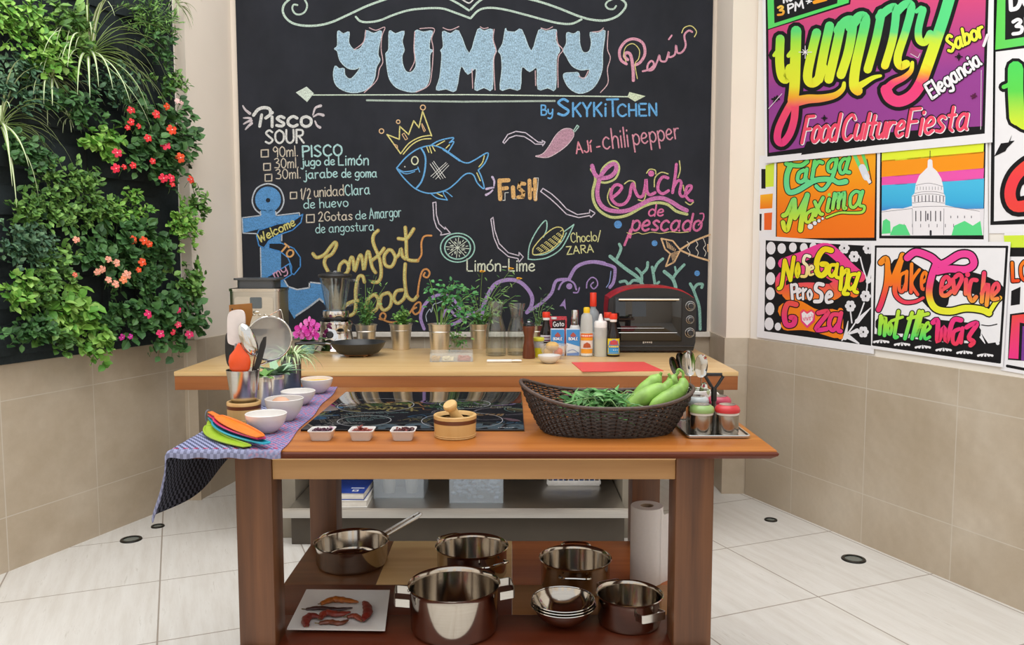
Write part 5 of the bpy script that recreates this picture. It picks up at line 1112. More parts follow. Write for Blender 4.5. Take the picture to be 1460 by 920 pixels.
# carafes
for cx, by, top, hw, lab in ((707, 507, 430, 14.5, 'glass water carafe with flared neck, left of the pair'), (737, 506, 433, 14, 'glass water carafe with flared neck, right of the pair beside the pepper mill')):
    p = on_counter(cx, by); k = mpp(p.y); H = zat(top, p.y)-CZ; z = lambda f: H*f
    T = thing('carafe', lab, 'carafe', p, 0, 'pair of water carafes')
    pr = [(hw*k*.95, 0), (hw*k, .006), (hw*k, z(.35)), (hw*k*.93, z(.5)), (hw*k*.66, z(.68)), (hw*k*.62, z(.76)), (hw*k*.72, z(.88)), (hw*k*.9, z(1))]
    q = catmull([(r, 0, zz) for r, zz in pr[2:]], 4); pr = pr[:2]+[(v.x, v.z) for v in q]
    MB().lathe(shell(pr, .003, .012), 40).build('glass_body', GLASS, T)

# black frying pan on a trivet
p = G(511, 507, CZ); k = mpp(p.y)
T = thing('trivet', 'round wooden slatted trivet under the frying pan', 'trivet', p+Vector((0, 0, .0006)))
for q in range(5): MB().box((0, (q-2)*.03, .009), (.16-abs(q-2)*.018, .018, .008), .002).build('slat', wood('trivet_wood', '#a96f3d', '#c08a52'), T)
for s in (-1, 1): MB().box((s*.045, 0, .0025), (.014, .14, .005), .001).build('crossbar', wood('trivet_wood', '', ''), T)
T = thing('frying_pan', 'black frying pan with long black handle on the wooden trivet', 'frying pan', p+Vector((0, 0, .0142)))
R = 39*k; H = zat(488, p.y)-CZ-.014
PANB = M_('pan_black', '#2a2b2c', .35)
MB().lathe([(0, 0), (R*.70, 0), (R*.74, .003), (R*.92, H*.55), (R*1.0, H), (R*.985, H+.002), (R*.9, H*.58), (R*.72, .006), (0, .005)], 56).build('pan_body', PANB, T)
a = radians(192); dv = Vector((cos(a), sin(a), 0)); h0 = dv*R*.97+Vector((0, 0, H*.85))
MB().tube(catmull([h0, h0+dv*.03+Vector((0, 0, .006)), h0+dv*.06+Vector((0, 0, .008))], 4), .006, 8).build('handle_bracket', steel('pan_bracket', '#8c8a88', .3), T)
MB().tube(catmull([h0+dv*.03+Vector((0, 0, .003)), h0+dv*.08+Vector((0, 0, .006)), h0+dv*.14+Vector((0, 0, .008)), h0+dv*.19+Vector((0, 0, .004))], 5), [.012]*5+[.014]*6+[.0155]*4+[.011], 10, flat=.7).build('handle', BLACK_PLASTIC, T)

# orchid behind the strainer, on the counter
p = Vector(((437-730)/FPX*4.5, 4.5, CZ+.0006)); k = mpp(4.48)
T = thing('orchid', 'potted orchid with bright magenta blooms on the counter, left of the blender', 'orchid', p)
MB().lathe(shell([(.032, 0), (.034, .003), (.042, .07)], .004), 28).build('pot', M_('aqua_pot', '#8fc4c9', .3), T)
MB().lathe([(0, .06), (.037, .058)], 16).build('bark', M_('potting_soil'), T)
m = MB(); m.col = hexcol('#4c7440')
for a, L in ((.3, .11), (2.6, .13), (1.5, .11), (4.2, .10), (5.6, .10)): leaf(m, Vector((0, 0, .06)), Vector((cos(a), sin(a)*.8, .55)), UPZ, L, .07, hexcol('#41693f', .15), .15, .35)
m.build('leaves', LEAF, T, smooth=False, fixn=False)
m = MB(); m.col = hexcol('#6c7f46'); m.tube(catmull([(0, 0, .07), (-.005, -.01, .12), (.0, -.02, zat(458, 4.47)-CZ), (.03, -.02, zat(462, 4.47)-CZ)], 5), .0022, 5); m.build('stem', LEAF, T)
for fx, fy in ((442, 461), (449, 466), (430, 470), (444, 475), (436, 480), (448, 480), (428, 478)):
    q = Vp(fx-1, fy-1, 4.44+.012*random.random()); m = MB(); f = (Vector((random.uniform(-.4, .3), -1, random.uniform(-.1, .2)))).normalized(); s = f.cross(UPZ).normalized(); u = s.cross(f)
    for a, L, w in ((pi/2, 1, .5), (pi/2+2.2, 1, .5), (pi/2-2.2, 1, .5), (.15, 1.05, .95), (pi-.15, 1.05, .95)):
        d = s*cos(a)+u*sin(a); t = d.cross(f); r = 9.3*k; pts = [q, q+d*r*L*.5+t*r*w*.55+f*.003, q+d*r*L*.85+t*r*w*.35, q+d*r*L, q+d*r*L*.85-t*r*w*.35, q+d*r*L*.5-t*r*w*.55+f*.003]
        c = hexcol(random.choice(['#d93bb0', '#e45cc4', '#c92a9c', '#ee7fd0']), .1); m.add(pts, [[0, 1, 2, 3], [0, 3, 4, 5]], cols=[c, c])
    m.col = lin('#a81a72'); m.ell(q+f*.006, (.006, .008, .005), 7, 5)
    m.build('bloom', LEAF, T, world=True, smooth=False, fixn=False)

# clear tray with biscuits and spices
x0_, x1_ = G(611, 515, CZ), G(662, 516, CZ); w = .22; d = .15
T = thing('clear_tray', 'clear divided plastic tray of beige and brick-red dry foods, in front of the parsley', 'tray', (-.313, 4.22, CZ+.0006), .06)
cp = clear_plastic('clear_acrylic', '#dfe6e8', .22, .05); m = MB(); t = .0025; h = .045
m.box((0, 0, t/2), (w, d, t))
for s in (-1, 1): m.box((s*(w/2-t/2), 0, h/2), (t, d, h)); m.box((0, s*(d/2-t/2), h/2), (w-2*t, t, h))
m.build('tray_body', cp, T); 
m = MB(); m.box((-.055, 0, .018), (.002, d-.008, .034)); m.build('divider', cp, T); MB().box((.02, 0, .018), (.002, d-.008, .034)).build('divider', cp, T)
for x, wd_, c, nm in ((-.083, .045, '#c29a5a', 'golden seeds'), (-.018, .064, '#e0cfa8', 'pale biscuits'), (.064, .074, '#b4614a', 'brick-red powder')):
    m = MB()
    for q in range(26): m.ell((x+random.uniform(-.4, .4)*wd_, random.uniform(-.4, .4)*d, .008+random.random()*.008), (.008, .007, .005), 7, 4)
    m.box((x, 0, .006), (wd_*.9, d*.88, .007), .002); o = m.build('food_filling', M_('dry_'+nm.split()[0], c, .9, var=.2, scale=60), T); tag(o, nm, kind='stuff')

# white peeler
p = on_counter(722, 517); T = thing('peeler', 'white plastic-handled peeler lying in front of the carafes', 'peeler', p, .05)
MB().box((-.035, 0, .008), (.13, .022, .014), .006, seg=3).build('handle', M_('white_plastic'), T)
m = MB(); m.tube(catmull([(.028, -.009, .009), (.05, -.013, .01), (.075, -.011, .009)], 4), .0035, 6); m.tube(catmull([(.028, .009, .009), (.05, .013, .01), (.075, .011, .009)], 4), .0035, 6); m.tube([(.075, -.011, .009), (.075, .011, .009)], .0035, 6); m.build('frame', M_('white_plastic'), T)
MB().box((.05, 0, .009), (.045, .012, .002), .0008).build('blade', STEEL, T)

# pepper mill
p, pr, k = prof_px(754, 511, CZ, [(9, 511), (9.2, 503), (8.4, 499), (8.8, 497), (7.0, 488), (6.8, 480), (8.3, 473), (9, 467), (8.6, 465)])
T = thing('pepper_mill', 'turned red-brown wooden pepper mill right of the carafes', 'pepper mill', p+Vector((0, 0, .0006)))
MB().lathe([(0, 0)]+pr+[(0, pr[-1][1])], 32).build('mill_body', wood('mill_wood', '#5a2c1a', '#7a4026', 'z', .25), T)
zt = pr[-1][1]; MB().lathe([(0, zt), (8.2*k, zt), (8.4*k, zt+.008), (7.4*k, zt+.014), (0, zt+.016)], 32).build('mill_head', M_('mill_top', '#3d4042', .2, .7), T)
MB().lathe([(0, zt+.015), (3*k, zt+.016), (3.4*k, zt+.02), (2*k, zt+.026), (0, zt+.027)], 20).build('knob', CHR, T)

# jars, bottles and cartons
def label_band(T, r, z0, z1, draw, col, nm='label', a0=-2.6, a1=-.55):
    """printed label wrapped round a bottle; draw(ink) paints in u 0..1, v 0..1"""
    mf = lambda u, v, h: Vector((cos(a0+(a1-a0)*u)*(r+.0006+h), sin(a0+(a1-a0)*u)*(r+.0006+h), z0+(z1-z0)*v))
    i = Ink(mf, 0, .0004); n = 16
    c = lin(col)
    i.m.add([mf(q/n, v, 0) for v in (0, 1) for q in range(n+1)], [[q, q+1, n+1+q+1, n+1+q] for q in range(n)], cols=[c]*n); i.up()
    # fine strips keep bands on the curve
    i.band = lambda v0, v1, cc, u0=0, u1=1: (i.up(), i.m.add([mf(u0+(u1-u0)*q/n, v, i.l*.0004) for v in (v0, v1) for q in range(n+1)], [[q, q+1, n+1+q+1, n+1+q] for q in range(n)], cols=[lin(cc)]*n), i.up())
    def patch(pts, cc):
        us = [q[0] for q in pts]; vs_ = [q[1] for q in pts]; N = 10; Mx = len(pts)
        for a in range(N):
            va = min(vs_)+(max(vs_)-min(vs_))*a/N; vb = min(vs_)+(max(vs_)-min(vs_))*(a+1)/N; vm = (va+vb)/2; xs = []
            for q in range(Mx):
                (ua, ya), (ub, yb_) = pts[q], pts[(q+1) % Mx]
                if (ya-vm)*(yb_-vm) < 0: xs.append(ua+(ub-ua)*(vm-ya)/(yb_-ya))
            if len(xs) >= 2: i.m.add([mf(min(xs)+(max(xs)-min(xs))*q/8, v, i.l*.0004) for v in (va, vb) for q in range(9)], [[q, q+1, 10+q, 9+q] for q in range(8)], cols=[lin(cc)]*8)
    i.poly = patch
    draw(i); i.m.build(nm, PRINT, T, smooth=False, fixn=False)
def btext(i, t, u0, u1, v, h, w, c, asp):
    # label text: v grows upward here, so flip through a small wrapper
    f = i.mapf; i.mapf = lambda x, y, l: f(x, -y/asp, l); i.text(t, u0, -v*asp, u1, -v*asp, h*asp, w, c); i.mapf = f
def bottle(name, label, cat, p, prof, mat, cap=None, capmat=None, liquid=None, n=32, group=None):
    T = thing(name, label, cat, p+Vector((0, 0, .0006)), 0, group)
    MB().lathe([(0, 0)]+prof+[(0, prof[-1][1])], n).build('bottle_body', mat, T)
    if cap: MB().lathe([(0, cap[0][1])]+cap+[(0, cap[-1][1])], n).build('cap', capmat, T)
    return T
REDC = M_('red_cap', '#e5391f', .35); DARKL = M_('soy_dark', '#1c1311', .12)
# yellow spice tub
p = Vector(((768-730)/FPX*4.36, 4.36, CZ+.0006)); T = thing('spice_tub', 'small tub with yellow lid and yellow sides behind the white bowl', 'tub', p); k = mpp(p.y)
MB().lathe([(0, 0), (.026, 0), (.027, .05), (0, .05)], 28).build('lower_body', M_('yellow_tub', '#d9cc2a', .4), T); MB().lathe([(.0272, .05), (.0275, .085), (0, .086)], 28).build('label', M_('grey_label', '#a9a9ad', .4), T); MB().lathe([(0, .086), (.03, .086), (.031, .09), (.031, .101), (.029, .103), (0, .103)], 28).build('lid', M_('yellow_lid', '#e3e04a', .35), T)
# soy bottles
def soy(cx, by, y, label, full):
    p = Vector(((cx-730)/FPX*y, y, CZ)); k = mpp(y); z = lambda py: zat(py, y)-CZ
    s = lambda f: f
    T = bottle('soy_sauce_bottle', label, 'bottle', p, [(9*k, 0), (9.6*k, .004), (9.6*k, .105), (8.8*k, .118), (5*k, .16), (4.2*k, .19), (4.2*k, .2)], DARKL, [(5.3*k, .2), (5.6*k, .204), (5.6*k, .225), (5*k, .23)], REDC, group='soy sauce bottles')
    MB().lathe([(4.3*k, .185), (5.1*k, .188), (4.9*k, .2), (3.2*k, .2)], 24).build('neck_ring', M_('white_plastic'), T)
    return T, k
T, k = soy(875, 509, 4.38, 'soy sauce bottle with yellow and blue label, in front of the toaster oven', 1)
def dl(i):
    i.band(.04, .1, '#3f8fd0'); i.poly([(.12,.12),(.88,.12),(.92,.5),(.8,.85),(.5,.95),(.2,.85),(.08,.5)], '#3f9ad8'); i.up(); i.poly([(.2,.62),(.8,.62),(.75,.86),(.5,.92),(.25,.86)], '#c94b4f'); i.up(); i.poly([(.05,.42),(.95,.42),(.92,.6),(.08,.6)], '#2a6fb8'); i.up(); [i.poly([(u, .45), (u+.09, .45), (u+.09, .57), (u, .57)], '#f2dc3a') for u in (.14, .27, .40, .53, .66, .77)]; i.up(); [i.poly([(u, .27), (u+.06, .27), (u+.06, .32), (u, .32)], '#f2f2f2') for u in (.45, .58, .71)]
label_band(T, 9.6*k, .012, .098, dl, '#eed42c')
T, k = soy(867, 503, 4.475, 'soy sauce bottle half hidden behind the labelled one', 0)
p2 = Vector(((779-730)/FPX*4.5, 4.5, CZ)); T, k = soy(779, 500, 4.5, 'dark soy bottle with red cap and white label, behind the small white bowl', 0)
label_band(T, 9.6*k, .07, .105, lambda i: (i.band(.1, .3, '#6a2a4a'), i.band(.55, .75, '#8a6a80', .3, .75)), '#d9d4dc')
# wine carton
y = 4.6; k = mpp(y); p = Vector(((795-730)/FPX*y, y, CZ)); Hc = zat(452, y)-CZ; w = 26*k
T = thing('wine_carton', 'red patterned drink carton with white lettering and white cap, behind the milk cartons', 'carton', p+Vector((0, 0, .0006)))
m = MB(); m.box((0, 0, Hc*.45), (w, .06, Hc*.9), .002); m.prism([(-.03, 0), (.03, 0), (.006, .022), (-.006, .022)], -w/2, w/2, Matrix.Translation((0, 0, Hc*.9)) @ Matrix.Rotation(pi/2, 4, 'Z') @ Matrix.Rotation(pi/2, 4, 'X')); m.build('carton_body', M_('carton_red', '#b3202b', .4, var=.5, scale=90), T)
i = Ink(lambda x, yy, h: Vector((x, -.0303-h, yy)), 1, .0004); f = i.mapf; i.mapf = lambda x, yy, l: f(x, -yy, l); i.poly([(-w*.3, -Hc*.90), (w*.42, -Hc*.93), (w*.42, -Hc*.70), (-w*.3, -Hc*.66)], '#27161a'); i.up(); i.text('Gato', -w*.24, -Hc*.73, w*.33, -Hc*.75, .026, .005, '#f0eceb'); i.m.build('label', PRINT, T, smooth=False, fixn=False)
MB().lathe([(0, 0), (.016, 0), (.016, .012), (0, .012)], 20, (-w*.2, -.018, Hc*.94)).build('cap', M_('white_plastic'), T)
# milk cartons
for cx, lab in ((795, 'blue and white milk carton, left of the pair'), (817, 'blue and white milk carton, right of the pair beside the vinegar')):
    p = on_counter(cx, 508); k = mpp(p.y); w = 19.5*k; H = zat(470, p.y)-CZ; T = thing('milk_carton', lab, 'carton', p, 0, 'pair of milk cartons')
    MB().box((0, .03, H/2), (w, .06, H), .002).build('carton_body', M_('carton_white', '#dfe6ee', .4), T)
    i = Ink(lambda x, yy, h: Vector((x, -.0003-h, -yy)), 1, .0004)
    i.quad([(-w/2+.001, -H+.001), (w/2-.001, -H+.001), (w/2-.001, -H*.36), (-w/2+.001, -H*.5)], '#3f8fd2', 2); i.up(); i.poly([(-w*.22, -H*.78), (0, -H*.9), (w*.22, -H*.78), (w*.16, -H*.72), (-w*.16, -H*.72)], '#b0564c'); i.poly([(-w*.36, -H*.72), (w*.36, -H*.72), (w*.36, -H*.58), (-w*.36, -H*.58)], '#2b6db8'); i.up(); i.text('BONLÉ' if 'É' in GL else 'BONLE', -w*.33, -H*.6, w*.33, -H*.6, H*.1, .003, '#f4f6f8'); i.stroke([(-w*.4, -H*.18), (0, -H*.24), (w*.4, -H*.12)], .004, '#8aa0c4'); i.quad([(-w*.45, -H*.1), (w*.45, -H*.14), (w*.45, -H*.02), (-w*.45, -H*.02)], '#6f8fc8', 2)
    i.m.build('label', PRINT, T, smooth=False, fixn=False)
# spray can
y = 4.56; k = mpp(y); p = Vector(((820-730)/FPX*y, y, CZ)); z = lambda py: zat(py, y)-CZ
T = bottle('spray_can', 'steel topped white can behind the milk cartons', 'can', p, [(7*k, 0), (7.4*k, .004), (7.4*k, z(468)), (6*k, z(464))], M_('white_plastic'), [(5.2*k, z(464)), (5.4*k, z(463)), (5.2*k, z(443)), (4.8*k, z(442))], CHR)
# vinegar
p = on_counter(836, 508); k = mpp(p.y); z = lambda py: zat(py, p.y)-CZ
T = bottle('vinegar_bottle', 'clear bottle with yellow cap and orange label, between milk cartons and squeeze bottle', 'bottle', p, [(8.6*k, 0), (9*k, .004), (9*k, z(470)), (8.4*k, z(456)), (7.4*k, z(450)), (4*k, z(446)), (3.8*k, z(444))], clear_plastic('vinegar_plastic', '#e8ebe6', .5, .08), [(4.4*k, z(447)), (4.6*k, z(446)), (4.6*k, z(440)), (3.6*k, z(438.5))], M_('yellow_cap', '#f0c61e', .35))
def dv_(i):
    i.band(0, .1, '#e9e6de'); i.band(.1, .3, '#f0a030'); i.band(.3, .68, '#e9dcd4'); i.band(.68, .82, '#f0a12a'); i.band(.82, .97, '#e8572c'); i.poly([(.22, .36), (.78, .36), (.72, .52), (.5, .6), (.28, .52)], '#b4552f'); i.up(); [i.poly([(u, .86), (u+.08, .86), (u+.08, .93), (u, .93)], '#f6ede4') for u in (.1, .22, .34, .46, .6, .72, .84)]; i.up()
label_band(T, 9*k, .006, z(475), dv_, '#f0a030')
# tall red capped bottle
y = 4.55; k = mpp(y); p = Vector(((846-730)/FPX*y, y, CZ)); z = lambda py: zat(py, y)-CZ
T = bottle('spirit_bottle', 'tall clear bottle with long red cap, behind the vinegar', 'bottle', p, [(9*k, 0), (9.4*k, .004), (9.4*k, z(452)), (8*k, z(445)), (4*k, z(440)), (4*k, z(436))], clear_plastic('bottle_clear', '#c3ccd2', .45, .05), [(4.6*k, z(437)), (4.8*k, z(436)), (4.6*k, z(418)), (4.2*k, z(417.5))], REDC)
# squeeze bottle with oil
p = on_counter(856, 508); k = mpp(p.y); z = lambda py: zat(py, p.y)-CZ
T = thing('squeeze_bottle', 'squeeze bottle of pale yellow oil with white nozzle cap', 'bottle', p)
MB().lathe([(0, .001), (8.8*k, .001), (9.2*k, .004), (9.2*k, z(484)), (0, z(484))], 28).build('oil', clear_plastic('pale_oil', '#c9c489', .8, .1), T)
MB().lathe([(9.4*k, 0), (9.5*k, z(470)), (9*k, z(466)), (8*k, z(465))], 28).build('bottle_body', clear_plastic('soft_plastic', '#e6e7e4', .5, .3), T)
MB().lathe([(0, z(467)), (9.2*k, z(467)), (9.2*k, z(460)), (8*k, z(458)), (4*k, z(457.5)), (3.4*k, z(455)), (1.6*k, z(448)), (0, z(447.5))], 28).build('nozzle_cap', M_('white_plastic'), T)
# glass bowl with potatoes
p = on_counter(789, 512); k = mpp(p.y); R = 21*k; H = zat(487, p.y)-CZ-.018
T = thing('glass_bowl', 'clear glass bowl of potato and red pepper behind the small white bowl', 'bowl', p)
q = [(R*.45, 0), (R*.5, .003), (R*.8, H*.45), (R*.97, H*.9), (R, H)]; MB().lathe(shell(q, .003, .005), 40).build('bowl_body', clear_plastic('bowl_glass', '#e9e4da', .25, .03), T)
for dx, dy, dz, rr, c, nm, lb in ((-.006, .0, .066, (.036, .03, .024), '#d9b06a', 'potato', 'peeled yellow potato on top in the clear glass bowl'), (.026, .010, .036, (.024, .024, .021), '#e04a2c', 'red_pepper', 'bright red pepper at the right in the clear glass bowl'), (-.026, .008, .036, (.026, .024, .021), '#cfa768', 'potato', 'yellow potato at the left in the clear glass bowl')):
    m = MB(); m.ell((0, 0, 0), rr, 18, 12)
    for v in m.v: v += Vector((noise_f(v*40)*.002,)*3) if False else Vector((sin(v.x*130)*.0012, cos(v.z*110)*.001, sin(v.y*120+1)*.0012))
    tag(m.build(nm, M_(nm+'_skin', c, .55 if nm == 'potato' else .25, var=.15, scale=40), None, p+Vector((dx, dy, dz))), lb, 'vegetable')
# small white bowl
def white_bowl(p, R, H, label, n=44, group=None):
    T = thing('white_bowl', label, 'bowl', p, 0, group)
    q = catmull([(R*.46, 0, .004), (R*.55, 0, H*.1), (R*.8, 0, H*.38), (R*.95, 0, H*.72), (R, 0, H)], 4)
    pr = [(R*.40, 0), (R*.44, .001)]+[(v.x, v.z) for v in q]
    MB().lathe(shell(pr, .0035, .006), n).build('bowl_body', WHITE_CERAMIC, T); return T
p = on_counter(783, 518); k = mpp(p.y); white_bowl(p, 16.5*k, zat(505, p.y)-CZ-.006, 'small white bowl at the front of the counter, left of the red mat')
# red mat
a, b, c, d = [G(*q, CZ) for q in ((815, 517.5), (918, 517), (946, 529.5), (830, 530.5))]
T = MB(); T.prism([(v.x, v.y) for v in (d, c, b, a)], CZ+.0006, CZ+.0036); pm = Vector(((a.x+c.x)/2, (a.y+c.y)/2, CZ))
tag(T.build('cutting_mat', M_('red_mat', '#e8534e', .5, var=.03), None, pm, world=True), 'thin red cutting mat lying on the counter before the toaster oven', 'cutting mat')

# toaster oven
y = 4.53; x0_ = (868-730)/FPX*y; x1_ = (993-730)/FPX*y; k = mpp(y); w = x1_-x0_; xc = (x0_+x1_)/2; z = lambda py: zat(py, y)-CZ
T = thing('toaster_oven', 'red and black toaster oven with three knobs at the right of the counter', 'toaster oven', (xc, y, CZ+.0006)); Dp = .26
def dome(w, h0, h1, r=.03, n=14):
    pts = [(-w/2+.012, .012), (w/2-.012, .012)]
    pts += [(w/2, .06), (w/2+.002, h0*.8)]
    for q in range(n+1):
        u = q/n; xx = w/2-w*u; pts.append((xx*.985, h0+(h1-h0)*(1-abs(2*u-1)**3)))
    pts += [(-w/2-.002, h0*.8), (-w/2, .06)]; return pts
RX = Matrix.Rotation(pi/2, 4, 'X')
zt0, zt1 = z(427), z(411)
MB().prism(dome(w*.985, zt0+.008, zt1+.012), -Dp, -.03, RX).build('red_housing', M_('oven_red', '#b5202a', .3), T, angle=35)
MB().prism(dome(w, zt0, zt1), -.034, 0, RX).build('front_fascia', M_('oven_black', '#1f1f21', .3), T, angle=35)
xa, xb = -w/2+(876-868)*k, -w/2+(973-868)*k; za, zb_ = z(487), z(424)
MB().box(((xa+xb)/2, -.004, (za+zb_)/2), (xb-xa, .008, zb_-za), .003).build('door_frame', M_('door_black', '#151517', .25), T)
gm, nt, b = newmat('oven_glass'); setp(b, Base_Color=(.008, .008, .009, 1), Roughness=.04, Specular_IOR_Level=.8)
do = MB().box(((xa+xb)/2, -.0095, (za+zb_)/2), (xb-xa-.012, .004, zb_-za-.012), .001).build('door_glass', gm, T)
MB().tube([(xa+.02, -.035, zb_-.012), (xb-.025, -.035, zb_-.012)], .006, 10).build('door_handle', steel('oven_handle', '#e6e0d2', .3), T)
for s in (xa+.04, xb-.045): MB().tube([(s, -.008, zb_-.012), (s, -.036, zb_-.012)], .005, 8).build('handle_post', BLACK_PLASTIC, T)
for py in (474.5, 468): MB().tube([(xa+.008, -.0125, z(py)), (xb-(.028 if py > 470 else .1), -.0125, z(py))], .0015 if py > 470 else .0008, 6).build('rack_rail', steel('rail', '#d8d8d8', .3), T)
for q, py in enumerate((436.5, 456, 474.5)):
    kx = -w/2+(984.5-868)*k; Mk = Matrix.Translation((kx, 0, z(py))) @ RX
    r = .0265 if q != 1 else .022
    kb = MB().lathe([(r*.95, .001), (r*1.05, .003), (r*1.05, .005), (r*.9, .006)], 32, M=Mk).build('dial_ring', steel('dial_silver', '#a9a7a4', .25), T)
    kk = MB().lathe([(r*.72, .001), (r*.74, .02), (r*.66, .024), (r*.6, .0245)], 32, M=Mk).build('knob', CHR, T); MB().lathe([(0, .0235), (r*.62, .0235), (r*.6, .026), (0, .0265)], 24, M=Mk).build('knob_face', M_('knob_black'), kk)
i = Ink(lambda x, yy, h: Vector((x, -.0005-h, -yy)), 1, .0004); [i.stroke([(-w/2+(xa_-868)*k, -z(488.3)), (-w/2+(xb_-868)*k, -z(488.3))], wd_, '#d8d4d0', False) for xa_, xb_, wd_ in ((917.5, 919.5, .013), (920.5, 922.5, .008), (923.5, 925.5, .008), (926.5, 928.5, .008), (929.3, 930.8, .012))]; i.m.build('badge', PRINT, T, smooth=False, fixn=False)
MB().box((0, -.003, .035), (w*.97, .006, .012), .003).build('lower_ridge', M_('ridge_black', '#2c2c2e', .25), T)
for sx in (-1, 1):
    for sy in (.03, Dp-.03): MB().lathe([(0, 0), (.012, 0), (.013, .013), (0, .013)], 14, (sx*(w/2-.04), sy, 0)).build('foot', BLACK_PLASTIC, T)

# ================================================================== ISLAND TABLE
TZ = .93; tx0, tx1, ty0, ty1 = -.845, .667, 2.01, 2.99; SHZ = .38
OAK = wood('island_top', '#97541f', '#bb7636', 'x', .28, 26); LEGW = wood('leg_wood', '#50301c', '#7d5030', 'z', .4, 24); APR = wood('apron_pine', '#a97a48', '#c29660', 'x', .45, 20); APR2 = wood('apron_pale', '#cfa873', '#e0bd8b', 'x', .45, 20); EDG = wood('edge_mahogany', '#4e210f', '#6a301a', 'x', .5, 26, Specular_IOR_Level=.25)
T = thing('kitchen_island', 'wooden kitchen island table with dark legs, orange-brown top and lower shelf', 'table', ((tx0+tx1)/2, (ty0+ty1)/2, 0))
w, d = tx1-tx0, ty1-ty0; cxm, cym = (tx0+tx1)/2, (ty0+ty1)/2
m = MB(); m.add([(cxm+sx*(w/2-i_), cym+sy*(d/2-i_), z) for i_, z in ((.014, TZ), (.012, TZ)) for sx, sy in ((-1, -1), (1, -1), (1, 1), (-1, 1))], [])
m = MB(); ring = lambda i_, z: [Vector((cxm+sx*(w/2-i_), cym+sy*(d/2-i_), z)) for sx, sy in ((-1, -1), (1, -1), (1, 1), (-1, 1))]
m.box((cxm, cym, TZ-.006), (w-.008, d-.008, .012), .002); o = m.build('tabletop', OAK, T, world=True)
m = MB(); rr = [ring(.004, TZ-.004), ring(0, TZ-.008), ring(.002, TZ-.014), ring(.016, TZ-.024), ring(.06, TZ-.024)]
m.grid(rr, True); m.f += [[0, 1, 2, 3], [16, 17, 18, 19][::-1]]; m.c += [None, None]; m.build('table_edge', EDG, T, world=True, angle=25)
LX = ((-.719, -.624), (.426, .525))
for (a, b) in LX:
    for y0, y1 in ((2.085, 2.18), (2.845, 2.94)): MB().box(((a+b)/2, (y0+y1)/2, (TZ-.024)/2), (b-a, y1-y0, TZ-.024), .003).build('leg', LEGW, T, world=True)
zt = TZ-.0245
for ya, yb in ((2.088, 2.125),):
    MB().box((-.099, (ya+yb)/2, zt-.0095), (1.049, yb-ya, .019), .0015).build('apron_strip', APR2, T, world=True); MB().box((-.099, (ya+yb)/2+.003, zt-.045), (1.049, yb-ya, .052), .002).build('apron', APR, T, world=True)
MB().box((-.099, 2.905, zt-.03), (1.049, .035, .06), .002).build('apron', APR, T, world=True)
for x in (-.68, .482): MB().box((x, 2.51, zt-.03), (.03, .66, .06), .002).build('apron', APR, T, world=True)
# lower shelf: planks of different woods; light through the gap painted into paler ones
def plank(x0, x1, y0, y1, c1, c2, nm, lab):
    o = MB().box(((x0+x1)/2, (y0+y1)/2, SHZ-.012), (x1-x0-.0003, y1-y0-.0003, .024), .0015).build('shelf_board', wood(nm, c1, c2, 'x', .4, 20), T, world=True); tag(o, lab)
sx0, sx1 = -.722, .528
plank(sx0, sx1, 2.06, 2.29, '#54210f', '#6d2f18', 'board_dark_red', 'dark red-brown front shelf board')
plank(sx0, 0.0, 2.29, 2.505, '#572713', '#703720', 'board_brown', 'dark brown shelf board'); plank(0.0, sx1, 2.29, 2.505, '#9c6a3a', '#b7834f', 'board_mid_lit', 'mid brown shelf board, lightened as if lit')
plank(sx0, -.43, 2.505, 2.90, '#5f3a20', '#7c4f2e', 'board_walnut', 'walnut brown shelf board'); plank(-.43, 0.0, 2.505, 2.90, '#d6ae74', '#ebc991', 'board_pale_lit', 'pale pine shelf board, lightened as if lit'); plank(0.0, sx1, 2.505, 2.90, '#a85a2e', '#c5763f', 'board_orange_lit', 'reddish orange shelf board, lightened as if lit')
m = MB()
for x in (-.67, .475): m.box((x, 2.48, SHZ-.045), (.05, .56, .04), .002)
for k_, x in enumerate((-.67, .475)): MB().box((x, 2.51, SHZ-.0445), (.05, .66, .04), .002).build('shelf_rail', LEGW, T, world=True)

# induction hob
hx0, hx1, hy0, hy1 = -.585, .034, 2.233, 2.853; hz = TZ+.0006
T = thing('induction_hob', 'black glass induction hob with ring marks set on the island top', 'hob', ((hx0+hx1)/2, (hy0+hy1)/2, hz))
gm2, nt, b = newmat('hob_glass'); f = noise(nt, 200, 2, ocoord(nt)); nt.links.new(ramp(nt, f, [(.3, (.006, .006, .007)), (.75, (.012, .012, .014))]), b.inputs['Base Color']); setp(b, Roughness=.03, Specular_IOR_Level=.6)
MB().box(((hx0+hx1)/2, (hy0+hy1)/2, hz+.0028), (hx1-hx0, hy1-hy0, .0055), .0015).build('glass_top', gm2, T, world=True)
for px, py, r in ((519.5, 600, .077), (659, 599.5, .118), (536, 578, .121), (663, 576, .082)):
    q = G(px, py, hz+.0057)-T.location; i = Ink(lambda x, y, h: Vector((x, y, q.z+h)), 1, .0002); i.ring((q.x, q.y), r, r, .0022, '#8d8e90'); i.stroke([(q.x-.02, q.y), (q.x+.02, q.y)], .0012, '#77787a', False)
    i.m.build('cooking_zone', PRINT, T, smooth=False, fixn=False)
i = Ink(lambda x, y, h: Vector((x, -y, .0057+h)), 1, .0002); q = G(710, 612.5, hz)-T.location; q2 = G(733, 612.5, hz)-T.location; [i.stroke([(q.x+(q2.x-q.x)*f0, -q.y), (q.x+(q2.x-q.x)*f1, -q.y)], .004, '#b4b4b4', False) for f0, f1 in ((0, .08), (.14, .24), (.28, .44), (.5, .62), (.68, .78), (.82, 1))]; i.m.build('badge', PRINT, T, smooth=False, fixn=False)

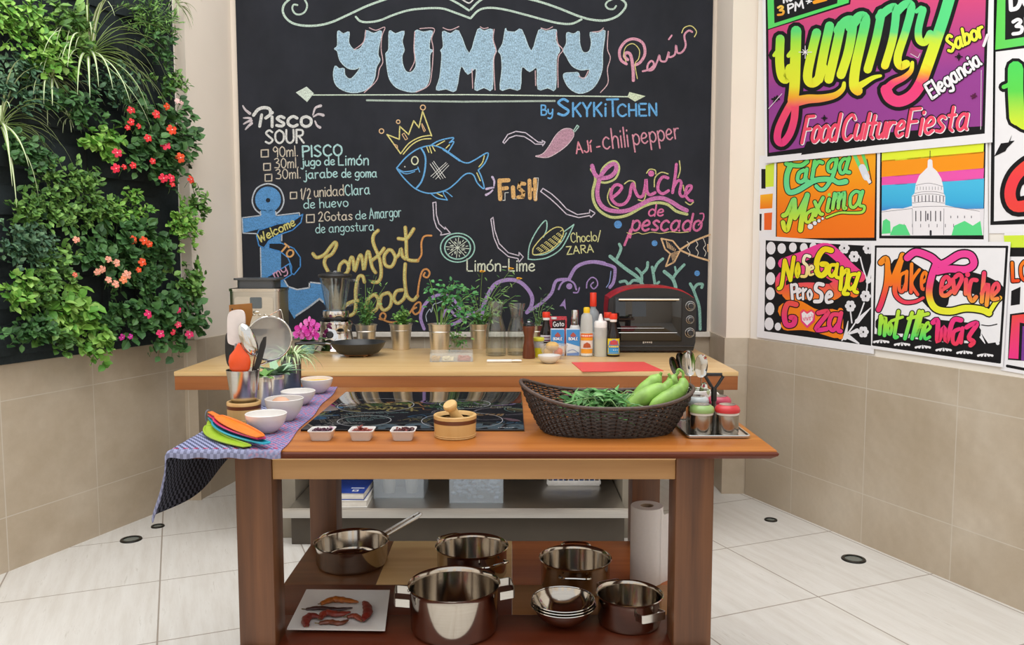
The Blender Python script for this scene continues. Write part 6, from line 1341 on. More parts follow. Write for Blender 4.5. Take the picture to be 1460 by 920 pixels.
# ---------------- towel under the bowls
m, nt, b = newmat('waffle_cloth'); uv = nd(nt, 'ShaderNodeUVMap'); sp = nd(nt, 'ShaderNodeSeparateXYZ'); nt.links.new(uv.outputs[0], sp.inputs[0])
ck_ = nd(nt, 'ShaderNodeTexChecker'); ck_.inputs['Scale'].default_value = 1; mp = nd(nt, 'ShaderNodeMapping'); mp.inputs['Scale'].default_value = (120, 84, 1); nt.links.new(uv.outputs[0], mp.inputs[0]); nt.links.new(mp.outputs[0], ck_.inputs[0])
ck2 = nd(nt, 'ShaderNodeTexChecker'); ck2.inputs['Scale'].default_value = 1; mp2 = nd(nt, 'ShaderNodeMapping'); mp2.inputs['Scale'].default_value = (150, 110, 1); nt.links.new(uv.outputs[0], mp2.inputs[0]); nt.links.new(mp2.outputs[0], ck2.inputs[0])
nz = noise(nt, 90, 3, uv.outputs[0])
main = mix(nt, ck_.outputs['Fac'], lin('#999dbf'), lin('#3d4058')); bord = mix(nt, ck2.outputs['Fac'], lin('#8c8cb0'), lin('#5a5c88'))
bord = mix(nt, ramp(nt, nz, [(.52, (0, 0, 0)), (.6, (1, 1, 1))]), bord, lin('#b8667c'))
# pinkish woven border along the right edge (u small) and a dashed red line near the front hem
mask = mth(nt, 'LESS_THAN', sp.outputs[0], .085); col = mix(nt, mask, main, bord)
dash = mth(nt, 'MULTIPLY', mth(nt, 'LESS_THAN', mth(nt, 'ABSOLUTE', mth(nt, 'SUBTRACT', sp.outputs[1], .035)), .004), mth(nt, 'GREATER_THAN', mth(nt, 'FRACT', mth(nt, 'MULTIPLY', sp.outputs[0], 40)), .5)); col = mix(nt, dash, col, lin('#a8324f'))
hem = mth(nt, 'LESS_THAN', sp.outputs[1], .022); col = mix(nt, mth(nt, 'MULTIPLY', hem, .6), col, lin('#8b8da6'))
under = nd(nt, 'ShaderNodeNewGeometry')
nt.links.new(col, b.inputs['Base Color']); setp(b, Roughness=.95, Specular_IOR_Level=.1); bump(nt, b, ck_.outputs['Fac'], .6, .002); CLOTH = m
rows = []; uvs = []; NV, NU = 46, 60; th = .0025
tv = lambda a: a/10*.03 if a <= 10 else .03+.97*(a-10)/(NV-10)
def towel_pt(u, v, lift):
    """u runs from the right edge leftwards then down over the table end; v from the front hem to the back"""
    l_ = .99*v; y = 2.975-.97*(1-0)+0; y = 1.988+.99*v; xr = -.575-.062*v+.004*sin(v*17); Lf = xr-(tx0-.004); s = u*(Lf+.004+.165*(1-.22*v)+.03*sin(pi*min(1,v*1.6))+.004*sin(v*9)); z = TZ+.0008+lift
    if s < Lf: x = xr-s
    else:
        q = s-Lf; r = .012
        if q < r*pi/2: a = q/r; x = tx0-.004-r*sin(a)-lift*sin(a); z = TZ+.0008-r*(1-cos(a))+lift*cos(a)
        else: x = tx0-.004-r-lift+.006*sin(v*14+q*20)*min(1, q/.05)-.035*min(1, (q-r*pi/2)/.15)*(1-v*.5); z = TZ+.0008-r-(q-r*pi/2)
    q = 2.010-y          # the front hem bends over the table edge
    if q > 0:
        r = .008+lift; a = min(q/.008, pi/2); y = 2.010-r*sin(a); z -= r*(1-cos(a))+max(0, q-.008*pi/2)*1.0+.002*sin(u*38)*min(1, q/.01)
    return Vector((x, y, z)), s
for lift in (th, 0):
    R = []
    for a in range(NV+1):
        r = []
        for b_ in range(NU+1):
            p, s = towel_pt(b_/NU, tv(a), lift); r.append(p); uvs.append((s, .99*tv(a)))
        R.append(r)
    rows.append(R)
m = MB(); m.grid(rows[0]); m.grid([r[::-1] for r in rows[1]])
uvl = uvs[:(NV+1)*(NU+1)]; u2 = uvs[(NV+1)*(NU+1):]; u2r = []
for a in range(NV+1): u2r += u2[a*(NU+1):(a+1)*(NU+1)][::-1]
m.uv = uvl+u2r
def rim(A, B, ua, ub): m.grid([A, B]); m.uv += ua+ub
f_, k_ = rows
rim(f_[0], k_[0], uvl[:NU+1], uvl[:NU+1]); rim(f_[-1], k_[-1], uvl[-NU-1:], uvl[-NU-1:]); rim([r[0] for r in f_], [r[0] for r in k_], uvl[::NU+1], uvl[::NU+1]); rim([r[-1] for r in f_], [r[-1] for r in k_], uvl[NU::NU+1], uvl[NU::NU+1])
tw = m.build('dish_towel', CLOTH, None, Vector((-.7, 2.5, TZ)), world=True)
m2, nt, b = newmat('waffle_cloth_reverse'); uv = nd(nt, 'ShaderNodeUVMap'); mp = nd(nt, 'ShaderNodeMapping'); mp.inputs['Scale'].default_value = (80, 80, 1); ckr = nd(nt, 'ShaderNodeTexChecker'); ckr.inputs['Scale'].default_value = 1
nt.links.new(uv.outputs[0], mp.inputs[0]); nt.links.new(mp.outputs[0], ckr.inputs[0]); nt.links.new(mix(nt, ckr.outputs['Fac'], lin('#565865'), lin('#24252c')), b.inputs['Base Color']); setp(b, Roughness=.95, Specular_IOR_Level=.1); bump(nt, b, ckr.outputs['Fac'], .6, .002)
tw.data.materials.append(m2)
for f_i in range(NV*NU, 2*NV*NU): tw.data.polygons[f_i].material_index = 1
tag(tw, 'blue checked waffle towel draped over the left end of the island', 'towel')
WZ = TZ+.0008+th+.0006
def on_towel(px, py): return G(px, py, WZ)
def on_top(px, py): return G(px, py, TZ+.0006)

# ---------------- four white bowls
for px, by, rim_y, hw, lab in ((380, 616, 589.5, 29.5, 'white bowl nearest the front edge on the towel, empty'), (406, 599, 568, 27.5, 'white bowl with a brown egg in it, second from the front'), (425.5, 577, 557.5, 24.5, 'white bowl behind the egg bowl, third from the front'), (452, 560, 540, 22.7, 'white bowl of orange-yellow liquid, farthest from the front')):
    p = on_towel(px, by); k = mpp(p.y); H = zat(rim_y, p.y)-WZ; white_bowl(p, hw*k, H, lab, group='white bowls on the towel')
    if 'egg' in lab and 'brown' in lab:
        e = MB().lathe([(sin(pi*q/16)*.0215*(1+.12*cos(pi*q/16)), -cos(pi*q/16)*.028) for q in range(17)], 24, M=Matrix.Rotation(radians(78), 4, 'Y')).build('egg', M_('egg_shell', '#d3a284', .5, var=.05), None, p+Vector((-.012, .004, .047))); tag(e, 'brown egg lying in the second white bowl', 'egg')
    if 'liquid' in lab: tag(MB().lathe([(0, H*.80), (hw*k*.9, H*.80), (hw*k*.915, H*.815), (hw*k*.6, H*.84), (0, H*.845)], 36).build('orange_sauce', M_('orange_sauce', '#f2b11d', .2, var=.08, scale=20), None, p), 'bright orange-yellow sauce filling the farthest white bowl', 'sauce')

# ---------------- wooden mortars
BAM = wood('bamboo', '#c79a5b', '#dcb67a', 'z', .3, 14); BRN = wood('brown_stripe', '#5a2d15', '#744021', 'x', .35, 14)
def mortar(p, R, H, label):
    T = thing('wooden_mortar', label, 'mortar', p, 0)
    pr = [(R*.93, 0), (R*.96, .004), (R*.97, H*.05), (R*.955, H*.07), (R*.955, H*.085), (R*.97, H*.10), (R*.975, H*.13), (R*.96, H*.14), (R*.985, H*.66)]
    MB().lathe([(0, 0)]+pr+[(R*.6, H*.66)], 48).build('lower_body', BAM, T); MB().lathe([(R*.6, H*.66), (R*.988, H*.66), (R, H*.84), (R*.6, H*.84)], 48).build('brown_band', BRN, T)
    MB().lathe([(R*.6, H*.84), (R, H*.84), (R, H*.98), (R*.98, H), (R*.86, H), (R*.82, H*.95), (R*.7, H*.4), (R*.4, H*.22), (0, H*.2)], 48).build('rim', BAM, T); return T
p = on_top(649, 622); k = mpp(p.y); R = 31*k; H = zat(591, p.y)-TZ; mortar(p, R, H, 'pale bamboo mortar with brown band beside the hob, holding a pestle')
T = thing('pestle', 'pale wooden pestle leaning in the bamboo mortar beside the hob', 'pestle', p+Vector((0, 0, H*.3)))
a = Vector((.018, .0, .006)); b_ = Vector((-.013, -.035, H*.7+.035)); ax = (b_-a)
pts = [a+ax*t for t in (0, .02, .1, .25, .5, .7, .76, .82, .92, .98, 1.0)]; rs = [.006, .014, .018, .018, .014, .0125, .0125, .016, .0195, .018, .0165]
MB().tube(pts[:7], rs[:7], 24).build('shaft', BAM, T); MB().tube(pts[6:], rs[6:], 24).build('knob', BAM, T)
p = on_towel(348.5, 600); k = mpp(p.y); R = 24*k; H = zat(572, p.y)-WZ; mortar(p, R, H, 'pale bamboo mortar used as a stand under the steel utensil cup')
pu = p+Vector((0, 0, H*.42)); kc = k; zc = lambda py: zat(py, pu.y)-pu.z
T = thing('utensil_cup', 'brushed steel cup of utensils standing in the bamboo mortar', 'utensil cup', pu)
MB().lathe(shell([(R*.60, 0), (R*.64, .002), (23.2*k, zc(528)), (23.6*k, zc(527))], .0015), 40).build('cup_body', STEEL, T); cup_top = zc(527); cup_floor = pu.z+.004

# utensils: each leans in the cup
def U(px, py, dy=0): return Vp(px, py, pu.y+dy)
def foot(dx, dy): return Vector((pu.x+dx, pu.y+dy, cup_floor+.003))
def handle_to(m, top, ft, r, n=8): m.tube([top, top.lerp(ft, .5), ft], [r, r*.9, r*.8], n)
SIL = M_('white_silicone', '#ddd3cf', .45); OSI = M_('orange_silicone', '#e2501d', .3); WBR = wood('turner_wood', '#8f5a22', '#ad7430', 'z', .4, 20)
def slab(m, pts, t, fwd=Vector((0, 1, 0))):
    """flat blade: outline given by points in space, thickness along fwd"""
    n = len(pts); vs = [q-fwd*t/2 for q in pts]+[q+fwd*t/2 for q in pts]; tri = tessellate_polygon([[Vector((q.x, q.z, 0)) for q in pts]])
    m.add(vs, [list(f) for f in tri]+[[x+n for x in f][::-1] for f in tri]+[[q, (q+1) % n, (q+1) % n+n, q+n] for q in range(n)])
T = thing('wooden_turner', 'brown wooden turner at the back of the utensil cup', 'turner', foot(-.012, .03)); m = MB(); slab(m, [U(*q, .03) for q in ((327, 435), (359, 432.5), (360, 449), (354, 470), (345, 480), (338, 480), (330, 468), (327.5, 450))], .006); m.build('blade', WBR, T, world=True)
m = MB(); handle_to(m, U(341, 478, .03), foot(-.012, .03), .006); m.build('handle', WBR, T, world=True); MB().ell(U(331, 441, .0265), (.0025, .001, .0025), 8, 6).build('hole', BLACK_PLASTIC, T, world=True)
T = thing('silicone_spatula', 'white silicone spatula standing in the utensil cup', 'spatula', foot(-.015, -.012)); m = MB(); slab(m, [U(q.x, q.y, -.01) for q in catmull([(x, y, 0) for x, y in ((325, 452), (328, 445), (336, 442), (346, 443), (349.5, 452), (349, 470), (347, 484), (338, 492), (329, 491), (325, 486), (324.5, 468))], 3, True)], .008); m.build('blade', SIL, T, world=True)
m = MB(); handle_to(m, U(337, 490, -.01), foot(-.015, -.012), .0055); m.build('handle', M_('grey_handle', '#8b8b8c', .4), T, world=True)
T = thing('orange_scoop', 'orange silicone scoop with pointed tip in the utensil cup', 'scoop', foot(-.004, -.022)); m = MB(); q = U(341.5, 510, -.03)
prof = [(0, zat(487, pu.y)-q.z), (3*k, zat(490, pu.y)-q.z), (7*k, zat(497, pu.y)-q.z), (14*k, zat(505, pu.y)-q.z), (16*k, zat(514, pu.y)-q.z), (14.5*k, zat(524, pu.y)-q.z), (8*k, zat(531, pu.y)-q.z), (0, zat(534, pu.y)-q.z)]
m.lathe(prof, 24, M=Matrix.Translation(q) @ Matrix.Diagonal((1, .38, 1, 1))); m.build('scoop_head', OSI, T, world=True); m = MB(); handle_to(m, q-Vector((0, 0, .04)), foot(-.004, -.022), .006); m.build('handle', OSI, T, world=True)
T = thing('ladle', 'shiny steel ladle leaning in the utensil cup beside the strainer', 'ladle', foot(.004, .008))
q = U(354, 484, -.022); d = (U(362, 505, -.02)-U(344, 464, -.02)).normalized(); n_ = Vector((.45, -.85, .25)).normalized(); s_ = d.cross(n_).normalized(); n_ = s_.cross(d)
Mx = Matrix((( *(s_*11*k).xyz, 0), (*(d*25*k).xyz, 0), (*(n_*9*k).xyz, 0), (0, 0, 0, 1))).transposed(); Mx.translation = q
m = MB(); m.lathe([(sin(t), cos(t)) if False else (sin(t), cos(t)) for t in [pi/2*z/8 for z in range(9)]]+[(.93, .02)]+[(sin(t)*.93, cos(t)*.93-.02) for t in [pi/2*z/8 for z in range(8, -1, -1)]], 28, M=Mx); m.build('bowl', POLISHED, T, world=True)
m = MB(); m.tube([q+d*24*k, U(361, 522, -.01), foot(.006, .006)], [.0035, .004, .0035], 8, flat=.6); m.build('handle', POLISHED, T, world=True)
T = thing('black_spatula', 'black plastic spatula handle leaning right in the utensil cup', 'spatula', foot(.01, -.01)); m = MB(); slab(m, [U(*q_, -.012) for q_ in ((376, 481), (379.5, 480), (379, 492), (374, 512), (369, 526), (361, 527), (367, 507), (371.5, 490))], .006); m.build('blade', BLACK_PLASTIC, T, world=True)
m = MB(); handle_to(m, U(365, 524, -.012), foot(.01, -.01), .004); m.build('shaft', BLACK_PLASTIC, T, world=True)
T = thing('black_spoon', 'black plastic spoon at the far left of the utensil cup', 'spoon', foot(-.02, .014)); m = MB(); slab(m, [U(q_.x, q_.y, .012) for q_ in catmull([(x, y, 0) for x, y in ((322, 480), (325, 474), (330, 476), (333, 492), (333, 515), (329, 523), (324, 518), (321.5, 500))], 3, True)], .007); m.build('spoon_head', BLACK_PLASTIC, T, world=True)
m = MB(); handle_to(m, U(329, 520, .012), foot(-.02, .014), .0045); m.build('handle', BLACK_PLASTIC, T, world=True); MB().tube([U(333, 432, .034), U(336, 431, .034)], .004, 8)
# strainer
T = thing('strainer', 'round fine-mesh strainer leaning right in the utensil cup', 'strainer', foot(.02, .016)); c = U(384, 482.5, .03); R = 31.5*k
fx = Vector((.12, -1, .12)).normalized(); sx_ = fx.cross(UPZ).normalized(); ux = sx_.cross(fx)
m = MB(); m.tube([c+sx_*(cos(a)*R)+ux*(sin(a)*R) for a in [2*pi*q/48 for q in range(48)]], .0028, 8, True); m.build('rim', POLISHED, T, world=True)
m, nt, b = newmat('wire_mesh'); tr = nd(nt, 'ShaderNodeBsdfTransparent'); mx = nd(nt, 'ShaderNodeMixShader'); ckm = nd(nt, 'ShaderNodeTexChecker'); ckm.inputs['Scale'].default_value = 900; nt.links.new(ocoord(nt), ckm.inputs[0]); nt.links.new(mth(nt, 'ADD', mth(nt, 'MULTIPLY', ckm.outputs['Fac'], .25), .58), mx.inputs[0]); nt.links.new(tr.outputs[0], mx.inputs[1]); nt.links.new(b.outputs[0], mx.inputs[2]); nt.links.new(mx.outputs[0], nt.nodes['Material Output'].inputs[0]); setp(b, Base_Color=(.40, .40, .385, 1), Metallic=.2, Roughness=.6)
MESHM = m; m = MB(); rws = [[c+(sx_*cos(a)+ux*sin(a))*(R*sin(t))-fx*(R*.55*cos(t)) for a in [2*pi*q/40 for q in range(40)]] for t in [pi/2*z/8 for z in range(1, 9)]]; m.grid(rws, True); m.f.append(list(range(40))); m.c.append(None); m.build('mesh_bowl', MESHM, T, world=True)
m = MB(); m.tube(catmull([c+sx_*R*.12+ux*R*.98, U(394, 444.5, .03), U(400, 442, .03), U(402.5, 449, .03), U(404, 458, .03)], 5), .0012, 6); m.build('hook', POLISHED, T, world=True)
m = MB(); m.tube([c-sx_*R*.45-ux*R*.9, U(366, 522, .02), foot(.016, .014)], .0035, 8); m.build('handle', POLISHED, T, world=True)

# tins with succulents behind the cup
def tin(px, by, rim_y, hw, label, plantf, mat=TIN, taper=.86, cat='potted plant', yy=None):
    p = on_towel(px, by)
    k = mpp(p.y); H = zat(rim_y, p.y)-WZ; R = hw*k; T = thing('tin_planter', label, cat, p, 0, 'tin planters on the towel')
    MB().lathe(shell([(R*taper, 0), (R*taper+.001, .003), (R*.95, H*.8), (R*.97, H*.82), (R*.95, H*.84), (R, H*.98), (R*1.02, H)], .002), 32).build('tin', mat, T)
    MB().lathe([(0, H*.9), (R*.9, H*.88)], 16).build('soil', M_('potting_soil'), T); m = MB(); plantf(m, Vector((0, 0, H*.88)), R, k); m.build('leaves', LEAF, T, smooth=False, fixn=False)
def succ(n, L, W, cols, up=.5):
    def f(m, c, R, k):
        for q in range(n):
            a = 2*pi*q/n+random.uniform(-.3, .3); leaf(m, c, Vector((cos(a), sin(a)*.8, random.uniform(up*.4, up*1.8))), UPZ, L*random.uniform(.7, 1.15), W, hexcol(random.choice(cols), .15), .3, .35)
    return f
def tuft(n, L, W, cols=SPC, up=.8):
    def f(m, c, R, k):
        for q in range(n):
            a = 2*pi*random.random(); blade(m, c+Vector((cos(a)*R*.4, sin(a)*R*.4, 0)), Vector((cos(a), sin(a)*.8, random.uniform(.2, up*1.8))), UPZ, L*random.uniform(.6, 1.2), W, random.uniform(.8, 2.2), cols)
    return f
SUC = ['#7d9c7c', '#6a8c68', '#8fae8c', '#567d56']
tin(379, 578, 536, 9.5, 'slim tin planter directly right of the utensil cup', succ(10, .06, .02, ['#5e8a3f', '#6f9c4a'], .9))
tin(395, 566, 534, 11, 'tin planter of grey-green succulent leaves behind the slim one', succ(26, .095, .03, SUC, .6))
tin(416, 553, 504, 15, 'larger grey tin planter of wispy variegated grass behind the bowls', both(tuft(70, .12, .0045, ('#8fae70', '#d3dcb8', '#86a868'), .8), herb_bush(14, 16, 40, .012, .006, ['#6a7a4a', '#5a6a40', '#7c6a4a'])), steel('dull_zinc', '#8c9296', .35))

# measuring scoops fanned out on a ring
def scoop(name, label, col, tip, root, w, dep, zl, bend=.0):
    T = thing(name, label, 'measuring scoop', root, 0, 'coloured measuring scoops'); N = 24; rows = [[], []]
    d = tip-root; L = d.length; t = d.normalized(); s = t.cross(UPZ).normalized(); n = s.cross(t); R0 = []; R1 = []
    for q in range(N+1):
        u = q/N; wd_ = (.007 if u < .2 else .007+(w-.007)*sin(pi*min(1, (u-.2)/.8*.96+.02))**.6); dp = 0 if u < .2 else dep*sin(pi*(u-.2)/.8)**.7
        c = d*u+s*(bend*sin(pi*u)); ra = []; rb = []
        for z in range(11):
            e = z/10*2-1; off = s*(e*wd_)-n*(dp*(1-e*e)); ra.append(c+off+n*.0); rb.append(c+off-n*.0028)
        R0.append(ra); R1.append(rb)
    m = MB(); m.grid(R0); m.grid([r[::-1] for r in R1]); m.grid([[r[0] for r in R0], [r[0] for r in R1]]); m.grid([[r[-1] for r in R0], [r[-1] for r in R1]]); m.grid([R0[0], R1[0]]); m.grid([R0[-1], R1[-1]])
    m.build('scoop', col, T)
    rb_ = MB(); rb_.tube([r[0] for r in R0[5:]]+[r[-1] for r in R0[5:]][::-1], .0028, 6, True); rb_.build('rolled_rim', col, T)
rt = Vector((-.872, 2.335, .962))
for nm, lab, col, tpx, tpy, tz, w, bend, dz in (('measuring_scoop', 'lime green measuring scoop at the bottom of the fanned set', M_('lime_plastic', '#9dbb2c', .35), 352, 636, WZ+.007, .019, .036, -.021), ('measuring_scoop', 'teal and blue measuring scoop second from the bottom of the fan', M_('teal_plastic', '#1f9bb4', .35), 380, 632, WZ+.015, .018, .024, -.0125), ('measuring_scoop', 'pink measuring scoop third from the bottom of the fan', M_('pink_plastic', '#d8326f', .35), 373, 625, WZ+.023, .019, .013, -.004), ('measuring_scoop', 'orange measuring scoop on top of the fanned set', M_('orange_plastic', '#f07a1c', .35), 371, 622, WZ+.031, .022, .003, .0045)):
    scoop(nm, lab, col, G(tpx, tpy, tz), rt+Vector((0, 0, dz)), w, .004, 0, bend)
tag(MB().tube([rt+Vector((-.004+cos(a)*.006, -.004+cos(a)*.004, -.008+sin(a)*.017)) for a in [2*pi*q/20 for q in range(20)]], .0022, 8, True).build('scoop_ring', M_('ring_grey', '#7d828a', .3, .6), None, rt, world=True), 'small grey ring joining the handles of the coloured measuring scoops', 'ring')

# ramekins
for px, by, lab, c1, c2 in ((459.5, 629, 'square white ramekin of purple onion, leftmost of the three', '#4a1f33', '#b08a9c'), (516.5, 629, 'square white ramekin of reddish chopped food, middle of the three', '#7a2f28', '#a8685a'), (575.5, 629, 'square white ramekin of dark red pieces, rightmost of the three', '#451a1e', '#7a3a34')):
    p = on_top(px, by-3); k = mpp(p.y); W = 17.5*k; H = zat(612, p.y)-TZ; T = thing('ramekin', lab, 'ramekin', p, 0, 'square ramekins in front of the hob'); m = MB()
    rr = lambda w_, z, r=.3: [Vector((x, y, z)) for x, y in rrect(2*w_, 2*w_, w_*r, 4)]
    m.grid([rr(W*.74, 0), rr(W*.78, .002), rr(W*.94, H*.82), rr(W*1.02, H*.9), rr(W*1.03, H), rr(W*.93, H), rr(W*.88, H*.85), rr(W*.7, .005)], True); nn = len(rr(1, 0)); m.f += [list(range(nn))[::-1], list(range(7*nn, 8*nn))]; m.c += [None, None]; m.build('dish', WHITE_CERAMIC, T)
    f = MB()
    for q in range(22):
        a = random.uniform(0, 6.28); r_ = W*random.uniform(0, .68); z = H*random.uniform(.78, 1.02); f.col = hexcol(random.choice([c1, c1, c2]), .2)
        R_ = random.uniform(.006, .011); pts = [Vector((cos(a)*r_+cos(t)*R_, sin(a)*r_+sin(t)*R_, z+.003*sin(t*1.5+q))) for t in [a+v*.4 for v in range(6)]]; f.tube(pts, .0021, 5)
    f.col = lin(c1); f.grid([rr(W*.86, H*.78), rr(W*.05, H*.84)], True); o = f.build('chopped_filling', LEAF, T, fixn=True); tag(o, 'chopped filling', kind='stuff')

# ---------------- wicker basket
bc = Vector((.262, 2.255, TZ+.0006)); T = thing('wicker_basket', 'long dark brown woven basket with raised ends holding green vegetables', 'basket', bc)
WIK = M_('dark_wicker', '#2e211b', .45, var=.35, scale=120)
def brim(th, v):
    """point of the basket wall: th round, v 0 at the base to 1 at the rim"""
    cx_ = abs(cos(th)); g = v**.8; a = .178+(.238-.178)*g; b_ = .112+(.150-.112)*g; n = 2.5
    ct, st = cos(th), sin(th); x = a*(1 if ct > 0 else -1)*abs(ct)**(2/n); y = b_*(1 if st > 0 else -1)*abs(st)**(2/n)
    ztop = .083+.036*cx_**2.2+(.012 if ct < 0 else 0)*cx_**2
    return Vector((x, y, .004+v*ztop))
NA = 120
weave = MB()
for r in range(16):
    v = .02+.95*r/15; pts = []
    for q in range(NA):
        th = 2*pi*q/NA; p = brim(th, v); n_ = Vector((p.x/.238**2, p.y/.15**2, 0)).normalized(); pts.append(p+n_*(.0028*(1 if (q//2+r) % 2 else -1)))
    weave.tube(pts, .0024, 5, True, flat=1.05)
weave.build('woven_wall', WIK, T)
st_ = MB()
for q in range(0, NA, 2): st_.tube([brim(2*pi*(q+.5)/NA, v) for v in (0, .25, .5, .75, .99)], .0022, 5)
st_.build('stakes', WIK, T)
MB().tube([brim(2*pi*q/NA, 1.0) for q in range(NA)], .0052, 8, True).build('rim', M_('wicker_rim', '#4c3a31', .5, var=.3, scale=120), T)
m = MB(); m.prism([(brim(2*pi*q/60, 0).x, brim(2*pi*q/60, 0).y) for q in range(60)], 0, .006); m.build('base', WIK, T)
# vegetables
m = MB(); cc = bc+Vector((-.005, .0, .0))
hb = thing('herb_bunch', 'bunch of dark green leafy herbs lying in the wicker basket', 'herbs', bc+Vector((-.02, 0, .045)))
for q in range(210):
    x = random.uniform(-.08, .07); y = random.uniform(-.05, .05); z = random.uniform(-.02, .052)*(1-abs(x)/.2)+.014; leaf(m, Vector((x, y, z)), Vector((random.uniform(-1, 1), random.uniform(-.6, .6), random.uniform(-.3, .5))), Vector((0, -.4, 1))+rnd(.5), random.uniform(.035, .06), random.uniform(.010, .018), hexcol(random.choice(['#3d7031', '#2f5e2c', '#4f8540', '#5f9950', '#79a86a'])))
m.build('leaves', LEAF, hb, smooth=False, fixn=False); m = MB()
for q in range(26):
    x = random.uniform(-.06, .06); y = random.uniform(-.05, .05); m.col = hexcol('#8db374', .15); m.tube(catmull([(x, y, .0), (x+random.uniform(-.04, .04), y, .048+random.uniform(-.01, .012)), (x+random.uniform(-.09, .09), y+random.uniform(-.03, .03), .03)], 5), .0016, 4)
m.build('stems', LEAF, hb)
PEP = M_('pale_green_skin', '#87b04f', .42, var=.30, scale=26)
def pepper(label, pts, rs, stem, tipc=False):
    T = thing('caigua', label, 'vegetable', Vector(pts[0]), 0, 'pale green caiguas in the basket'); P = catmull(pts, 6); n = len(P)
    R = [rs[0]+0*q for q in range(n)]; R = []
    for q in range(n):
        u = q/(n-1)*(len(rs)-1); a = int(min(u, len(rs)-2)); t = u-a; t = t*t*(3-2*t); R.append(rs[a]*(1-t)+rs[a+1]*t)
    m = MB(); m.tube(P, R, 20); m.build('fruit_body', PEP, T, world=True, angle=80)
    m = MB(); m.tube(catmull(stem, 5), [.005, .004]*1+[.0038]*(len(catmull(stem, 5))-2), 8); m.build('stem', M_('stem_green', '#7aa548', .5), T, world=True)
B = lambda px, py, y: Vp(px, py, y)
pepper('pale green caigua behind the others, at the left, with a blunt tip', [B(899, 586, 2.33), B(912, 567, 2.33), B(930, 548, 2.33), B(941, 535, 2.33)], [.008, .024, .026, .022, .008], [B(941, 536, 2.33), B(943, 531, 2.33)])
pepper('long pale green caigua in the middle, leaning from the herbs up to the right', [B(889, 592, 2.235), B(905, 575, 2.235), B(930, 561, 2.235), B(950, 553, 2.235), B(956, 540, 2.235)], [.006, .022, .026, .023, .015, .006], [B(956, 542, 2.235), B(955, 536, 2.235), B(953, 533, 2.235)])
pepper('pale green caigua lying nearest the front, at the right end of the basket', [B(925, 584, 2.195), B(941, 573, 2.2), B(958, 565, 2.205), B(973, 552, 2.215), B(973, 540, 2.225)], [.006, .017, .022, .022, .016, .009], [B(973, 542, 2.225), B(974, 532, 2.225), B(968, 527, 2.225), B(965, 531, 2.225)])
pepper('yellow-green caigua upright between the middle one and the right basket end', [B(955, 570, 2.285), B(957, 556, 2.285), B(959, 543, 2.285), B(963, 535, 2.285)], [.012, .02, .017, .006], [B(963, 536, 2.285), B(968, 530, 2.285)])

# ---------------- mug of cutlery
p = on_top(992, 598); k = mpp(p.y); z = lambda py: zat(py, p.y)-TZ; R = 20*k; H = z(556)
m, nt, b = newmat('dotted_mug'); vo = nd(nt, 'ShaderNodeTexVoronoi'); vo.inputs['Scale'].default_value = 34; vo.inputs['Randomness'].default_value = .1; nt.links.new(ocoord(nt), vo.inputs['Vector']); nt.links.new(mix(nt, mth(nt, 'LESS_THAN', vo.outputs['Distance'], .36), lin('#e6e6e0'), lin('#a9b58c')), b.inputs['Base Color']); setp(b, Roughness=.2)
T = thing('cutlery_mug', 'white mug with green dots holding cutlery, behind the spice canisters', 'mug', p)
MB().lathe(shell([(R*.86, 0), (R*.9, .003), (R, H*.3), (R, H)], .004), 36).build('mug_body', m, T); MB().tube(catmull([(R*.97, 0, H*.85), (R*1.45, 0, H*.85), (R*1.65, 0, H*.6), (R*1.4, 0, H*.3), (R*.97, 0, H*.25)], 5), .005, 8, flat=1.3).build('handle', WHITE_CERAMIC, T); mp_ = p
def spoon(label, px, py, hw, hh, dy, fdx, fdy, mat=POLISHED, tilt=0, name='spoon'):
    c = Vp(px, py, mp_.y+dy); ft = mp_+Vector((fdx, fdy, .0065)); T = thing(name, label, 'cutlery', ft, 0, 'cutlery in the dotted mug')
    d = (c-ft).normalized(); f = Vector((tilt, -1, .15)); s = d.cross(f).normalized(); n = s.cross(d); rows = []
    for v in range(9):
        t = pi*v/8; w_ = sin(t)**.75*hw*k if 0 < v < 8 else .0004; ct = c-d*(cos(t)*hh*k); rows.append([ct+s*(w_*e)-n*(.006*(1-e*e)*sin(t)) for e in (-1, -.6, -.2, .2, .6, 1)])
    m = MB(); m.grid(rows); m.grid([[q-n*.0012 for q in r][::-1] for r in rows]); m.build('spoon_bowl', mat, T, world=True, angle=80)
    a = c-d*hh*k*.95; m = MB(); m.tube([a, a-d*.02, a.lerp(ft, .6), ft], [.003, .0022, .003, .004], 8, flat=.6); m.build('handle', mat, T, world=True)
DKS = steel('steel_dark_reflection', '#5d5a58', .12)  # dark reflection put into the colour of the two darker spoons
spoon('large shiny spoon standing tallest in the dotted mug', 982, 518, 10, 19, .01, -.006, .008)
spoon('shiny spoon at the right of the dotted mug', 1000, 522, 10.5, 17, -.006, .012, -.004, POLISHED, .3)
spoon('dark spoon at the far left of the dotted mug', 961, 522, 6, 14, .012, -.02, .004, DKS, -.5)
spoon('dark spoon beside the tallest spoon in the dotted mug', 971, 517, 7, 15, .02, -.012, .016, DKS, -.3)
spoon('small spoon low at the right in the dotted mug', 1003, 556, 6, 11, -.02, .008, -.016, POLISHED, .2)

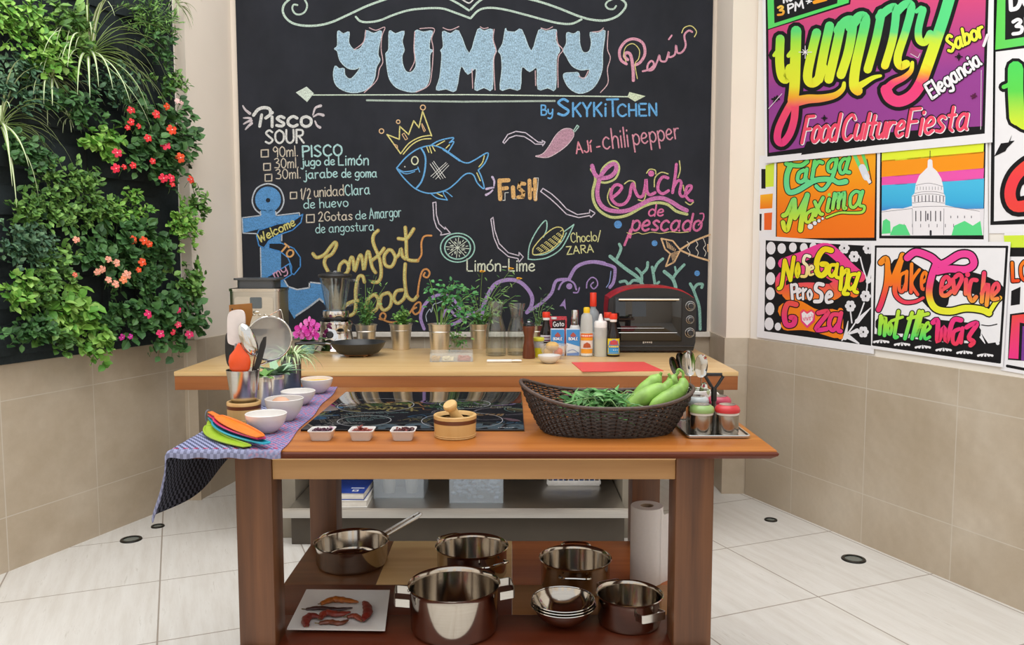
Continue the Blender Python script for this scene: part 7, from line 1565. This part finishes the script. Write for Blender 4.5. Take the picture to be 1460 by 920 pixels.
# ---------------- spice canister rack
p0 = on_top(1020, 620); k = mpp(p0.y); a, b_ = G(979, 624, TZ).x, G(1067, 624, TZ).x; yF, yB = G(1020, 626, TZ).y, 2.36
tc = Vector(((a+b_)/2, (yF+yB)/2, TZ+.0006)); T = thing('spice_rack', 'steel spice rack tray with black loop handle at the right of the island', 'spice rack', tc)
m = MB(); m.prism(rrect(b_-a, yB-yF, .012), .002, .006); m.build('tray', STEEL, T); m = MB(); m.tube([Vector((x, y, .007)) for x, y in rrect(b_-a, yB-yF, .012)], .003, 6, True); m.build('tray_rim', STEEL, T)
for sx in (-1, 1):
    for sy in (-1, 1): MB().lathe([(0, -.0004), (.006, -.0004), (.006, .003), (0, .003)], 10, (sx*.055, sy*(yB-yF)*.36, 0)).build('foot', BLACK_PLASTIC, T)
zz = lambda py: zat(py, tc.y)-tc.z
hx = (1021-730)/FPX*tc.y-tc.x
m = MB(); m.tube([(hx, 0, .006), (hx, 0, zz(572))], .0062, 10); m.build('post', steel('dark_post', '#6b6b6b', .3), T)
m = MB(); m.tube([(hx, 0, zz(572)), (hx, 0, zz(553))], .008, 10); hb_ = [(hx, 0, zz(555)), (hx-.010, 0, zz(549)), (hx-.025, 0, zz(536.5)), (hx-.021, 0, zz(534)), (hx+.021, 0, zz(534)), (hx+.025, 0, zz(536.5)), (hx+.010, 0, zz(549))]; m.tube(hb_, .0046, 8, True); m.build('loop_handle', BLACK_PLASTIC, T)
yf = yF+.043; yb = yB-.043
for px, yy, lc, lab in ((1004, yf, '#86a562', 'spice canister with green lid, front left on the spice rack'), (1041, yf, '#bb2b30', 'spice canister with red lid, front right on the spice rack'), (997, yb, '#b9c0c0', 'spice canister with pale grey lid, back left on the spice rack'), (1029, yb, '#b03a52', 'spice canister with pink-red lid, back right on the spice rack')):
    k2 = mpp(yf); cpos = Vector(((px-730)/FPX*yy*(1), yy, tc.z+.0064)); R = 16.6*k2; 
    C = thing('spice_canister', lab, 'canister', cpos, 0, 'spice canisters on the rack'); H = .051
    MB().lathe([(0, 0), (R*.93, 0), (R*.98, .003), (R*.98, H), (0, H)], 40).build('steel_body', steel('canister_steel', '#a8a29a', .2), C); MB().lathe([(R*.96, H), (R*1.0, H+.001), (R*1.0, H+.006), (R*.96, H+.007)], 40).build('collar', M_('collar_white', '#dcdad4', .3), C)
    MB().lathe([(R*.9, H+.006), (R*1.06, H+.007), (R*1.09, H+.013), (R*1.0, H+.021), (R*.72, H+.0265), (R*.66, H+.0262)], 40).build('lid', M_('lid_'+lc[1:], lc, .35), C); MB().lathe([(R*.68, H+.0255), (R*.7, H+.0275), (R*.6, H+.027), (0, H+.0255)], 40).build('lid_window', STEEL, C)

# ================================================================== LOWER SHELF
POTS = steel('pot_steel', '#bfb7ac', .12); POTI = steel('pot_inside', '#a59a8c', .07)
def on_shelf(px, py): return G(px, py, SHZ+.0006)
def pot(p, R, H, name, label, cat='pot', hang=0, handles=2, straps=True, rimw=.004):
    T = thing(name, label, cat, p, 0, None)
    pr = [(R*.9, 0), (R*.93, .003), (R*.97, .012), (R*.98, H*.9), (R, H*.97), (R+rimw, H)]
    MB().lathe([(0, 0)]+pr+[(R+rimw*.5, H+.0015), (R-.002, H*.985), (R*.95, H*.88), (R*.95, .016), (R*.9, .006), (0, .006)], 64).build('pot_body', POTS, T, angle=50)
    return T
def strap(T, ang, R, z, L=.035, W=.05, wd_=.011, th_=.003):
    d = Vector((cos(ang), sin(ang), 0)); s = Vector((-sin(ang), cos(ang), 0)); b0 = d*R*.985
    path = [b0-s*W, b0-s*W+d*L*.75+UPZ*.004, b0-s*W*.8+d*L+UPZ*.005, b0+s*W*.8+d*L+UPZ*.005, b0+s*W+d*L*.75+UPZ*.004, b0+s*W]
    P = [path[0]]+catmull(path[1:5], 5)+[path[5]]; rows = []
    for q, pt in enumerate(P):
        t = (P[min(q+1, len(P)-1)]-P[max(q-1, 0)]).normalized(); o_ = t.cross(UPZ).normalized(); c = pt+UPZ*z; rows.append([c+UPZ*wd_+o_*th_/2, c+UPZ*wd_-o_*th_/2, c-UPZ*wd_-o_*th_/2, c-UPZ*wd_+o_*th_/2])
    m = MB(); m.grid(rows, True); m.f += [[0, 1, 2, 3], [len(P)*4-1, len(P)*4-2, len(P)*4-3, len(P)*4-4]]; m.c += [None, None]; h = m.build('handle', STEEL, T, angle=40)
    for e in (-1, 1): MB().ell(b0+s*W*e*.93+d*.004+UPZ*z, (.004, .004, .004), 10, 6).build('rivet', POLISHED, h)
def loop(T, ang, R, z, L=.03, W=.045, r=.0042):
    d = Vector((cos(ang), sin(ang), 0)); s = Vector((-sin(ang), cos(ang), 0)); b0 = d*R*.98+UPZ*z
    MB().tube(catmull([b0-s*W, b0-s*W+d*L*.6+UPZ*.003, b0-s*W*.7+d*L+UPZ*.006, b0+d*L*1.05+UPZ*.007, b0+s*W*.7+d*L+UPZ*.006, b0+s*W+d*L*.6+UPZ*.003, b0+s*W], 4), r, 8).build('handle', POLISHED, T)
def hh(py, p): return zat(py, p.y)-SHZ
p = on_shelf(502, 803); k = mpp(p.y); R = 53*k; T = pot(p, R, hh(771, p), 'saute_pan', 'steel saute pan with long straight handle at the back left of the lower shelf', 'pan'); H = hh(771, p)
tip = Vp(599, 733, p.y+.20)-p; st0 = Vector((R*.72, R*.70, H*.82)); rows = []
d = (tip-st0); s_ = d.cross(UPZ).normalized()
m = MB()
for e in (-1, 1): m.tube([st0+s_*e*.012, st0+d*.4+s_*e*.011, st0+d*.85+s_*e*.0105, tip+s_*e*.007], [.006, .006, .006, .0055], 8)
m.tube([st0+d*.86+s_*.01, st0+d*.86-s_*.01], .005, 8); m.tube([tip+s_*.007, tip-s_*.007], .0055, 8); m.tube([st0+d*.25+s_*.008, st0+d*.25-s_*.008], .003, 8)
m.build('long_handle', STEEL, T)
for e in (-.03, .03): MB().ell(Vector((R*.72+e*.7, R*.66-e*.7, H*.8)), .005, 10, 6).build('rivet', POLISHED, T)
p = on_shelf(673, 820); k = mpp(p.y); R = 52*k; T = pot(p, R, hh(778, p), 'stock_pot', 'steel pot with loop handles, behind the largest pot'); H = hh(778, p); loop(T, radians(128), R, H*.86); loop(T, radians(-52), R, H*.72)
p = on_shelf(820, 836); k = mpp(p.y); R = 51.5*k; T = pot(p, R, hh(795, p), 'stock_pot', 'steel pot at the back right, behind the stacked bowls'); H = hh(795, p); loop(T, radians(85), R, H*.9); loop(T, radians(-95), R, H*.78)
p = on_shelf(648, 896); k = mpp(p.y); R = 66*k; T = pot(p, R, hh(832, p), 'stock_pot', 'largest steel pot with strap handles, front centre of the lower shelf'); H = hh(832, p); strap(T, radians(186), R, H*.74, .04, .045); strap(T, radians(8), R, H*.80, .04, .045)
p = on_shelf(900, 890)+Vector((-.004, .012, 0)); k = mpp(p.y); R = 47.5*k; T = pot(p, R, hh(846, p), 'stock_pot', 'small steel pot with strap handle at the front right of the lower shelf'); H = hh(846, p); strap(T, radians(-66), R, H*.70, .034, .036); strap(T, radians(114), R, H*.7, .034, .036)
# nested bowls
p = on_shelf(803, 889); k = mpp(p.y); R = 46.5*k; H = hh(856, p)-.012
def mixing(z, s, lab):
    q = catmull([(R*s*.36, 0, 0), (R*s*.42, 0, .002), (R*s*.68, 0, H*.32), (R*s*.88, 0, H*.68), (R*s*.99, 0, H)], 4); pr = [(v.x, max(0, v.z)) for v in q]+[(R*s*1.02, H+.001)]
    T = thing('mixing_bowl', lab, 'bowl', p+Vector((0, 0, z)), 0, 'nested steel mixing bowls'); MB().lathe(shell(pr, .0012, .002), 52).build('bowl_body', POTS, T); MB().tube([(cos(a)*R*s*1.02, sin(a)*R*s*1.02, H+.001) for a in [2*pi*q/52 for q in range(52)]], .0018, 6, True).build('rolled_rim', POLISHED, T)
mixing(0, 1, 'lowest steel mixing bowl of the nested stack'); mixing(.007, .985, 'middle steel mixing bowl of the nested stack'); mixing(.014, .97, 'topmost steel mixing bowl of the nested stack')
# paper towel
p = on_shelf(921, 828); k = mpp(p.y); R = 23.5*k; H = hh(721, p); T = thing('paper_towel_roll', 'white paper towel roll standing at the back right of the lower shelf', 'paper towel', p)
PT = M_('paper_towel', '#d9d3d2', .95, var=.02, scale=120)
MB().lathe([(R*.42, .0), (R*.98, 0), (R, .003), (R, H-.003), (R*.98, H), (R*.42, H), (R*.42, 0)], 48).build('roll', PT, T); MB().lathe([(R*.41, 0), (R*.415, H-.001), (R*.36, H-.001), (R*.36, 0), (R*.41, 0)], 32).build('cardboard_core', M_('cardboard', '#a58f78', .9), T)
m = MB(); r0 = []; r1 = []
for q in range(10):
    u = q/9; pt = Vector((cos(-pi/2+.9-.9*(1-u)*0-u*0)*R, 0, 0)); x = R*.75+u*(955-938)*k*1.2; y = -R*.68+.045*u**.7
    r0.append(Vector((x, y, 0))); r1.append(Vector((x, y, H-.022*min(1, u*3)-.004)))
m.grid([r0, r1]); m.grid([[v+Vector((-.0006, .0008, 0)) for v in r1], [v+Vector((-.0006, .0008, 0)) for v in r0]]); m.build('loose_sheet', PT, T)
# plate of dried chillies
q4 = [G(*v, SHZ+.014) for v in ((409, 897), (549, 899), (556, 842), (437, 841))]; pc = sum(q4, Vector())/4; pc.z = SHZ+.0006
T = thing('square_plate', 'square white plate of dried chillies at the front left of the lower shelf', 'plate', pc)
def inset(f, z): return [Vector((v.x, v.y, 0))*f+Vector((pc.x, pc.y, 0))*(1-f)-Vector((pc.x, pc.y, -z)) for v in q4]
def sub(q, n=6): return [q[a].lerp(q[(a+1) % 4], b/n) for a in range(4) for b in range(n)]
m = MB(); rr = [sub(inset(.55, 0)), sub(inset(.62, .001)), sub(inset(1.0, .011)), sub(inset(1.0, .0145)), sub(inset(.97, .0145)), sub(inset(.66, .0055)), sub(inset(.5, .0045))]
m.grid(rr, True); nn = len(rr[0]); m.f += [list(range(nn))[::-1], list(range(6*nn, 7*nn))]; m.c += [None, None]; m.build('plate_body', WHITE_CERAMIC, T, angle=50)
for pts, r, c, lab in ((((458, 861), (475, 855), (492, 856), (511, 859)), .009, '#9a5416', 'orange-brown dried chilli at the back of the plate'), (((436, 869), (455, 867), (480, 869), (503, 867)), .006, '#3a1a16', 'long thin dark dried chilli across the plate'), (((437, 893), (436, 884), (444, 878), (456, 880)), .0095, '#6e211a', 'curled red dried chilli at the left of the plate'), (((457, 882), (464, 874), (482, 876), (500, 873)), .009, '#7a2a1a', 'red dried chilli in the middle of the plate'), (((455, 889), (470, 887), (485, 889), (497, 884)), .007, '#63301c', 'brown dried chilli at the front of the plate'), (((517, 884), (524, 875), (523, 864), (518, 858)), .010, '#701f18', 'upright red dried chilli at the right of the plate'), (((495, 880), (505, 878), (512, 882), (516, 886)), .007, '#7d3520', 'short red-brown dried chilli beside the upright one')):
    r *= 1.35; P = [G(*v, SHZ+.0006+.005+r*.8) for v in pts]; P = catmull(P, 5); n = len(P); o = thing('dried_chilli', lab, 'chilli', P[0], 0, 'dried chillies on the plate'); m = MB()
    m.tube(P, [max(.0012, r*(sin(pi*(.12+.86*q/(n-1)))**.6)*(1+.12*sin(q*2.3))) for q in range(n)], 10, flat=.7); m.build('pod', M_('chilli_'+c[1:], c, .4, var=.3, scale=60), o, world=True); m = MB(); m.tube([P[0], P[0]+(P[0]-P[2]).normalized()*.012+UPZ*.003], .0014, 6); m.build('stalk', M_('dry_stalk', '#6b5a34', .8), o, world=True)
